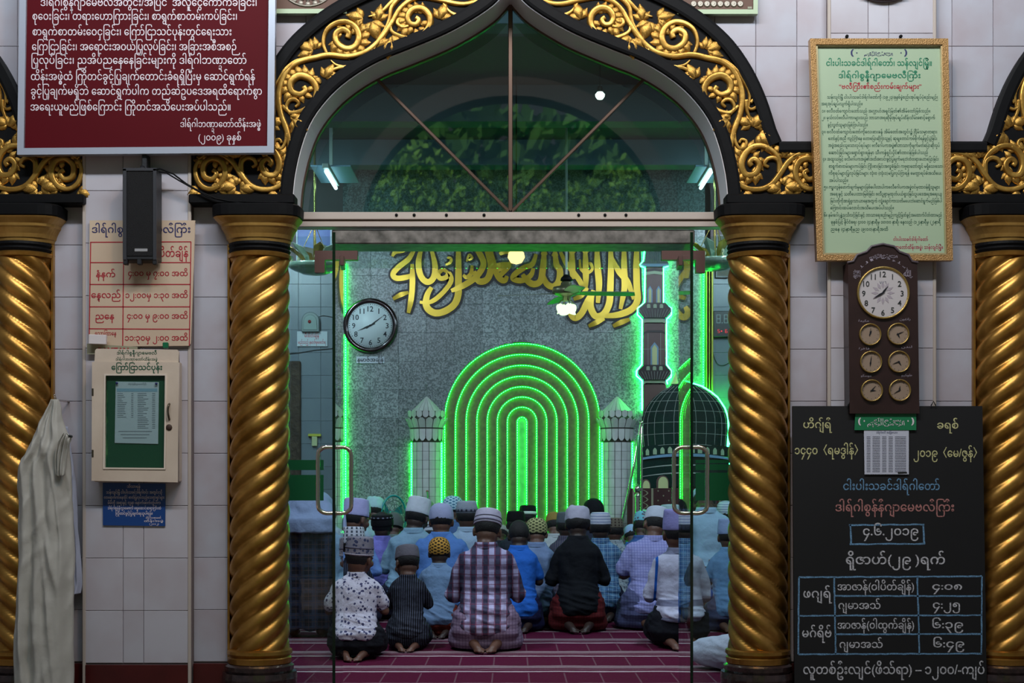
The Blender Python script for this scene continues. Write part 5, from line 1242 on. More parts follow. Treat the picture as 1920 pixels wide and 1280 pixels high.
    for k in range(22): 
        y = 818+k*3.1
        for x0, x1 in ((1625, 1632), (1636, 1650), (1654, 1662), (1666, 1674), (1678, 1699)): quad('print_line', [(x0, y), (x1, y), (x1, y+.9), (x0, y+.9)], Y-.0104, mg, cs, .0003)
    text(cs, 'ဒါရ်ဂါဗလီ အချိန်ဇယား', 1643, 1683, 812, 2.6, Y-.0104, M_PB, res=1)
    quad('stamp', [(1683, 885), (1700, 884), (1701, 887), (1684, 888)], Y-.0104, M_PK, cs, .0003)
blackboard()
print('signs ok')
# ---------------------------------------------------------------- pictures and carved plaque at the top of the facade
def pictures():
    mf = mat('pale_green_frame', (176, 196, 160), .35); mo = mat('brown_mount', (104, 78, 66), .7)
    for pts, lb, oval in (([(505, -95), (651, -92), (650, 25), (503, 25)], 'pale green framed picture above the arch beside the red board', True), ([(1270, -92), (1422, -90), (1421, 26), (1270, 26)], 'pale green framed picture above the right shoulder of the arch', False)):
        Y = -.04; cx = (pts[0][0]+pts[2][0])/2
        r = thing('framed_picture', lb, 'picture', (PX(cx), Y, PZ(25, Y)), 'framed pictures over the arch')
        q = frame('frame_rail', pts, 8.5, Y-.014, Y+.02, mf, r)
        quad('mount', q, Y-.002, mo, r, .006)
        ml = mat('lace_silver', (168, 160, 146), .4, metal=.3)
        if oval:
            bm = bmesh.new(); P = [(PX(cx+50*cos(R(a)), Y), Y-.005, PZ(-30-42*sin(R(a)), Y)) for a in range(0, 361, 12)]
            tube_bm(bm, [local(r, p) for p in P], .004, 6); link('oval_border', bm_mesh(bm, 'oval_border', ml, True), r)
            for a in range(0, 360, 18):
                for rad in (38, 28): lathe('lace_rosette', [(.002, .004), (.012, .003), (.013, 0)], ml, r, (PX(cx+rad*1.15*cos(R(a)), Y), Y-.004, PZ(-30-rad*sin(R(a)), Y)), 8, rot=(pi/2, 0, 0))
            for dx in (62,): box('corner_paper', PX(cx+dx-4, Y), PX(cx+dx+3, Y), Y-.005, Y-.003, PZ(12, Y), PZ(-2, Y), mat('paper_tag', (150, 150, 130), .6), r, 0)
        else:
            for k in range(8):
                for z, rr in ((8, .016), (-10, .02)): lathe('lace_rosette', [(.002, .005), (rr*.5, .002), (rr*.7, .004), (rr, 0)], ml, r, (PX(cx-45+k*12.5, Y), Y-.004, PZ(z, Y)), 12, rot=(pi/2, 0, 0))
            box('corner_paper', PX(cx+56, Y), PX(cx+64, Y), Y-.005, Y-.003, PZ(17, Y), PZ(13, Y), mat('paper_tag', (150, 150, 130)), r, 0)
    Y = -.062; k = SCL(Y); r = thing('carved_plaque', 'dark carved oval plaque above the green poster', 'plaque', (PX(1650), Y, PZ(-60)))
    mw = mat('dark_carved_wood', (58, 34, 34), .35, bump=.3, bscale=60)
    lathe('disc', [(.001, .03), (68*k, .028), (76*k, .022), (78*k, .006), (78*k, 0), (.001, 0)], mw, r, (PX(1650), Y, PZ(-60)), 56, rot=(pi/2, 0, 0), scale=(1, .95, 1))
    for j, rad in enumerate((72, 60, 48)):
        for a in range(0, 360, 15):
            lathe('carved_petal', [(.001, .012), (.010, .010), (.014, .004), (.015, 0)], mat('carved_highlight', (96, 70, 70), .3), r, (PX(1650+rad*cos(R(a+j*7))), Y-.026, PZ(-60-rad*.95*sin(R(a+j*7)))), 8, rot=(pi/2, 0, R(a)), scale=(1, .6, 1))
pictures()

# ---------------------------------------------------------------- hanging white robe
def robe(name, label, rows, Y, m, folds, depth, seed, nx=120):
    """rows: (py, left px, right px); a gathered cloth sheet closed round the back"""
    r = None; bm = bmesh.new(); n = 90; rows2 = smooth_path(rows, 10); g = []
    rr = random.Random(seed); fr = [(rr.uniform(.5, 1.0), rr.uniform(2, 7), rr.uniform(0, 6.28), rr.uniform(-1.5, 1.5)) for _ in range(folds)]
    for j, (py, xl, xr) in enumerate(rows2):
        t = j/(len(rows2)-1); row = []
        for i in range(nx):
            a = 2*pi*i/nx; u = cos(a); front = sin(a)
            f = sum(A*sin(w*u*2.2+ph+dr*t*2) for A, w, ph, dr in fr)/folds
            d = depth*(.35+.65*min(1, t*3))*(1+.0*front)
            x = (xl+xr)/2+(xr-xl)/2*u; y = Y-d*max(front, -.25)*(1+.55*f)-.012*f
            y += .008*noise.noise(Vector((x*.03, py*.012, seed)))
            row.append(bm.verts.new((PX(x, Y), min(y, -.004), PZ(py, Y))))
        g.append(row)
    for p, q in zip(g, g[1:]):
        for i in range(nx): bm.faces.new((p[i], p[(i+1) % nx], q[(i+1) % nx], q[i]))
    bm.faces.new(g[0]); bm.faces.new(g[-1][::-1])
    for v in bm.verts:
        n_ = noise.noise(Vector((v.co.x*16+v.co.z*1.5, v.co.z*1.6, seed))); n2_ = noise.noise(Vector((v.co.x*11-v.co.z*4, v.co.z*5.5, seed+5))); v.co.y -= (1-min(1, abs(n_)*3))*.018+(1-min(1, abs(n2_)*3.2))*.009
    o = link(name, bm_mesh(bm, name, m, True)); c = Vector((PX(rows[0][1], Y), Y, PZ(rows[-1][0], Y)))
    tag(o, label, 'robe'); return o
mcl = mat('white_cotton', (182, 180, 172), .85, bump=.25, bscale=26); mcl2 = mat('blue_white_cotton', (170, 176, 196), .85, bump=.2, bscale=24)
robe('hanging_robe', 'white long robe hanging from a hook in front of the gold column', [(749, 98, 112), (762, 92, 116), (790, 78, 120), (820, 66, 130), (850, 52, 132), (872, 37, 134), (905, 34, 136), (960, 38, 137), (1040, 36, 141), (1120, 32, 140), (1200, 29, 139), (1300, 28, 140), (1330, 30, 140)], -.20, mcl, 7, .075, 3)
robe('hanging_robe', 'bluish white garment hanging behind the white robe', [(800, 120, 130), (860, 122, 138), (920, 124, 145), (1000, 126, 149), (1080, 126, 154), (1108, 126, 152), (1112, 128, 150)], -.06, mcl2, 4, .03, 9)
rb = robe('robe_sleeve', 'turned out cuff of the white robe with two small buttons', [(812, 122, 128), (818, 116, 136), (826, 112, 135), (840, 108, 131), (862, 106, 127), (888, 108, 124), (892, 112, 120)], -.262, mcl, 3, .028, 12)
for o in list(COL.objects):
    if o.name == 'robe_sleeve':
        par = [p for p in COL.objects if p.name == 'hanging_robe'][0]; o.parent = par
        for k in ('label', 'category'):
            if k in o: del o[k]
for x, y in ((131, 817), (134.5, 818)):
    lathe('button', [(.001, .003), (.006, .003), (.006, 0)], M_PK, par, (PX(x, -.29), -.293, PZ(y, -.29)), 10, rot=(pi/2, 0, 0))
hk = tube('robe_hook', [(PX(105, -.2), -.004, PZ(748, -.2)), (PX(105, -.2), -.20, PZ(750, -.2)), (PX(105, -.2), -.225, PZ(741, -.2))], .005, M_STEEL); tag(hk, 'small steel hook carrying the white robe', 'hook')

# ---------------------------------------------------------------- inside the hall: lamps, fan, ornaments
M_TUBE = emit_mat('fluorescent_tube', (.75, .88, 1.0), 14)
for s, lb in ((-1, 'short fluorescent tube light under the hall ceiling seen left in the fanlight'), (1, 'short fluorescent tube light under the hall ceiling seen right in the fanlight')):
    x = -1.67 if s < 0 else 1.79
    r = thing('tube_light', lb, 'light', (x, 6.2, 3.96), 'fluorescent tube lights')
    box('batten', x-.03, x+.03, 5.8, 6.6, 3.93, 3.97, M_WHITE, r, .005); tube('tube', [(x, 5.84, 3.905), (x, 6.56, 3.905)], .017, M_TUBE, r)
    box('hanger', x-.015, x+.015, 6.18, 6.22, 3.97, 4.45, M_WHITE, r, 0)
    box('reflector', x-.14+.0, x-.035, 5.85, 6.55, 3.95, 3.965, mat('reflector_white', (170, 200, 230), .4), r, .003); box('reflector', x+.035, x+.22, 5.85, 6.55, 3.95, 3.965, MATS['reflector_white'], r, .003)
bb = (PX(1125, 3.3), 3.3, PZ(178, 3.3))
r = thing('ceiling_bulb', 'round white bulb glowing behind the right fanlight pane', 'light', bb)
lathe('bulb', [(.002, -.034), (.020, -.030), (.033, -.012), (.035, .004), (.026, .014), (.022, .02)], emit_mat('bulb_glow', (1, .97, .88), 9), r, bb, 20)
lathe('bulb_holder', [(.018, .018), (.018, .06), (.01, .065)], M_BLACK, r, bb, 14); tube('flex', [(bb[0], bb[1], bb[2]+.06), (bb[0], bb[1], 4.45)], .004, M_BLACK, r, 6)
# warm pendant lamp in front of the calligraphy
wb = (PX(968, 4.6), 4.6, PZ(478, 4.6))
r = thing('pendant_lamp', 'glaring warm pendant bulb hanging over the gold calligraphy', 'light', wb)
lathe('bulb', [(.002, -.075), (.045, -.062), (.07, -.02), (.062, .02), (.03, .04)], emit_mat('warm_bulb_glow', (1, .60, .20), 3.2), r, wb, 20)
lathe('bulb_holder', [(.02, .028), (.02, .07), (.01, .075)], M_BRONZE, r, wb, 14); tube('flex', [(wb[0], wb[1], wb[2]+.07), (wb[0], wb[1], 4.45)], .005, M_BLACK, r, 6)
def ceiling_fan():
    Y = 6.0; x, z = PX(1062, Y), PZ(556, Y); r = thing('ceiling_fan', 'ceiling fan with drooping blades and glowing tulip lamps', 'fan', (x, Y, z))
    mgr = mat('fan_bronze', (110, 112, 84), .35, metal=.6)
    k = SCL(Y)
    tube('down_rod', [(x, Y, z+.08), (x, Y, 4.45)], .011, M_WHITE, r, 8)
    lathe('motor_housing', [(.03, .14), (.05, .125), (.045, .10), (.12, .085), (.128, .06), (.128, .03), (.10, .015), (.04, .0), (.035, -.04)], mgr, r, (x, Y, z), 36)
    lathe('rod_cup', [(.02, .20), (.05, .17), (.055, .145), (.03, .135)], M_BLACK, r, (x, Y, z), 20)
    mb = mat('fan_blade', (92, 104, 84), .45)
    for i, a in enumerate((176, -8, 100, -82)):
        bm = bmesh.new(); st = [(.10, .03), (.16, .05), (.25, .062), (.45, .068), (.58, .062), (.62, .04)]; rows = []
        for rr, w in st: rows.append([bm.verts.new((rr, -w, .018-rr*.03)), bm.verts.new((rr, w, -.0-rr*.03)), bm.verts.new((rr, w, .006-rr*.03)), bm.verts.new((rr, -w, .024-rr*.03))])
        for p, q in zip(rows, rows[1:]):
            for j in range(4): bm.faces.new((p[j], p[(j+1) % 4], q[(j+1) % 4], q[j]))
        bm.faces.new(rows[0]); bm.faces.new(rows[-1][::-1]); link('blade', bm_mesh(bm, 'blade', mb), r, loc=(0, 0, .02), rot=(0, 0, R(a)))
    ms = emit_mat('frosted_lamp_glow', (.66, 1.0, .55), 1.7)
    for a in (20, 110, 200, 290):
        c = (x+.075*cos(R(a)), Y+.075*sin(R(a)), z-.07)
        tube('lamp_arm', [(x, Y, z-.03), (x+.05*cos(R(a)), Y+.05*sin(R(a)), z-.035), c], .006, mgr, r, 6)
        lathe('tulip_shade', [(.018, .0), (.030, -.015), (.036, -.04), (.034, -.06), (.048, -.08)], ms, r, c, 16, rot=(R(22)*-sin(R(a)), R(22)*cos(R(a))*-1*-1, 0))
ceiling_fan()
def pedestal_fan():
    Y = 7.1; x, z = PX(738, Y), PZ(968, Y); r = thing('pedestal_fan', 'teal pedestal fan behind the worshippers left of the niche', 'fan', (x, Y, 0)); k = SCL(Y)
    mt = mat('teal_plastic', (22, 130, 132), .3); R0 = 27*k
    bm = bmesh.new(); P = [(R0*cos(R(a)), 0, z+R0*1.45*sin(R(a))) for a in range(0, 361, 10)]
    T = Matrix.Rotation(R(35), 4, 'Z')
    tube_bm(bm, [T @ Vector(p) for p in P], .010, 8); link('guard_ring', bm_mesh(bm, 'guard_ring', mt, True), r)
    bm = bmesh.new()
    for j in range(1, 5):
        q = j/5; tube_bm(bm, [T @ Vector((R0*q*cos(R(a)), -.05*(1-q*q), z+R0*1.45*q*sin(R(a)))) for a in range(0, 361, 24)], .003, 5)
    for a in range(0, 360, 20): tube_bm(bm, [T @ Vector((R0*q*cos(R(a)), -.05*(1-q*q), z+R0*1.45*q*sin(R(a)))) for q in (.05, .5, 1)], .0022, 4)
    link('wire_guard', bm_mesh(bm, 'wire_guard', mat('guard_wire', (70, 90, 90), .4)), r)
    for a in (30, 150, 270):
        bm = bmesh.new(); v = [T @ Vector((q*cos(R(a+d)), .03, z+1.35*q*sin(R(a+d)))) for q, d in ((.02, 0), (R0*.9, -22), (R0*.95, 10), (R0*.5, 24))]; f = [bm.verts.new(p) for p in v]; bm.faces.new(f); o = link('fan_blade', bm_mesh(bm, 'fan_blade', mt), r); o.modifiers.new('s', 'SOLIDIFY').thickness = .004
    ob = lathe('motor', [(.01, -.04), (.05, -.03), (.055, .06), (.03, .10)], mt, r, (x, Y+.06, z), 18, rot=(-pi/2, 0, R(35)))
    tube('pole', [(x, Y+.08, z-.03), (x, Y+.08, .04)], .014, M_WHITE, r, 10); lathe('base', [(.20, 0), (.20, .02), (.16, .035), (.02, .05)], mt, r, (x, Y+.08, 0), 28)
pedestal_fan()
def chandelier(px, py, label, hue, Y=6.4, s=1.0):
    x, z = PX(px, Y), PZ(py, Y); r = thing('glass_chandelier', label, 'chandelier', (x, Y, z), 'glass bowl chandeliers')
    mg = mat('crystal_bowl', (148, 168, 150), .08, spec=.9, metal=.35, bump=.4, bscale=30); mc = glass_mat('crystal', (.75, .88, .82), 2.2); mgl = mat('gilt_leaf_'+hue, {'a': (150, 120, 66), 'b': (170, 150, 60)}[hue], .25, metal=.8)
    lathe('bowl', [(.01, -.075*s), (.10*s, -.062*s), (.20*s, -.02*s), (.25*s, .015*s), (.235*s, .02*s), (.02, .0)], mg, r, (x, Y, z), 32)
    rr = random.Random(int(px))
    for a in range(0, 360, 40):
        a2 = a+rr.uniform(-10, 10); bm = bmesh.new(); L = .20*s; c, s_ = cos(R(a2)), sin(R(a2))
        pts = [(.05, 0, .0), (.10, .03, .08), (.19, .045, .14), (.26, .0, .17), (.19, -.045, .14), (.10, -.03, .08)]
        f = [bm.verts.new(((p[0]*c-p[1]*s_)*s, (p[0]*s_+p[1]*c)*s, p[2]*s)) for p in pts]; m_ = bm.verts.new((.16*c*s, .16*s_*s, .10*s))
        for i in range(6): bm.faces.new((f[i], f[(i+1) % 6], m_))
        o = link('glass_leaf', bm_mesh(bm, 'glass_leaf', mgl if (a // 40) % 2 else mg), r); o.modifiers.new('s', 'SOLIDIFY').thickness = .005
    for a in range(0, 360, 20):
        c = (x+.22*s*cos(R(a)), Y+.22*s*sin(R(a)), z+.03*s+rr.uniform(0, .04))
        bm = bmesh.new(); ell_bm(bm, (0, 0, 0), (.014, .014, .022), None, 6, 4); link('crystal_drop', bm_mesh(bm, 'crystal_drop', mc if a % 40 else mat('crystal_bright', (226, 226, 190), .1, metal=.7)), r, loc=local(r, c))
    for a in (45, 165, 285): tube('chain', [(x+.18*s*cos(R(a)), Y+.18*s*sin(R(a)), z+.02), (x, Y, z+.40)], .0035, mat('chain_gilt', (190, 170, 100), .25, metal=.9), r, 5)
    tube('stem', [(x, Y, z), (x, Y, 4.45)], .012, MATS['chain_gilt'], r, 8)
chandelier(590, 500, 'glass bowl chandelier with gilt leaves seen through the left sidelight', 'a', 6.3, 1.1)
chandelier(1340, 492, 'glass bowl chandelier with crystals seen through the right sidelight', 'b', 6.3, 1.1)
# blue landscape picture high on the pale tiles
Y = YB+.06; pc = thing('landscape_picture', 'framed blue sky landscape picture high on the pale tiles', 'picture', (PX(590), Y, PZ(500, Y)))
quad('print_sky', [(558, 402), (622, 402), (622, 470), (558, 470)], Y, mat('picture_blue', (22, 74, 160), .4, c2=(70, 120, 190), vscale=3), pc, .02)
quad('print_hill', [(558, 470), (570, 462), (590, 466), (606, 458), (622, 464), (622, 497), (558, 497)], Y-.001, mat('picture_green', (60, 92, 78), .5, c2=(100, 90, 60), vscale=6), pc, .02)
for x in (557, 590, 621): box('frame_bar', PX(x-1.6, Y), PX(x+1.6, Y), Y-.012, Y+.03, PZ(498, Y), PZ(402, Y), mat('picture_frame_white', (176, 196, 206), .4), pc, .002)
box('frame_bar', PX(556, Y), PX(623, Y), Y-.012, Y+.03, PZ(500, Y), PZ(497, Y), MATS['picture_frame_white'], pc, .002)
for pts, lb in (([(1342, 470), (1372, 470), (1372, 520), (1342, 520)], 'dark framed picture behind the right chandelier'), ([(1343, 440), (1364, 440), (1364, 462), (1343, 462)], 'small dark framed emblem above the right chandelier')):
    Y = YB+.05; r = thing('dark_framed_picture', lb, 'picture', (PX(1355, Y), Y, PZ(pts[2][1], Y))); q = frame('frame_rail', pts, 2.5, Y, Y+.03, mat('dark_green_frame', (26, 44, 42), .35), r); quad('print', q, Y+.012, mat('dark_print', (52, 62, 58), .5, c2=(96, 90, 60), vscale=30), r, .01)

# ---- minbar: patterned maroon screen, chrome post and handrail
def minbar():
    Y = 7.3; r = thing('minbar_screen', 'maroon minbar screen with cream lattice pattern right of the niche', 'screen', (PX(1275, Y), Y, 0))
    mm = mat('maroon_fabric', (58, 22, 24), .8, bump=.2, bscale=80); mc = mat('cream_lattice', (132, 128, 104), .7)
    zt = PZ(915, Y)
    box('panel', PX(1176, Y), PX(1374, Y), Y, Y+.03, .0, zt, mm, r, .004)
    for x0, x1 in ((1186, 1190), (1221, 1225), (1348, 1352)):
        box('border_strip', PX(x0, Y), PX(x1, Y), Y-.006, Y, .1, zt, mc, r, .001)
    for k in range(6):
        y0 = 918+k*24
        for s in (0, 1):
            P = [(1205.5+(9*sin(pi*j/4+pi*s)), y0+j*3) for j in range(9)]
            fill2d('lattice_ribbon', [(PX(x-1.3, Y), PZ(y, Y)) for x, y in P]+[(PX(x+1.3, Y), PZ(y, Y)) for x, y in P[::-1]], [], Y-.005, Y, mc, r)
    for j, y in enumerate(range(920, 1010, 9)):
        for i, x in enumerate(range(1234, 1345, 20)):
            xx = x+(10 if j % 2 else 0)
            if xx < 1345: quad('woven_motif', [(xx, y-1.8), (xx+1.6, y), (xx, y+1.8), (xx-1.6, y)], Y-.003, mc, r, .003)
    p = thing('chrome_post', 'chrome newel post with ball finial beside the minbar', 'post', (PX(1195, 6.7), 6.7, 0)); Yp = 6.7; x, k = PX(1195, Yp), SCL(Yp)
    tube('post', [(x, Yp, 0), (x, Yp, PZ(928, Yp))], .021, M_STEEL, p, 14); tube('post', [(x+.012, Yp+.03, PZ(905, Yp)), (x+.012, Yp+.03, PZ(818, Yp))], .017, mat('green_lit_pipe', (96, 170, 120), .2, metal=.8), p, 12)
    bm = bmesh.new(); ell_bm(bm, local(p, (x, Yp, PZ(917, Yp))), (.036, .036, .038), None, 18, 12); link('ball_finial', bm_mesh(bm, 'ball_finial', M_STEEL, True), p)
    lathe('collar', [(.018, 0), (.030, .004), (.026, .018), (.018, .022)], M_STEEL, p, (x, Yp, PZ(931, Yp)), 16)
    hr = thing('sloping_handrail', 'thin chrome handrail sloping down between niche and minbar', 'handrail', (PX(1165, 6.8), 6.8, PZ(985, 6.8)))
    tube('rail', [(PX(1203, 6.9), 6.9, PZ(790, 6.9)), (PX(1185, 6.85), 6.85, PZ(890, 6.85)), (PX(1166, 6.8), 6.8, PZ(982, 6.8))], .012, M_STEEL, hr, 10)
    tube('upright', [(PX(1166, 6.8), 6.8, PZ(980, 6.8)), (PX(1166, 6.8), 6.8, 0)], .012, M_STEEL, hr, 10)
    tube('upright', [(PX(1203, 6.9), 6.9, PZ(790, 6.9)), (PX(1203, 6.9), 6.9, 0)], .012, M_STEEL, hr, 10)
    bm = bmesh.new(); ell_bm(bm, local(hr, (PX(1203, 6.9), 6.9, PZ(792, 6.9))), (.02, .02, .02), None, 12, 8); link('rail_knob', bm_mesh(bm, 'rail_knob', M_STEEL, True), hr)
minbar()
h = thing('wall_ornament', 'small red and green ornament on the shaft of the white turret', 'ornament', (PX(801, YB-.16), YB-.16, PZ(920, YB-.16)))
lathe('red_bud', [(.001, -.012), (.010, -.004), (.014, .006), (.006, .012)], mat('dull_red', (140, 40, 44)), h, (PX(801, YB-.17), YB-.17, PZ(921, YB-.17)), 12)
tube('green_stem', smooth_path([(PX(x, YB-.18), YB-.18, PZ(y, YB-.18)) for x, y in ((801, 922), (802, 932), (800, 940), (805, 944), (807, 950))], 4), .007, mat('leaf_green_plastic', (60, 170, 80), .4), h, 6)

# ---------------------------------------------------------------- prayer carpet
def carpet_mat():
    m, t, b = node_mat('prayer_carpet'); N, L = t.nodes, t.links; geo = N.new('ShaderNodeNewGeometry'); sp = N.new('ShaderNodeSeparateXYZ')
    nz = N.new('ShaderNodeTexNoise'); nz.inputs['Scale'].default_value = 5; L.new(geo.outputs['Position'], nz.inputs['Vector']); L.new(geo.outputs['Position'], sp.inputs[0])
    def M(op, a, b_=None, c=None):
        n = N.new('ShaderNodeMath'); n.operation = op
        for i, v in enumerate((a, b_, c)):
            if v is None: continue
            if isinstance(v, (int, float)): n.inputs[i].default_value = v
            else: L.new(v, n.inputs[i])
        return n.outputs[0]
    wob = M('MULTIPLY', M('SUBTRACT', nz.outputs['Fac'], .5), .05); y = M('ADD', sp.outputs['Y'], wob)
    f = M('FRACT', M('DIVIDE', M('SUBTRACT', y, 1.25-.74*5), .74))
    def band(lo, hi): return M('MULTIPLY', M('GREATER_THAN', f, lo), M('LESS_THAN', f, hi))
    n2 = N.new('ShaderNodeTexNoise'); n2.inputs['Scale'].default_value = 60; L.new(geo.outputs['Position'], n2.inputs['Vector'])
    rough = M('ADD', .65, M('MULTIPLY', n2.outputs['Fac'], .5))
    white = band(.05, .115); grey = M('MULTIPLY', band(.29, .45), .45); thin = M('MULTIPLY', band(.21, .235), .5)
    gx = M('FRACT', M('DIVIDE', M('ADD', sp.outputs['X'], 20.0), .205)); lx = M('MULTIPLY', M('LESS_THAN', gx, .045), .16)
    inr = M('GREATER_THAN', f, .46); lx = M('MULTIPLY', lx, inr)
    w = M('MULTIPLY', M('MINIMUM', M('ADD', M('ADD', M('ADD', white, grey), thin), lx), 1.0), rough)
    mx = N.new('ShaderNodeMix'); mx.data_type = 'RGBA'; L.new(w, mx.inputs[0]); mx.inputs[6].default_value = (*lin((80, 17, 46)), 1); mx.inputs[7].default_value = (*lin((176, 160, 164)), 1)
    L.new(mx.outputs[2], b.inputs['Base Color']); b.inputs['Roughness'].default_value = .95; b.inputs['Specular IOR Level'].default_value = .1
    bp_ = N.new('ShaderNodeBump'); bp_.inputs['Strength'].default_value = .5; bp_.inputs['Distance'].default_value = .01; L.new(n2.outputs['Fac'], bp_.inputs['Height']); L.new(bp_.outputs[0], b.inputs['Normal']); return m
cp = box('prayer_carpet', -3.9, 3.9, .62, 7.25, .0, .014, carpet_mat(), None, .004); tag(cp, 'crimson prayer carpet with white cross stripes covering the hall floor', 'carpet')
th = box('prayer_carpet', PVL+.01, PVR-.01, -.9, .60, .0, .012, MATS.get('x') or cp.data.materials[0], None, .004); tag(th, 'strip of crimson striped carpet running out through the doorway', 'carpet')

# ---------------------------------------------------------------- across the court (mirrored in the fanlight)
def court():
    Y = -9.2; r = thing('court_arcade', 'dark arched gateway across the courtyard behind the viewer', 'arch', (0, Y, 0))
    hw, zs, zt = 1.75, 4.0, 5.6
    A = [(-hw, .02)]+[(-hw*cos(pi*k/24), zs+(zt-zs)*sin(pi*k/24)) for k in range(25)]+[(hw, .02)]
    md = mat('arcade_dark_plaster', (18, 32, 32), .8); mk = mat('arcade_black_trim', (10, 14, 16), .5)
    fill2d('gateway_wall', [(-4.5, .02), (4.5, .02), (4.5, 6.3), (-4.5, 6.3)], [A], Y, Y-.3, md, r)
    B = [(-hw-.22, .02)]+[(-(hw+.22)*cos(pi*k/24), zs+(zt-zs+.22)*sin(pi*k/24)) for k in range(25)]+[(hw+.22, .02)]
    fill2d('arch_trim', B, [A], Y+.06, Y, mk, r)
    for tx, ty, s, lb in ((-2.0, -13.5, 1.6, 'nearer leafy green tree beyond the gateway, at its left side'), (2.6, -16, 2.0, 'leafy green tree beyond the gateway, at its right side'), (.3, -20.5, 2.6, 'farthest and tallest green tree beyond the gateway')):
        t = thing('courtyard_tree', lb, 'tree', (tx, ty, 0), 'trees beyond the gateway')
        tube('trunk', [(tx, ty, 0), (tx+.1, ty, 2.2), (tx, ty, 4)], [.16, .12, .08], mat('bark', (80, 66, 50), .9), t, 10)
        bm = bmesh.new(); rr = random.Random(int(tx*10))
        for _ in range(5200):
            d = Vector((rr.gauss(0, 1), rr.gauss(0, 1), rr.gauss(0, 1))).normalized()*rr.random()**.4; c = Vector((d.x*s*1.1, d.y*s, 4.6+d.z*s)); q = rr.uniform(.045, .10)
            u = Vector((rr.gauss(0, 1), rr.gauss(0, 1), rr.gauss(0, 1))).normalized(); v = u.orthogonal().normalized()
            bm.faces.new([bm.verts.new(c+u*q), bm.verts.new(c+v*q*.5), bm.verts.new(c-u*q), bm.verts.new(c-v*q*.5)])
        me = bpy.data.meshes.new('foliage'); bm.to_mesh(me); bm.free(); me.materials.append(mat('tree_leaf_green', (96, 150, 56), .6)); link('foliage', me, t, 'stuff')
hb = bmesh.new(); rr = random.Random(4)
for _ in range(9000):
    c = Vector((rr.uniform(-9, 9), -25+rr.uniform(-.5, .5), rr.uniform(.2, 9.5))); q = rr.uniform(.2, .4); u = Vector((rr.gauss(0, 1), rr.gauss(0, .4), rr.gauss(0, 1))).normalized(); v = u.orthogonal().normalized()
    hb.faces.new([hb.verts.new(c+u*q), hb.verts.new(c+v*q*.6), hb.verts.new(c-u*q), hb.verts.new(c-v*q*.6)])
hm = bpy.data.meshes.new('tall_hedge'); hb.to_mesh(hm); hb.free(); hm.materials.append(mat('hedge_green', (58, 108, 44), .7))
ho = link('tall_hedge', hm, None, 'stuff'); tag(ho, 'tall green hedge closing the view beyond the gateway', 'hedge')
court()
print('props ok')
# ---------------------------------------------------------------- people
def remesh(bm, name, m, voxel, fold=None, smooth=2):
    me = bpy.data.meshes.new('tmp'); bmesh.ops.recalc_face_normals(bm, faces=bm.faces); bm.to_mesh(me); bm.free()
    o = bpy.data.objects.new('tmp', me)
    r = o.modifiers.new('r', 'REMESH'); r.mode = 'VOXEL'; r.voxel_size = voxel; r.use_smooth_shade = True
    if smooth: s = o.modifiers.new('s', 'SMOOTH'); s.factor = .5; s.iterations = smooth
    out = evaluate(o)
    bpy.data.objects.remove(o); bpy.data.meshes.remove(me); out.name = name; out.materials.clear(); out.materials.append(m)
    if fold:
        n = len(out.vertices); nr = [v.normal.copy() for v in out.vertices]
        for v, q in zip(out.vertices, nr): v.co += q*fold(v.co)
    out.shade_smooth(); return out
def rings_bm(bm, rings, n=28, M=None):
    rows = []
    for cx, cy, z, rx, ry, p in rings:
        row = []
        for k in range(n):
            t = 2*pi*k/n; c, s = cos(t), sin(t); q = (abs(c)**p+abs(s)**p)**(-1/p); v = Vector((cx+rx*c*q, cy+ry*s*q, z))
            row.append(bm.verts.new(M @ v if M else v))
        rows.append(row)
    for a, b in zip(rows, rows[1:]):
        for k in range(n): bm.faces.new((a[k], a[(k+1) % n], b[(k+1) % n], b[k]))
    bm.faces.new(rows[0][::-1]); bm.faces.new(rows[-1])
def head_matrix(base, pitch, yaw, roll, hs):
    return Matrix.Translation(base) @ Matrix.Rotation(R(yaw), 4, 'Z') @ Matrix.Rotation(R(roll), 4, 'Y') @ Matrix.Rotation(R(-pitch), 4, 'X') @ Matrix.Translation((0, .018*hs, .120*hs)) @ Matrix.Scale(hs, 4)
def head_bm(bm, H):
    """head in local coordinates: cranium centre at the origin, face towards +Y"""
    def E(c, r, M=None): ell_bm(bm, (0, 0, 0), (1, 1, 1), H @ Matrix.Translation(c) @ (M or Matrix.Identity(4)) @ Matrix.Diagonal((*r, 1)), 16, 12)
    E((0, -.006, .015), (.076, .094, .088)); E((0, .028, -.045), (.058, .068, .068)); E((0, .052, -.088), (.030, .030, .024))
    E((0, -.02, -.05), (.062, .066, .06))
    E((0, .094, -.030), (.013, .020, .026), Matrix.Rotation(R(-18), 4, 'X')); E((0, .104, -.046), (.018, .014, .011))
    for s in (-1, 1):
        E((s*.077, -.004, -.024), (.010, .020, .032), Matrix.Rotation(R(s*14), 4, 'Z')); E((s*.031, .080, -.004), (.021, .014, .009)); E((s*.031, .083, -.020), (.013, .010, .010))
        E((s*.040, .066, -.040), (.024, .020, .022))
    E((0, .090, -.072), (.026, .012, .006)); E((0, .088, -.080), (.022, .012, .007))
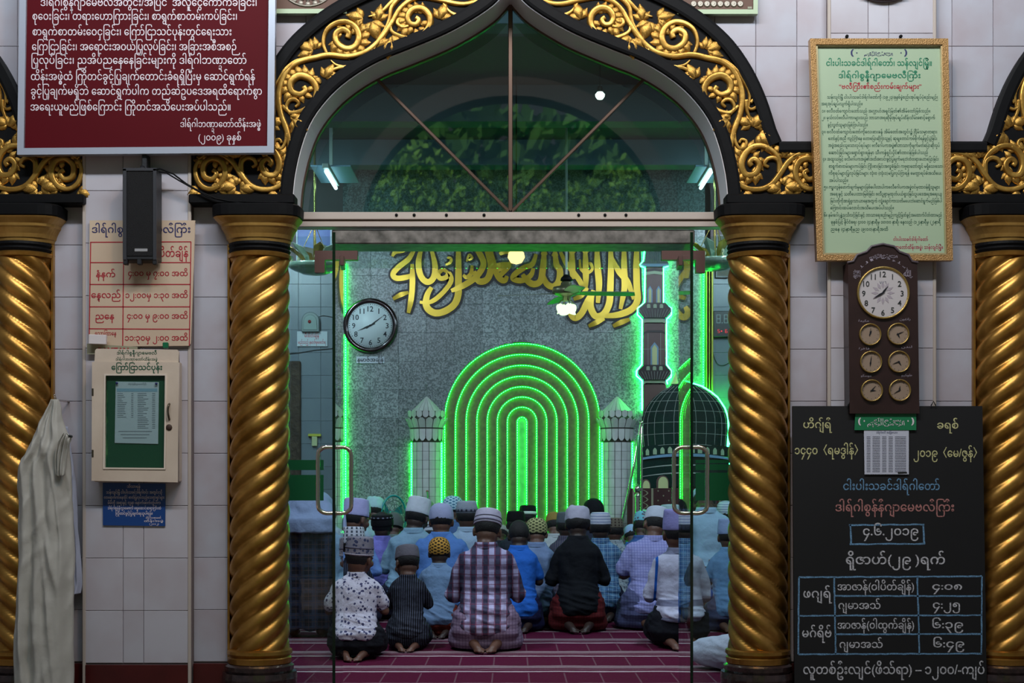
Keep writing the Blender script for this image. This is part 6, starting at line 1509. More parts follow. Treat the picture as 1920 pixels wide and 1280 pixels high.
def hand_bm(bm, wrist, d, palm_n, hs=1.0, curl=18):
    """palm with four fingers and a thumb; d = pointing direction, palm_n = palm normal"""
    d = Vector(d).normalized(); n = Vector(palm_n); n = (n-d*n.dot(d)).normalized(); s = d.cross(n); w = Vector(wrist)
    Mx = Matrix(((s.x, d.x, n.x, 0), (s.y, d.y, n.y, 0), (s.z, d.z, n.z, 0), (0, 0, 0, 1)))
    ell_bm(bm, (0, 0, 0), (1, 1, 1), Matrix.Translation(w+d*.045) @ Mx @ Matrix.Diagonal((.040*hs, .055*hs, .017*hs, 1)), 14, 10)
    for k, (o, L) in enumerate(((-.028, .068), (-.010, .078), (.009, .074), (.027, .058))):
        p = w+d*.080*hs+s*o*hs; P = [p]; dd = d.copy()
        for q in (.42, .32, .26): dd = (Matrix.Rotation(R(curl), 3, s) @ dd) if True else dd; P.append(P[-1]+dd*L*q*hs)
        tube_bm(bm, P, [.0095*hs, .009*hs, .008*hs, .0068*hs], 8)
    p = w+d*.022*hs-s*.030*hs; t = (d*.65-s*.75+n*.2).normalized(); tube_bm(bm, [p, p+t*.034*hs, p+(t*.5+d*.6).normalized()*.058*hs+t*.006], [.013*hs, .011*hs, .0085*hs], 8)
SK = {}
def skin_mat(k):
    cs = {'a': (72, 48, 38), 'b': (92, 62, 48), 'c': (54, 38, 32)}[k]; return mat('skin_'+k, cs, .5, bump=.03, bscale=60)
def pose_points(P):
    w = P.get('w', 1.0)*.77; lean = P.get('lean', 0.0)
    sh = .165*w; nb = Vector((lean*.30, .03+P.get('fwd', 0), .665))
    return w, lean, sh, nb
def build_body(P, voxel):
    w, lean, sh, nb = pose_points(P); hs = P.get('hs', 1.0)*1.10; bm = bmesh.new(); f = P.get('fwd', 0)
    L = lambda z: lean*.30*max(0, z-.2)/.45; F = lambda z: f*max(0, z-.2)/.45
    H = head_matrix(nb, P.get('pitch', 20), P.get('yaw', 0), P.get('roll', 0), hs); head_bm(bm, H)
    hc = H @ Vector((0, -.01, -.06)); tube_bm(bm, [nb-Vector((0, .01, .08)), nb+Vector((0, -.004, .02)), hc], [.068, .056*hs, .056*hs], 14)
    rings_bm(bm, [(0, -.06, .10, .13*w, .10, 2.2), (0, -.06, .16, .165*w, .13, 2.4), (0, -.05, .24, .16*w, .12, 2.3), (L(.36), -.01+F(.36), .36, .135*w, .095, 2.2), (L(.50), .01+F(.5), .50, .155*w, .105, 2.3), (L(.60), .015+F(.6), .60, .165*w, .09, 2.3), (L(.65), .02+F(.65), .655, .115*w, .065, 2.1), (L(.69), .02+F(.69), .685, .06, .055, 2)], 24)
    el = P.get('elbow', (.215, .05, .40)); wr = P.get('wrist', (.12, .27, .44)); hd = P.get('hand', (-.15, .55, .75))
    for s in (-1, 1):
        a = Vector((s*(sh-.024)+L(.62), .01+F(.62), .586)); e = Vector((s*el[0]*w+L(.4)*.8, el[1]+F(.4), el[2])); q = Vector((s*wr[0]+L(.45), wr[1]+F(.45), wr[2]))
        tube_bm(bm, [a, a.lerp(e, .3)+Vector((s*.008, 0, 0)), e], [.046*w, .044*w, .036], 12); tube_bm(bm, [e, e.lerp(q, .35), q], [.039, .040, .026], 12)
        hand_bm(bm, q, (s*hd[0]*1.0, hd[1], hd[2]), (0, -1, .35), 1.0, 14)
        if P.get('cross'):
            h_ = Vector((s*.10, -.02, .12)); k = Vector((s*.36, .22, .10)); an = Vector((-s*.06, .34, .07)); tube_bm(bm, [h_, h_.lerp(k, .5), k], [.092, .082, .060], 12); tube_bm(bm, [k, k.lerp(an, .4), an], [.056, .052, .036], 12)
            tube_bm(bm, [an, an+Vector((-s*.10, .05, -.02)), an+Vector((-s*.17, .06, -.03))], [.036, .034, .022], 8)
        else:
            h_ = Vector((s*.085, -.04, .20)); k = Vector((s*.125, .34, .075)); an = Vector((s*.085, -.10, .055)); tube_bm(bm, [h_, h_.lerp(k, .5), k], [.085*w, .078, .058], 12); tube_bm(bm, [k, k.lerp(an, .45), an], [.055, .054, .036], 12)
            # foot: heel up under the seat, toes behind pointing backwards, sole up
            t = Vector((s*.045, -.245, .030)); tube_bm(bm, [an, Vector((s*.075, -.155, .060)), t], [.038, .034, .026], 10)
            for j in range(5):
                o = s*(.045+(-.032+.014*j)*1.0); tube_bm(bm, [Vector((o, -.245, .028)), Vector((o, -.275+.006*j, .020)), Vector((o, -.290+.007*j, .015))], [.011-.0008*j, .0105-.0008*j, .009-.0008*j], 6)
    me = remesh(bm, 'body', skin_mat(P.get('skin', 'a')), voxel, None, 1); return me, H
def cloth_fold(seed, amp=.011):
    o = Vector((seed*3.1, seed*1.7, seed*.9))
    def f(c):
        a = noise.noise(Vector((c.x*7, c.y*7, c.z*16))+o); b = noise.noise(Vector((c.x*16+c.z*6, c.y*12, c.z*5))+o); low = max(0, 1-abs(c.z-.24)/.22)
        r = (1-abs(noise.noise(Vector((c.x*5, c.y*5, c.z*24+c.x*6))+o))*2.6)
        return amp*(a*.6+b*.9)+low*amp*1.3*max(0, r)
    return f
def build_shirt(P, voxel, seed, sleeve, hem=.13):
    w, lean, sh, nb = pose_points(P); bm = bmesh.new(); f = P.get('fwd', 0)
    L = lambda z: lean*.30*max(0, z-.2)/.45; F = lambda z: f*max(0, z-.2)/.45; g = P.get('loose', 1.0)
    rings_bm(bm, [(0, -.05, hem, .178*w*g, .160*g, 2.6), (0, -.055, hem+.05, .192*w*g, .168*g, 2.6), (L(.27), -.045, .27, .186*w*g, .145*g, 2.4), (L(.37), -.01+F(.37), .37, .172*w*g, .125*g, 2.3), (L(.50), .008+F(.5), .50, .182*w, .128, 2.4), (L(.58), .012+F(.58), .58, .186*w, .118, 2.5), (L(.63), .014+F(.63), .632, .160*w, .094, 2.3), (L(.665), .018+F(.665), .668, .108*w, .076, 2.1), (L(.69), .02+F(.69), .692, .072, .068, 2)], 32)
    el = P.get('elbow', (.215, .05, .40)); wr = P.get('wrist', (.12, .27, .44))
    for s in (-1, 1):
        a = Vector((s*(sh-.022)+L(.62), .01+F(.62), .592)); e = Vector((s*el[0]*w+L(.4)*.8, el[1]+F(.4), el[2])); q = Vector((s*wr[0]+L(.45), wr[1]+F(.45), wr[2]))
        if sleeve == 'short': e2 = a.lerp(e, .72); tube_bm(bm, [a, a.lerp(e, .35)+Vector((s*.010, 0, .0)), e2+Vector((s*.010, 0, 0))], [.062*w, .064*w, .066*w], 14, cap=True)
        else: tube_bm(bm, [a, a.lerp(e, .35)+Vector((s*.008, 0, 0)), e], [.063*w, .058*w, .052], 14); tube_bm(bm, [e, e.lerp(q, .45), e.lerp(q, .9)], [.056, .052, .042], 12)
    return remesh(bm, 'shirt', None, voxel, cloth_fold(seed), 2)
def collar_mesh(P):
    w, lean, sh, nb = pose_points(P); bm = bmesh.new(); n = 24; rows = []; hs = P.get('hs', 1)*1.1
    for z, r, dy in ((.662, .088, .0), (.684, .078, -.003), (.702, .073, -.005), (.702, .067, -.005), (.680, .064, 0)):
        rows.append([bm.verts.new((nb.x+r*cos(2*pi*k/n), nb.y-.008+dy+r*sin(2*pi*k/n), z-.010*(sin(2*pi*k/n) > .2))) for k in range(n)])
    for a, b in zip(rows, rows[1:]):
        for k in range(n): bm.faces.new((a[k], a[(k+1) % n], b[(k+1) % n], b[k]))
    return bm_mesh(bm, 'collar', None, True)
def build_lower(P, voxel, seed, kind):
    w = P.get('w', 1.0); bm = bmesh.new()
    for s in (-1, 1):
        if P.get('cross'):
            h_ = Vector((s*.10, -.03, .13)); k = Vector((s*.37, .22, .105)); an = Vector((-s*.02, .33, .08)); tube_bm(bm, [h_, h_.lerp(k, .5), k], [.125, .112, .085], 14); tube_bm(bm, [k, k.lerp(an, .5), an], [.085, .075, .06], 12)
        else:
            h_ = Vector((s*.085*w, -.05, .19)); k = Vector((s*.135*w, .34, .085)); an = Vector((s*.085, -.06, .06)); tube_bm(bm, [h_, h_.lerp(k, .5), k], [.104*w, .092*w, .070], 14); tube_bm(bm, [k, k.lerp(an, .5), an], [.070, .068, .056 if kind == 'trousers' else .07], 12)
    rings_bm(bm, [(0, -.04, .05, .16*w, .12, 2.4), (0, -.05, .12, .19*w, .155, 2.4), (0, -.04, .22, .18*w, .14, 2.3), (0, -.03, .30, .15*w, .11, 2.2)], 24)
    if kind == 'longyi':
        rings_bm(bm, [(0, .10, .016, .205*w, .25, 2.4), (0, .09, .05, .215*w, .262, 2.5), (0, .07, .11, .205*w, .243, 2.4), (0, .04, .17, .18*w, .19, 2.2)], 28)
    return remesh(bm, 'lower_garment', None, voxel, cloth_fold(seed+5, .006), 2)
HAIR = {}
def hair_mesh(style):
    if style in HAIR: return HAIR[style]
    bm = bmesh.new(); d = bmesh.ops.create_icosphere(bm, subdivisions=4, radius=1)
    k = .004 if style == 'shaved' else .010 if style == 'short' else .020
    for v in bm.verts:
        c = v.co.copy(); nz = (noise.noise(c*9)*.35+.65)*(1 if c.z < -.05 else max(.25, 1-(c.z+.05)*6)); v.co = Vector((c.x*(.077+k*nz), c.y*(.096+k*nz)-.006, c.z*(.090+k*nz)+.015))
    lim = -.075 if style != 'shaved' else -.06
    def bad(c): return c.z < lim-.0*c.y or (c.y > .045 and c.z < .045) or (c.y > .0 and c.z < -.005) or (abs(c.x) > .062 and -.055 < c.z < .004 and c.y > -.028)
    bmesh.ops.delete(bm, geom=[v for v in bm.verts if bad(v.co)], context='VERTS')
    # neck hair tapers in
    for v in bm.verts:
        if v.co.z < -.03: q = min(1, (-.03-v.co.z)/.05); v.co.x *= 1-.16*q; v.co.y *= 1-.10*q
    me = bm_mesh(bm, 'hair', mat('black_hair', (17, 15, 15), .75, bump=.4, bscale=140), True); HAIR[style] = me; return me
CAPS = {}
def cap_mesh(style):
    if style in CAPS: return CAPS[style]
    bm = bmesh.new(); n = 36
    P = {'kufi': [(.086, .018), (.090, .020), (.0905, .034), (.088, .060), (.083, .092), (.078, .104), (.066, .110), (.03, .112), (.004, .112)],
         'tall': [(.088, .010), (.092, .013), (.091, .05), (.086, .100), (.082, .122), (.070, .128), (.02, .126), (.004, .126)],
         'dome': [(.088, -.006), (.091, .002), (.092, .025), (.088, .055), (.078, .080), (.060, .099), (.034, .110), (.004, .113)],
         'beanie': [(.088, -.030), (.091, -.02), (.093, .010), (.090, .045), (.080, .078), (.060, .100), (.03, .116), (.004, .120)],
         'net': [(.092, -.010), (.097, .0), (.097, .03), (.093, .06), (.088, .078), (.080, .082), (.04, .084), (.004, .084)],
         'soft': [(.088, -.004), (.092, .004), (.093, .030), (.090, .060), (.084, .088), (.074, .104), (.055, .110), (.02, .104), (.004, .102)]}[style]
    P2 = smooth_path(P, 2); rows = []
    for r, z in P2:
        row = []
        for k in range(n):
            t = 2*pi*k/n; rr = r
            if style == 'soft': rr += .006*noise.noise(Vector((cos(t)*2.4, sin(t)*2.4, z*30)))*min(1, max(0, z/.03)); zz = z+.012*noise.noise(Vector((cos(t)*2, sin(t)*2, z*10+4)))*max(0, (z-.05)/.06)
            else: zz = z
            row.append(bm.verts.new((rr*.93*cos(t), rr*1.10*sin(t)-.008, zz)))
        rows.append(row)
    for a, b in zip(rows, rows[1:]):
        for k in range(n): bm.faces.new((a[k], a[(k+1) % n], b[(k+1) % n], b[k]))
    bm.faces.new(rows[-1]); 
    inner = [bm.verts.new((v.co.x*.95, v.co.y*.95, v.co.z+.01)) for v in rows[0]]
    for k in range(n): bm.faces.new((rows[0][(k+1) % n], rows[0][k], inner[k], inner[(k+1) % n]))
    me = bm_mesh(bm, 'cap', None, True); CAPS[style] = me; return me
def band_mesh(z0, z1, style):
    """raised stitched band round a cap"""
    key = ('band', z0, z1, style)
    if key in CAPS: return CAPS[key]
    bm = bmesh.new(); n = 36; rows = []
    rb = {'kufi': .0925, 'dome': .0935, 'tall': .093, 'soft': .0935, 'net': .098, 'beanie': .094}[style]; dr = .06 if style == 'kufi' else .03
    for z, o in ((z0, -.002), (z0, .001), (z1, .001), (z1, -.002)):
        rows.append([bm.verts.new(((rb+o-max(0, z-.02)*dr)*.93*cos(2*pi*k/n), (rb+o-max(0, z-.02)*dr)*1.10*sin(2*pi*k/n)-.008, z)) for k in range(n)])
    for a, b in zip(rows, rows[1:]):
        for k in range(n): bm.faces.new((a[k], a[(k+1) % n], b[(k+1) % n], b[k]))
    me = bm_mesh(bm, 'cap_band', None, True); CAPS[key] = me; return me

def pattern_mat(name, kind, A, B, C=None, D=None, sc=1.0, rough=.85):
    """woven and printed cloth patterns in object coordinates"""
    if name in MATS: return MATS[name]
    m, t, b = node_mat(name); N, L = t.nodes, t.links; co = N.new('ShaderNodeTexCoord'); sp = N.new('ShaderNodeSeparateXYZ'); L.new(co.outputs['Object'], sp.inputs[0])
    b.inputs['Roughness'].default_value = rough; b.inputs['Specular IOR Level'].default_value = .2
    def M(op, a, b_=None):
        n = N.new('ShaderNodeMath'); n.operation = op
        for i, v in enumerate((a, b_)):
            if v is None: continue
            if isinstance(v, (int, float)): n.inputs[i].default_value = v
            else: L.new(v, n.inputs[i])
        return n.outputs[0]
    def mixc(f, x, y):
        n = N.new('ShaderNodeMix'); n.data_type = 'RGBA'
        for i, v in ((0, f), (6, x), (7, y)):
            if isinstance(v, tuple): n.inputs[i].default_value = (*lin(v), 1)
            elif isinstance(v, (int, float)): n.inputs[i].default_value = v
            else: L.new(v, n.inputs[i])
        return n.outputs[2]
    x, y, z = sp.outputs
    def per(v, p, lo, hi): f = M('FRACT', M('ADD', M('DIVIDE', v, p*sc), 50.5)); return M('MULTIPLY', M('GREATER_THAN', f, lo), M('LESS_THAN', f, hi))
    if kind == 'plaid':      # broad dark bars edged with red over pale weft bands
        c = mixc(M('MULTIPLY', per(z, .07, .0, .40), .42), A, C); c = mixc(M('MULTIPLY', per(z, .07, .08, .32), .35), c, B); c = mixc(M('MULTIPLY', per(x, .078, .28, .72), .88), c, B)
        c = mixc(per(x, .078, .22, .31), c, C); c = mixc(per(x, .078, .69, .78), c, C); c = mixc(per(x, .078, .265, .28), c, A); c = mixc(per(x, .078, .72, .735), c, A); c = mixc(M('MULTIPLY', per(z, .062, .44, .54), .6), c, C)
    elif kind == 'check': c = mixc(M('MULTIPLY', per(x, .02, 0, .3), .5), A, B); c = mixc(M('MULTIPLY', per(z, .02, 0, .3), .5), c, B)
    elif kind == 'tartan':
        c = mixc(M('MULTIPLY', per(x, .07, .0, .45), .6), A, B); c = mixc(M('MULTIPLY', per(z, .07, .0, .45), .6), c, B); c = mixc(M('MULTIPLY', per(x, .035, .0, .08), .8), c, C or A); c = mixc(M('MULTIPLY', per(z, .035, .0, .08), .8), c, C or A)
    elif kind == 'stripe': c = mixc(per(x, .016, 0, .32), A, B)
    elif kind == 'pinstripe': c = mixc(M('MULTIPLY', per(x, .02, 0, .2), .55), A, B)
    elif kind == 'floral':
        v = N.new('ShaderNodeTexVoronoi'); v.inputs['Scale'].default_value = 34/sc; L.new(co.outputs['Object'], v.inputs['Vector']); nz = N.new('ShaderNodeTexNoise'); nz.inputs['Scale'].default_value = 90; L.new(co.outputs['Object'], nz.inputs['Vector'])
        f = M('LESS_THAN', M('ADD', v.outputs['Distance'], M('MULTIPLY', nz.outputs['Fac'], .45)), .56); c = mixc(f, A, B)
        v2 = N.new('ShaderNodeTexVoronoi'); v2.inputs['Scale'].default_value = 75/sc; L.new(co.outputs['Object'], v2.inputs['Vector']); c = mixc(M('MULTIPLY', M('LESS_THAN', v2.outputs['Distance'], .2), .5), c, B)
    elif kind == 'panel':    # white shirt, two blue uprights, grey chest bands
        c = mixc(M('MULTIPLY', M('GREATER_THAN', z, .655), .8), A, B)
        for lo, hi in ((.30, .345), (.195, .225)): c = mixc(M('MULTIPLY', M('MULTIPLY', M('GREATER_THAN', z, lo), M('LESS_THAN', z, hi)), .85), c, B)
        for cx in (-.03, .21, -.19): c = mixc(M('LESS_THAN', M('ABSOLUTE', M('ADD', M('ADD', x, M('MULTIPLY', z, -.06)), -cx)), .009), c, C)
    elif kind == 'rings':    # cap bands by height
        c = mixc(per(z, .022, 0, .4), A, B)
    elif kind == 'motif':
        u = N.new('ShaderNodeMath'); u.operation = 'ARCTAN2'; L.new(y, u.inputs[0]); L.new(x, u.inputs[1]); fu = M('FRACT', M('MULTIPLY', u.outputs[0], 18/6.283)); fz = M('FRACT', M('DIVIDE', z, .026))
        c = mixc(M('MULTIPLY', M('LESS_THAN', M('ABSOLUTE', M('SUBTRACT', fu, .5)), .2), M('LESS_THAN', M('ABSOLUTE', M('SUBTRACT', fz, .5)), .32)), A, B)
    elif kind == 'lattice':
        u = N.new('ShaderNodeMath'); u.operation = 'ARCTAN2'; L.new(y, u.inputs[0]); L.new(x, u.inputs[1]); au = M('MULTIPLY', u.outputs[0], 12/6.283); az = M('MULTIPLY', z, 42)
        f1 = M('LESS_THAN', M('ABSOLUTE', M('SUBTRACT', M('FRACT', M('ADD', M('ADD', au, az), 50)), .5)), .2); f2 = M('LESS_THAN', M('ABSOLUTE', M('SUBTRACT', M('FRACT', M('ADD', M('SUBTRACT', au, az), 50)), .5)), .2)
        c = mixc(M('MAXIMUM', f1, f2), A, B)
    elif kind == 'camo': 
        v = N.new('ShaderNodeTexVoronoi'); v.inputs['Scale'].default_value = 38; L.new(co.outputs['Object'], v.inputs['Vector']); c = mixc(M('LESS_THAN', v.outputs['Distance'], .36), A, B)
    else: c = mixc(0.0, A, A)
    nb = N.new('ShaderNodeTexNoise'); nb.inputs['Scale'].default_value = 22; nb.inputs['Detail'].default_value = 5; L.new(co.outputs['Object'], nb.inputs['Vector'])
    bp_ = N.new('ShaderNodeBump'); bp_.inputs['Strength'].default_value = .55; bp_.inputs['Distance'].default_value = .015; L.new(nb.outputs['Fac'], bp_.inputs['Height']); L.new(bp_.outputs[0], b.inputs['Normal'])
    L.new(c, b.inputs['Base Color']); MATS[name] = m; return m
def cloth(c): return pattern_mat('cloth_%d_%d_%d' % c, 'plain', c, c)
def with_mat(me, m):
    me = me.copy(); me.materials.clear(); me.materials.append(m); return me
CACHE = {}
def person(px, ztop_py, s_mm, label, shirt, sleeve='long', lower=(40, 40, 60), lkind='longyi', cap=('kufi', (200, 200, 205)), band=None, hair='short', skin='a', group=None, far=False, ry=0, **P):
    """px = column of the torso, ztop_py = row of the cap top, s_mm = millimetres per pixel at that depth"""
    s = s_mm/1000; Y = s*FPX-CAMD; ztop = CAMZ+(HOR-ztop_py)*s; P['skin'] = skin
    child = P.get('hs', 1.0) > 1.05
    key = tuple(sorted((k, v) for k, v in P.items() if k not in ('label',)))
    if key not in CACHE: CACHE[key] = build_body(P, .012 if far else .0085)
    body, H = CACHE[key]
    capz = (H @ Vector((0, -.04, .11))).z+.004
    k = ztop/capz; x = (px-960)*s
    r = thing('person', label, 'person', (x, Y, .014), group, (0, 0, R(ry))); r.scale = (k, k, k)
    link('body', body, r)
    sk = ('shirt', key, sleeve, P.get('hem', .13)) if far else ('shirt', key, sleeve, label)
    if sk not in CACHE: CACHE[sk] = build_shirt(P, .014 if far else .009, (len(CACHE)*7) % 31, sleeve, P.get('hem', .13))
    sm = shirt if isinstance(shirt, bpy.types.Material) else cloth(shirt)
    so = link('shirt', with_mat(CACHE[sk], sm), r)
    if P.get('collar', 1): 
        ck = ('collar', key)
        if ck not in CACHE: CACHE[ck] = collar_mesh(P)
        link('collar', with_mat(CACHE[ck], P_COLLAR.get(label[:14], sm)), so)
    lk = ('low', P.get('w', 1.0), P.get('cross', 0), lkind, far)
    if lk not in CACHE: CACHE[lk] = build_lower(P, .014 if far else .010, (len(CACHE)*5) % 29, lkind)
    lm = lower if isinstance(lower, bpy.types.Material) else cloth(lower)
    link('longyi' if lkind == 'longyi' else 'trousers', with_mat(CACHE[lk], lm), r)
    def on_head(nm, me):
        o = link(nm, me, r); loc, q, sc = H.decompose(); o.location = loc; o.rotation_euler = q.to_euler(); o.scale = sc; return o
    if hair: on_head('hair', hair_mesh(hair))
    if cap:
        cm = cap[1] if isinstance(cap[1], bpy.types.Material) else cloth(cap[1]); tilt = cap[2] if len(cap) > 2 else 0
        o = on_head('cap', with_mat(cap_mesh(cap[0]), cm)); o.rotation_euler = (H @ Matrix.Rotation(R(tilt), 4, 'X')).decompose()[1].to_euler()
        if band:
            for z0, z1, bc in band: link('cap_band', with_mat(band_mesh(z0, z1, cap[0]), bc if isinstance(bc, bpy.types.Material) else cloth(bc)), o)
    return r
P_COLLAR = {}
WH, OW, LB, GR = (176, 180, 200), (150, 158, 160), (112, 142, 184), (96, 104, 110)
# back row first: the men nearest the niche
far = dict(far=True)
m_dots = pattern_mat('cap_dash_print', 'motif', (190, 192, 204), (64, 70, 84)); m_grey = pattern_mat('cap_grey_print', 'camo', (126, 122, 132), (56, 62, 90)); m_rings = pattern_mat('cap_white_rings', 'rings', (196, 200, 214), (140, 150, 180))
m_gold = pattern_mat('cap_gold_crochet', 'lattice', (30, 22, 18), (190, 140, 62)); m_green = pattern_mat('cap_olive_crochet', 'lattice', (58, 62, 40), (166, 166, 116)); m_hounds = pattern_mat('cap_blue_lattice', 'lattice', (60, 110, 140), (170, 200, 214))
m_teal = pattern_mat('cap_teal_flower', 'camo', (110, 180, 196), (90, 84, 96)); m_brown = pattern_mat('cap_brown_weave', 'motif', (104, 98, 84), (60, 48, 44)); m_flor2 = pattern_mat('shirt_pale_floral', 'floral', (140, 152, 158), (96, 110, 120))
A = dict(far=True)
person(673, 936, 4.85, 'person far ahead in rounded pale cap with green brim behind the left door handle', (150, 170, 190), cap=('dome', (168, 190, 196)), **A)
person(701, 934, 5.22, 'person in crumpled pale blue cap beside the teal fan', (150, 180, 180), cap=('soft', (160, 196, 200)), **A)
person(737, 963, 4.75, 'person in dull grey knitted cap just below the teal fan', (96, 112, 110), cap=('beanie', (84, 92, 90)), **A)
person(796, 938, 5.22, 'person in olive grey cap behind the yellow topped white cap', (170, 184, 200), cap=('dome', (112, 122, 104)), **A)
person(846, 930, 4.95, 'person in blue and white lattice cap before the green lights', (70, 96, 140), cap=('dome', m_hounds, 15), yaw=-10, **A)
person(940, 990, 4.85, 'person bowing low in small white cap right of the plaid shirt man', (40, 44, 54), cap=('dome', (160, 160, 156)), pitch=50, **A)
person(990, 949, 5.25, 'person in black cap with white band straight before the niche', (156, 196, 176), cap=('kufi', (20, 20, 22)), band=[(.022, .050, (200, 220, 206))], pitch=5, **A)
person(967, 960, 4.8, 'person in black velvet cap below the niche centre', (40, 46, 56), cap=('kufi', (16, 16, 18)), pitch=0, skin='c', **A)
person(1040, 965, 4.95, 'person in tan cap just right of the olive crochet cap', (170, 176, 180), cap=('kufi', (140, 118, 62)), pitch=25, skin='b', **A)
person(1062, 962, 4.55, 'person in slate grey cap and dark striped shirt left of the black shirt man', pattern_mat('shirt_dark_stripe_b', 'stripe', (54, 60, 82), (112, 98, 104)), cap=('kufi', (84, 92, 98)), pitch=0, skin='c', **A)
person(1114, 937, 4.85, 'person in pointed black knitted beanie above the other heads', (40, 44, 60), cap=('beanie', (14, 15, 20)), **A)
person(1153, 973, 4.6, 'person in brown woven cap and pale floral shirt', m_flor2, cap=('kufi', m_brown), pitch=5, **A)
person(1186, 986, 4.85, 'person in plain pale blue cap and royal blue shirt bent down', (52, 84, 190), cap=('dome', (140, 166, 200)), pitch=30, **A)
person(1207, 957, 5.2, 'person in mint green cap furthest front beside the chrome post', (90, 120, 120), cap=('dome', (134, 196, 160)), **A)
person(1203, 963, 4.6, 'person in teal cap printed with dark flowers', (60, 90, 150), cap=('kufi', m_teal), yaw=-20, **A)
person(1258, 952, 4.7, 'person in tall pale mint cap in front of the patterned screen', (150, 180, 204), cap=('tall', (160, 190, 192)), pitch=5, **A)
person(1325, 924, 4.85, 'person in white shirt with grey yoke seen through the right sidelight', (156, 178, 204), cap=('kufi', (160, 170, 204)), pitch=60, w=1.15, **A)
person(1362, 941, 5.2, 'person in ringed pale cap furthest right beside the gold column', (150, 180, 190), cap=('dome', m_rings), pitch=0, **A)
person(875, 941, 4.6, 'person in patterned white cap and white shirt with dark line on the collar', (150, 172, 196), cap=('kufi', (150, 158, 170)), band=[(.026, .058, pattern_mat('band_silver_leaf', 'motif', (120, 126, 140), (50, 52, 66)))], pitch=0, **A)
person(806, 984, 4.5, 'person in white cap with dark rings behind the blue shirted man', (150, 160, 180), cap=('kufi', (176, 184, 196)), band=[(.05, .056, (40, 44, 56)), (.07, .076, (40, 44, 56))], pitch=22, **A)
print('far people ok')
# middle rows
person(660, 941, 4.15, 'person in tall lavender white cap turned right beside the left door edge', (112, 148, 208), cap=('tall', (172, 172, 218)), yaw=-38, pitch=8, w=1.0, skin='b')
person(716, 961, 4.45, 'person in lilac shirt and black lace cap near the left door handle', (122, 118, 198), cap=('net', (16, 16, 22)), band=[(.050, .066, pattern_mat('band_lace', 'motif', (24, 24, 30), (110, 112, 130)))], yaw=-12, pitch=-4, w=1.16, skin='c')
person(766, 939, 4.3, 'person in pale blue shirt and white cap with yellowish crown', (128, 160, 182), cap=('tall', (196, 204, 214)), pitch=14, roll=6, yaw=-18, w=1.16, skin='c', lean=.12)
person(826, 945, 4.1, 'person in bright blue shirt and round white knitted cap', (84, 124, 188), cap=('dome', (158, 164, 196)), pitch=8, w=1.26, skin='b', fwd=.05)
person(1003, 972, 4.1, 'person in pale blue grey shirt and olive crochet cap', (116, 136, 172), cap=('dome', m_green, 20), pitch=22, w=1.0, skin='b', lean=.05)
person(973, 975, 3.95, 'person bareheaded in vivid blue shirt right of the plaid shirt man', (40, 102, 196), sleeve='short', cap=None, hair='shaved', pitch=14, skin='c', w=1.0, lower=(28, 30, 66))
person(1126, 963, 4.25, 'person in blue checked shirt and white ringed cap', pattern_mat('shirt_blue_tartan', 'tartan', (84, 124, 160), (48, 74, 116), (150, 180, 200)), cap=('kufi', m_rings), pitch=0, skin='c', w=1.1, lower=(24, 24, 48))
person(1225, 955, 4.0, 'person in lilac checked shirt leaning right under a flat white cap', pattern_mat('shirt_lilac_check', 'check', (156, 158, 208), (112, 114, 178)), sleeve='short', cap=('kufi', (184, 192, 206)), pitch=18, yaw=14, roll=16, w=1.34, lean=.02, skin='b', lower=pattern_mat('longyi_grey_check', 'check', (84, 88, 124), (60, 62, 96)))
person(1368, 979, 3.95, 'person in light blue shirt beside the right gold column', (104, 138, 178), sleeve='short', cap=('tall', (150, 164, 206)), pitch=2, w=1.05, skin='b', lower=(60, 64, 92))
# boys and men at the back, nearest the door
person(1084, 951, 3.95, 'person in black shirt and crimson longyi with crumpled white cap', (14, 16, 22), cap=('soft', (174, 172, 190)), hair='thick', pitch=12, w=1.04, skin='c', lower=pattern_mat('longyi_crimson', 'check', (96, 28, 30), (66, 20, 24)), elbow=(.24, .03, .38), loose=1.0)
person(661, 995, 3.75, 'person in white cap with dashes and dark striped shirt behind the floral boy', pattern_mat('shirt_black_blue_stripe', 'stripe', (18, 20, 28), (60, 66, 90)), cap=('tall', m_dots), hs=1.12, pitch=4, skin='b', lower=(20, 22, 34), lkind='trousers')
person(823, 1009, 3.8, 'person in pale blue shirt and gold crochet cap, a boy on his knees', (112, 138, 172), sleeve='short', cap=('dome', m_gold, 18), hs=1.12, pitch=10, w=1.12, skin='c', lower=(104, 40, 30), elbow=(.22, .12, .40))
person(911, 958, 3.5, 'person in red and navy plaid shirt kneeling by the doorway', pattern_mat('shirt_plaid', 'plaid', (176, 172, 206), (30, 32, 56), (96, 22, 48)), cap=('kufi', (178, 170, 188)), band=[(.03, .040, (120, 112, 132)), (.058, .062, (128, 120, 140))], hair='shaved', pitch=18, roll=4, w=1.16, skin='b', lower=pattern_mat('longyi_lilac_check', 'check', (130, 112, 134), (86, 66, 92)), elbow=(.235, .04, .36), hem=.115)
person(765, 1026, 3.5, 'person in black striped suit and grey cap, a small child turned left', pattern_mat('shirt_black_pinstripe', 'pinstripe', (20, 22, 30), (110, 116, 140)), cap=('kufi', (104, 100, 108)), hs=1.22, pitch=16, yaw=28, roll=6, w=1.08, skin='b', lower=pattern_mat('shirt_black_pinstripe_lower', 'pinstripe', (20, 22, 30), (90, 96, 120)), lkind='trousers', elbow=(.22, .10, .42))
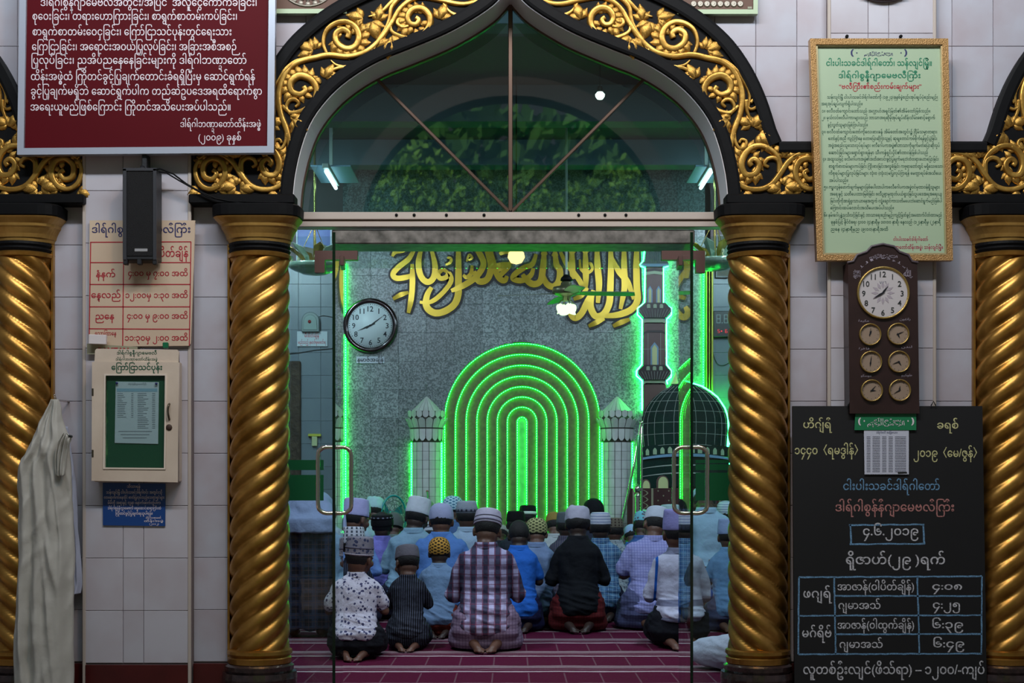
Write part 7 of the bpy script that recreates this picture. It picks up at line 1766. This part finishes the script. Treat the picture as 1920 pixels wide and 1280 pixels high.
person(668, 1014, 3.32, 'person in white shirt printed with grey flowers, a boy at the left door', pattern_mat('shirt_floral_boy', 'floral', (184, 184, 200), (62, 64, 98), sc=1.15), sleeve='short', cap=('tall', m_grey), band=[(.012, .022, (150, 144, 154)), (.055, .062, (96, 92, 110))], hs=1.18, pitch=2, yaw=-26, roll=4, w=1.2, skin='b', lower=(18, 20, 28), lkind='trousers', elbow=(.245, .06, .38), hem=.17)
person(1272, 963, 3.55, 'person in white shirt with blue and grey bands, a boy at the right door', pattern_mat('shirt_panel', 'panel', (182, 184, 204), (92, 96, 122), (24, 84, 172)), cap=('tall', (138, 134, 188)), hs=1.12, pitch=0, yaw=6, w=1.12, skin='b', lower=(14, 16, 24), lkind='trousers', hem=.20, elbow=(.225, .02, .37))
person(1440, 985, 3.06, 'person in white sitting cross-legged, one knee showing past the gold column', (196, 196, 212), lower=(190, 192, 214), lkind='trousers', cap=('dome', WH), cross=1, w=.9, skin='b')
print('near people ok')
# man bowing in the second row, seen through the left sidelight
def bowing():
    s = .0038; Y = s*FPX-CAMD; x = (577-960)*s; r = thing('person', 'person bowing forward in white shirt and dark checked longyi behind the left sidelight', 'person', (x, Y, .014))
    bm = bmesh.new(); H = Matrix.Translation((0, .58, .80)) @ Matrix.Rotation(R(-95), 4, 'X') @ Matrix.Translation((0, .0, .05)); head_bm(bm, H)
    tube_bm(bm, [(0, .40, .86), (0, .52, .83), (0, .60, .80)], [.07, .056, .055], 12)
    tube_bm(bm, [(0, .0, .84), (0, .14, .87), (0, .30, .87), (0, .42, .86)], [.14, .135, .15, .10], 18)
    for s_ in (-1, 1):
        tube_bm(bm, [(s_*.09, .02, .84), (s_*.10, .02, .46), (s_*.10, 0, .08)], [.09, .058, .04], 12); tube_bm(bm, [(s_*.10, -.03, .045), (s_*.105, .08, .035), (s_*.11, .17, .022)], [.04, .036, .024], 10)
        for j in range(5): tube_bm(bm, [(s_*(.085+.013*j), .16, .02), (s_*(.085+.013*j), .205-.008*j, .014)], [.011, .009], 6)
        tube_bm(bm, [(s_*.17, .36, .86), (s_*.20, .26, .66), (s_*.13, .10, .50)], [.052, .04, .027], 12); hand_bm(bm, (s_*.13, .10, .50), (-s_*.1, -.3, -.8), (0, -1, .2))
    link('body', remesh(bm, 'body', skin_mat('b'), .011, None, 1), r)
    bm = bmesh.new(); rings_bm(bm, [(0, -.02, .74, .205, .150, 2.5), (0, -.01, .84, .215, .165, 2.4), (0, .03, .94, .17, .13, 2.2), (0, .06, 1.00, .09, .09, 2)], 28)
    tube_bm(bm, [(0, .02, .88), (0, .16, .89), (0, .32, .88), (0, .42, .86)], [.165, .158, .165, .10], 20)
    for s_ in (-1, 1): tube_bm(bm, [(s_*.16, .36, .86), (s_*.205, .26, .66), (s_*.15, .14, .55)], [.068, .056, .05], 12)
    link('shirt', with_mat(remesh(bm, 'shirt', None, .012, cloth_fold(4, .006), 2), cloth((150, 158, 196))), r)
    bm = bmesh.new(); rings_bm(bm, [(0, .0, .05, .215, .12, 2.6), (0, .0, .3, .21, .125, 2.6), (0, .0, .6, .205, .13, 2.5), (0, .0, .82, .19, .14, 2.3)], 32)
    link('longyi', with_mat(remesh(bm, 'longyi', None, .012, lambda c: .010*sin(c.x*46+sin(c.z*3)*1.5)+.006*noise.noise(c*7), 2), pattern_mat('longyi_dark_check', 'tartan', (20, 22, 36), (52, 58, 82), (84, 60, 60), sc=1.3)), r)
    o = link('hair', hair_mesh('short'), r); loc, q, sc = H.decompose(); o.location = loc; o.rotation_euler = q.to_euler()
    o = link('cap', with_mat(cap_mesh('dome'), cloth(WH)), r); o.location = loc; o.rotation_euler = q.to_euler()
bowing()
print('people ok', len(SC.objects))

bpy.data.scenes.remove(WORK)
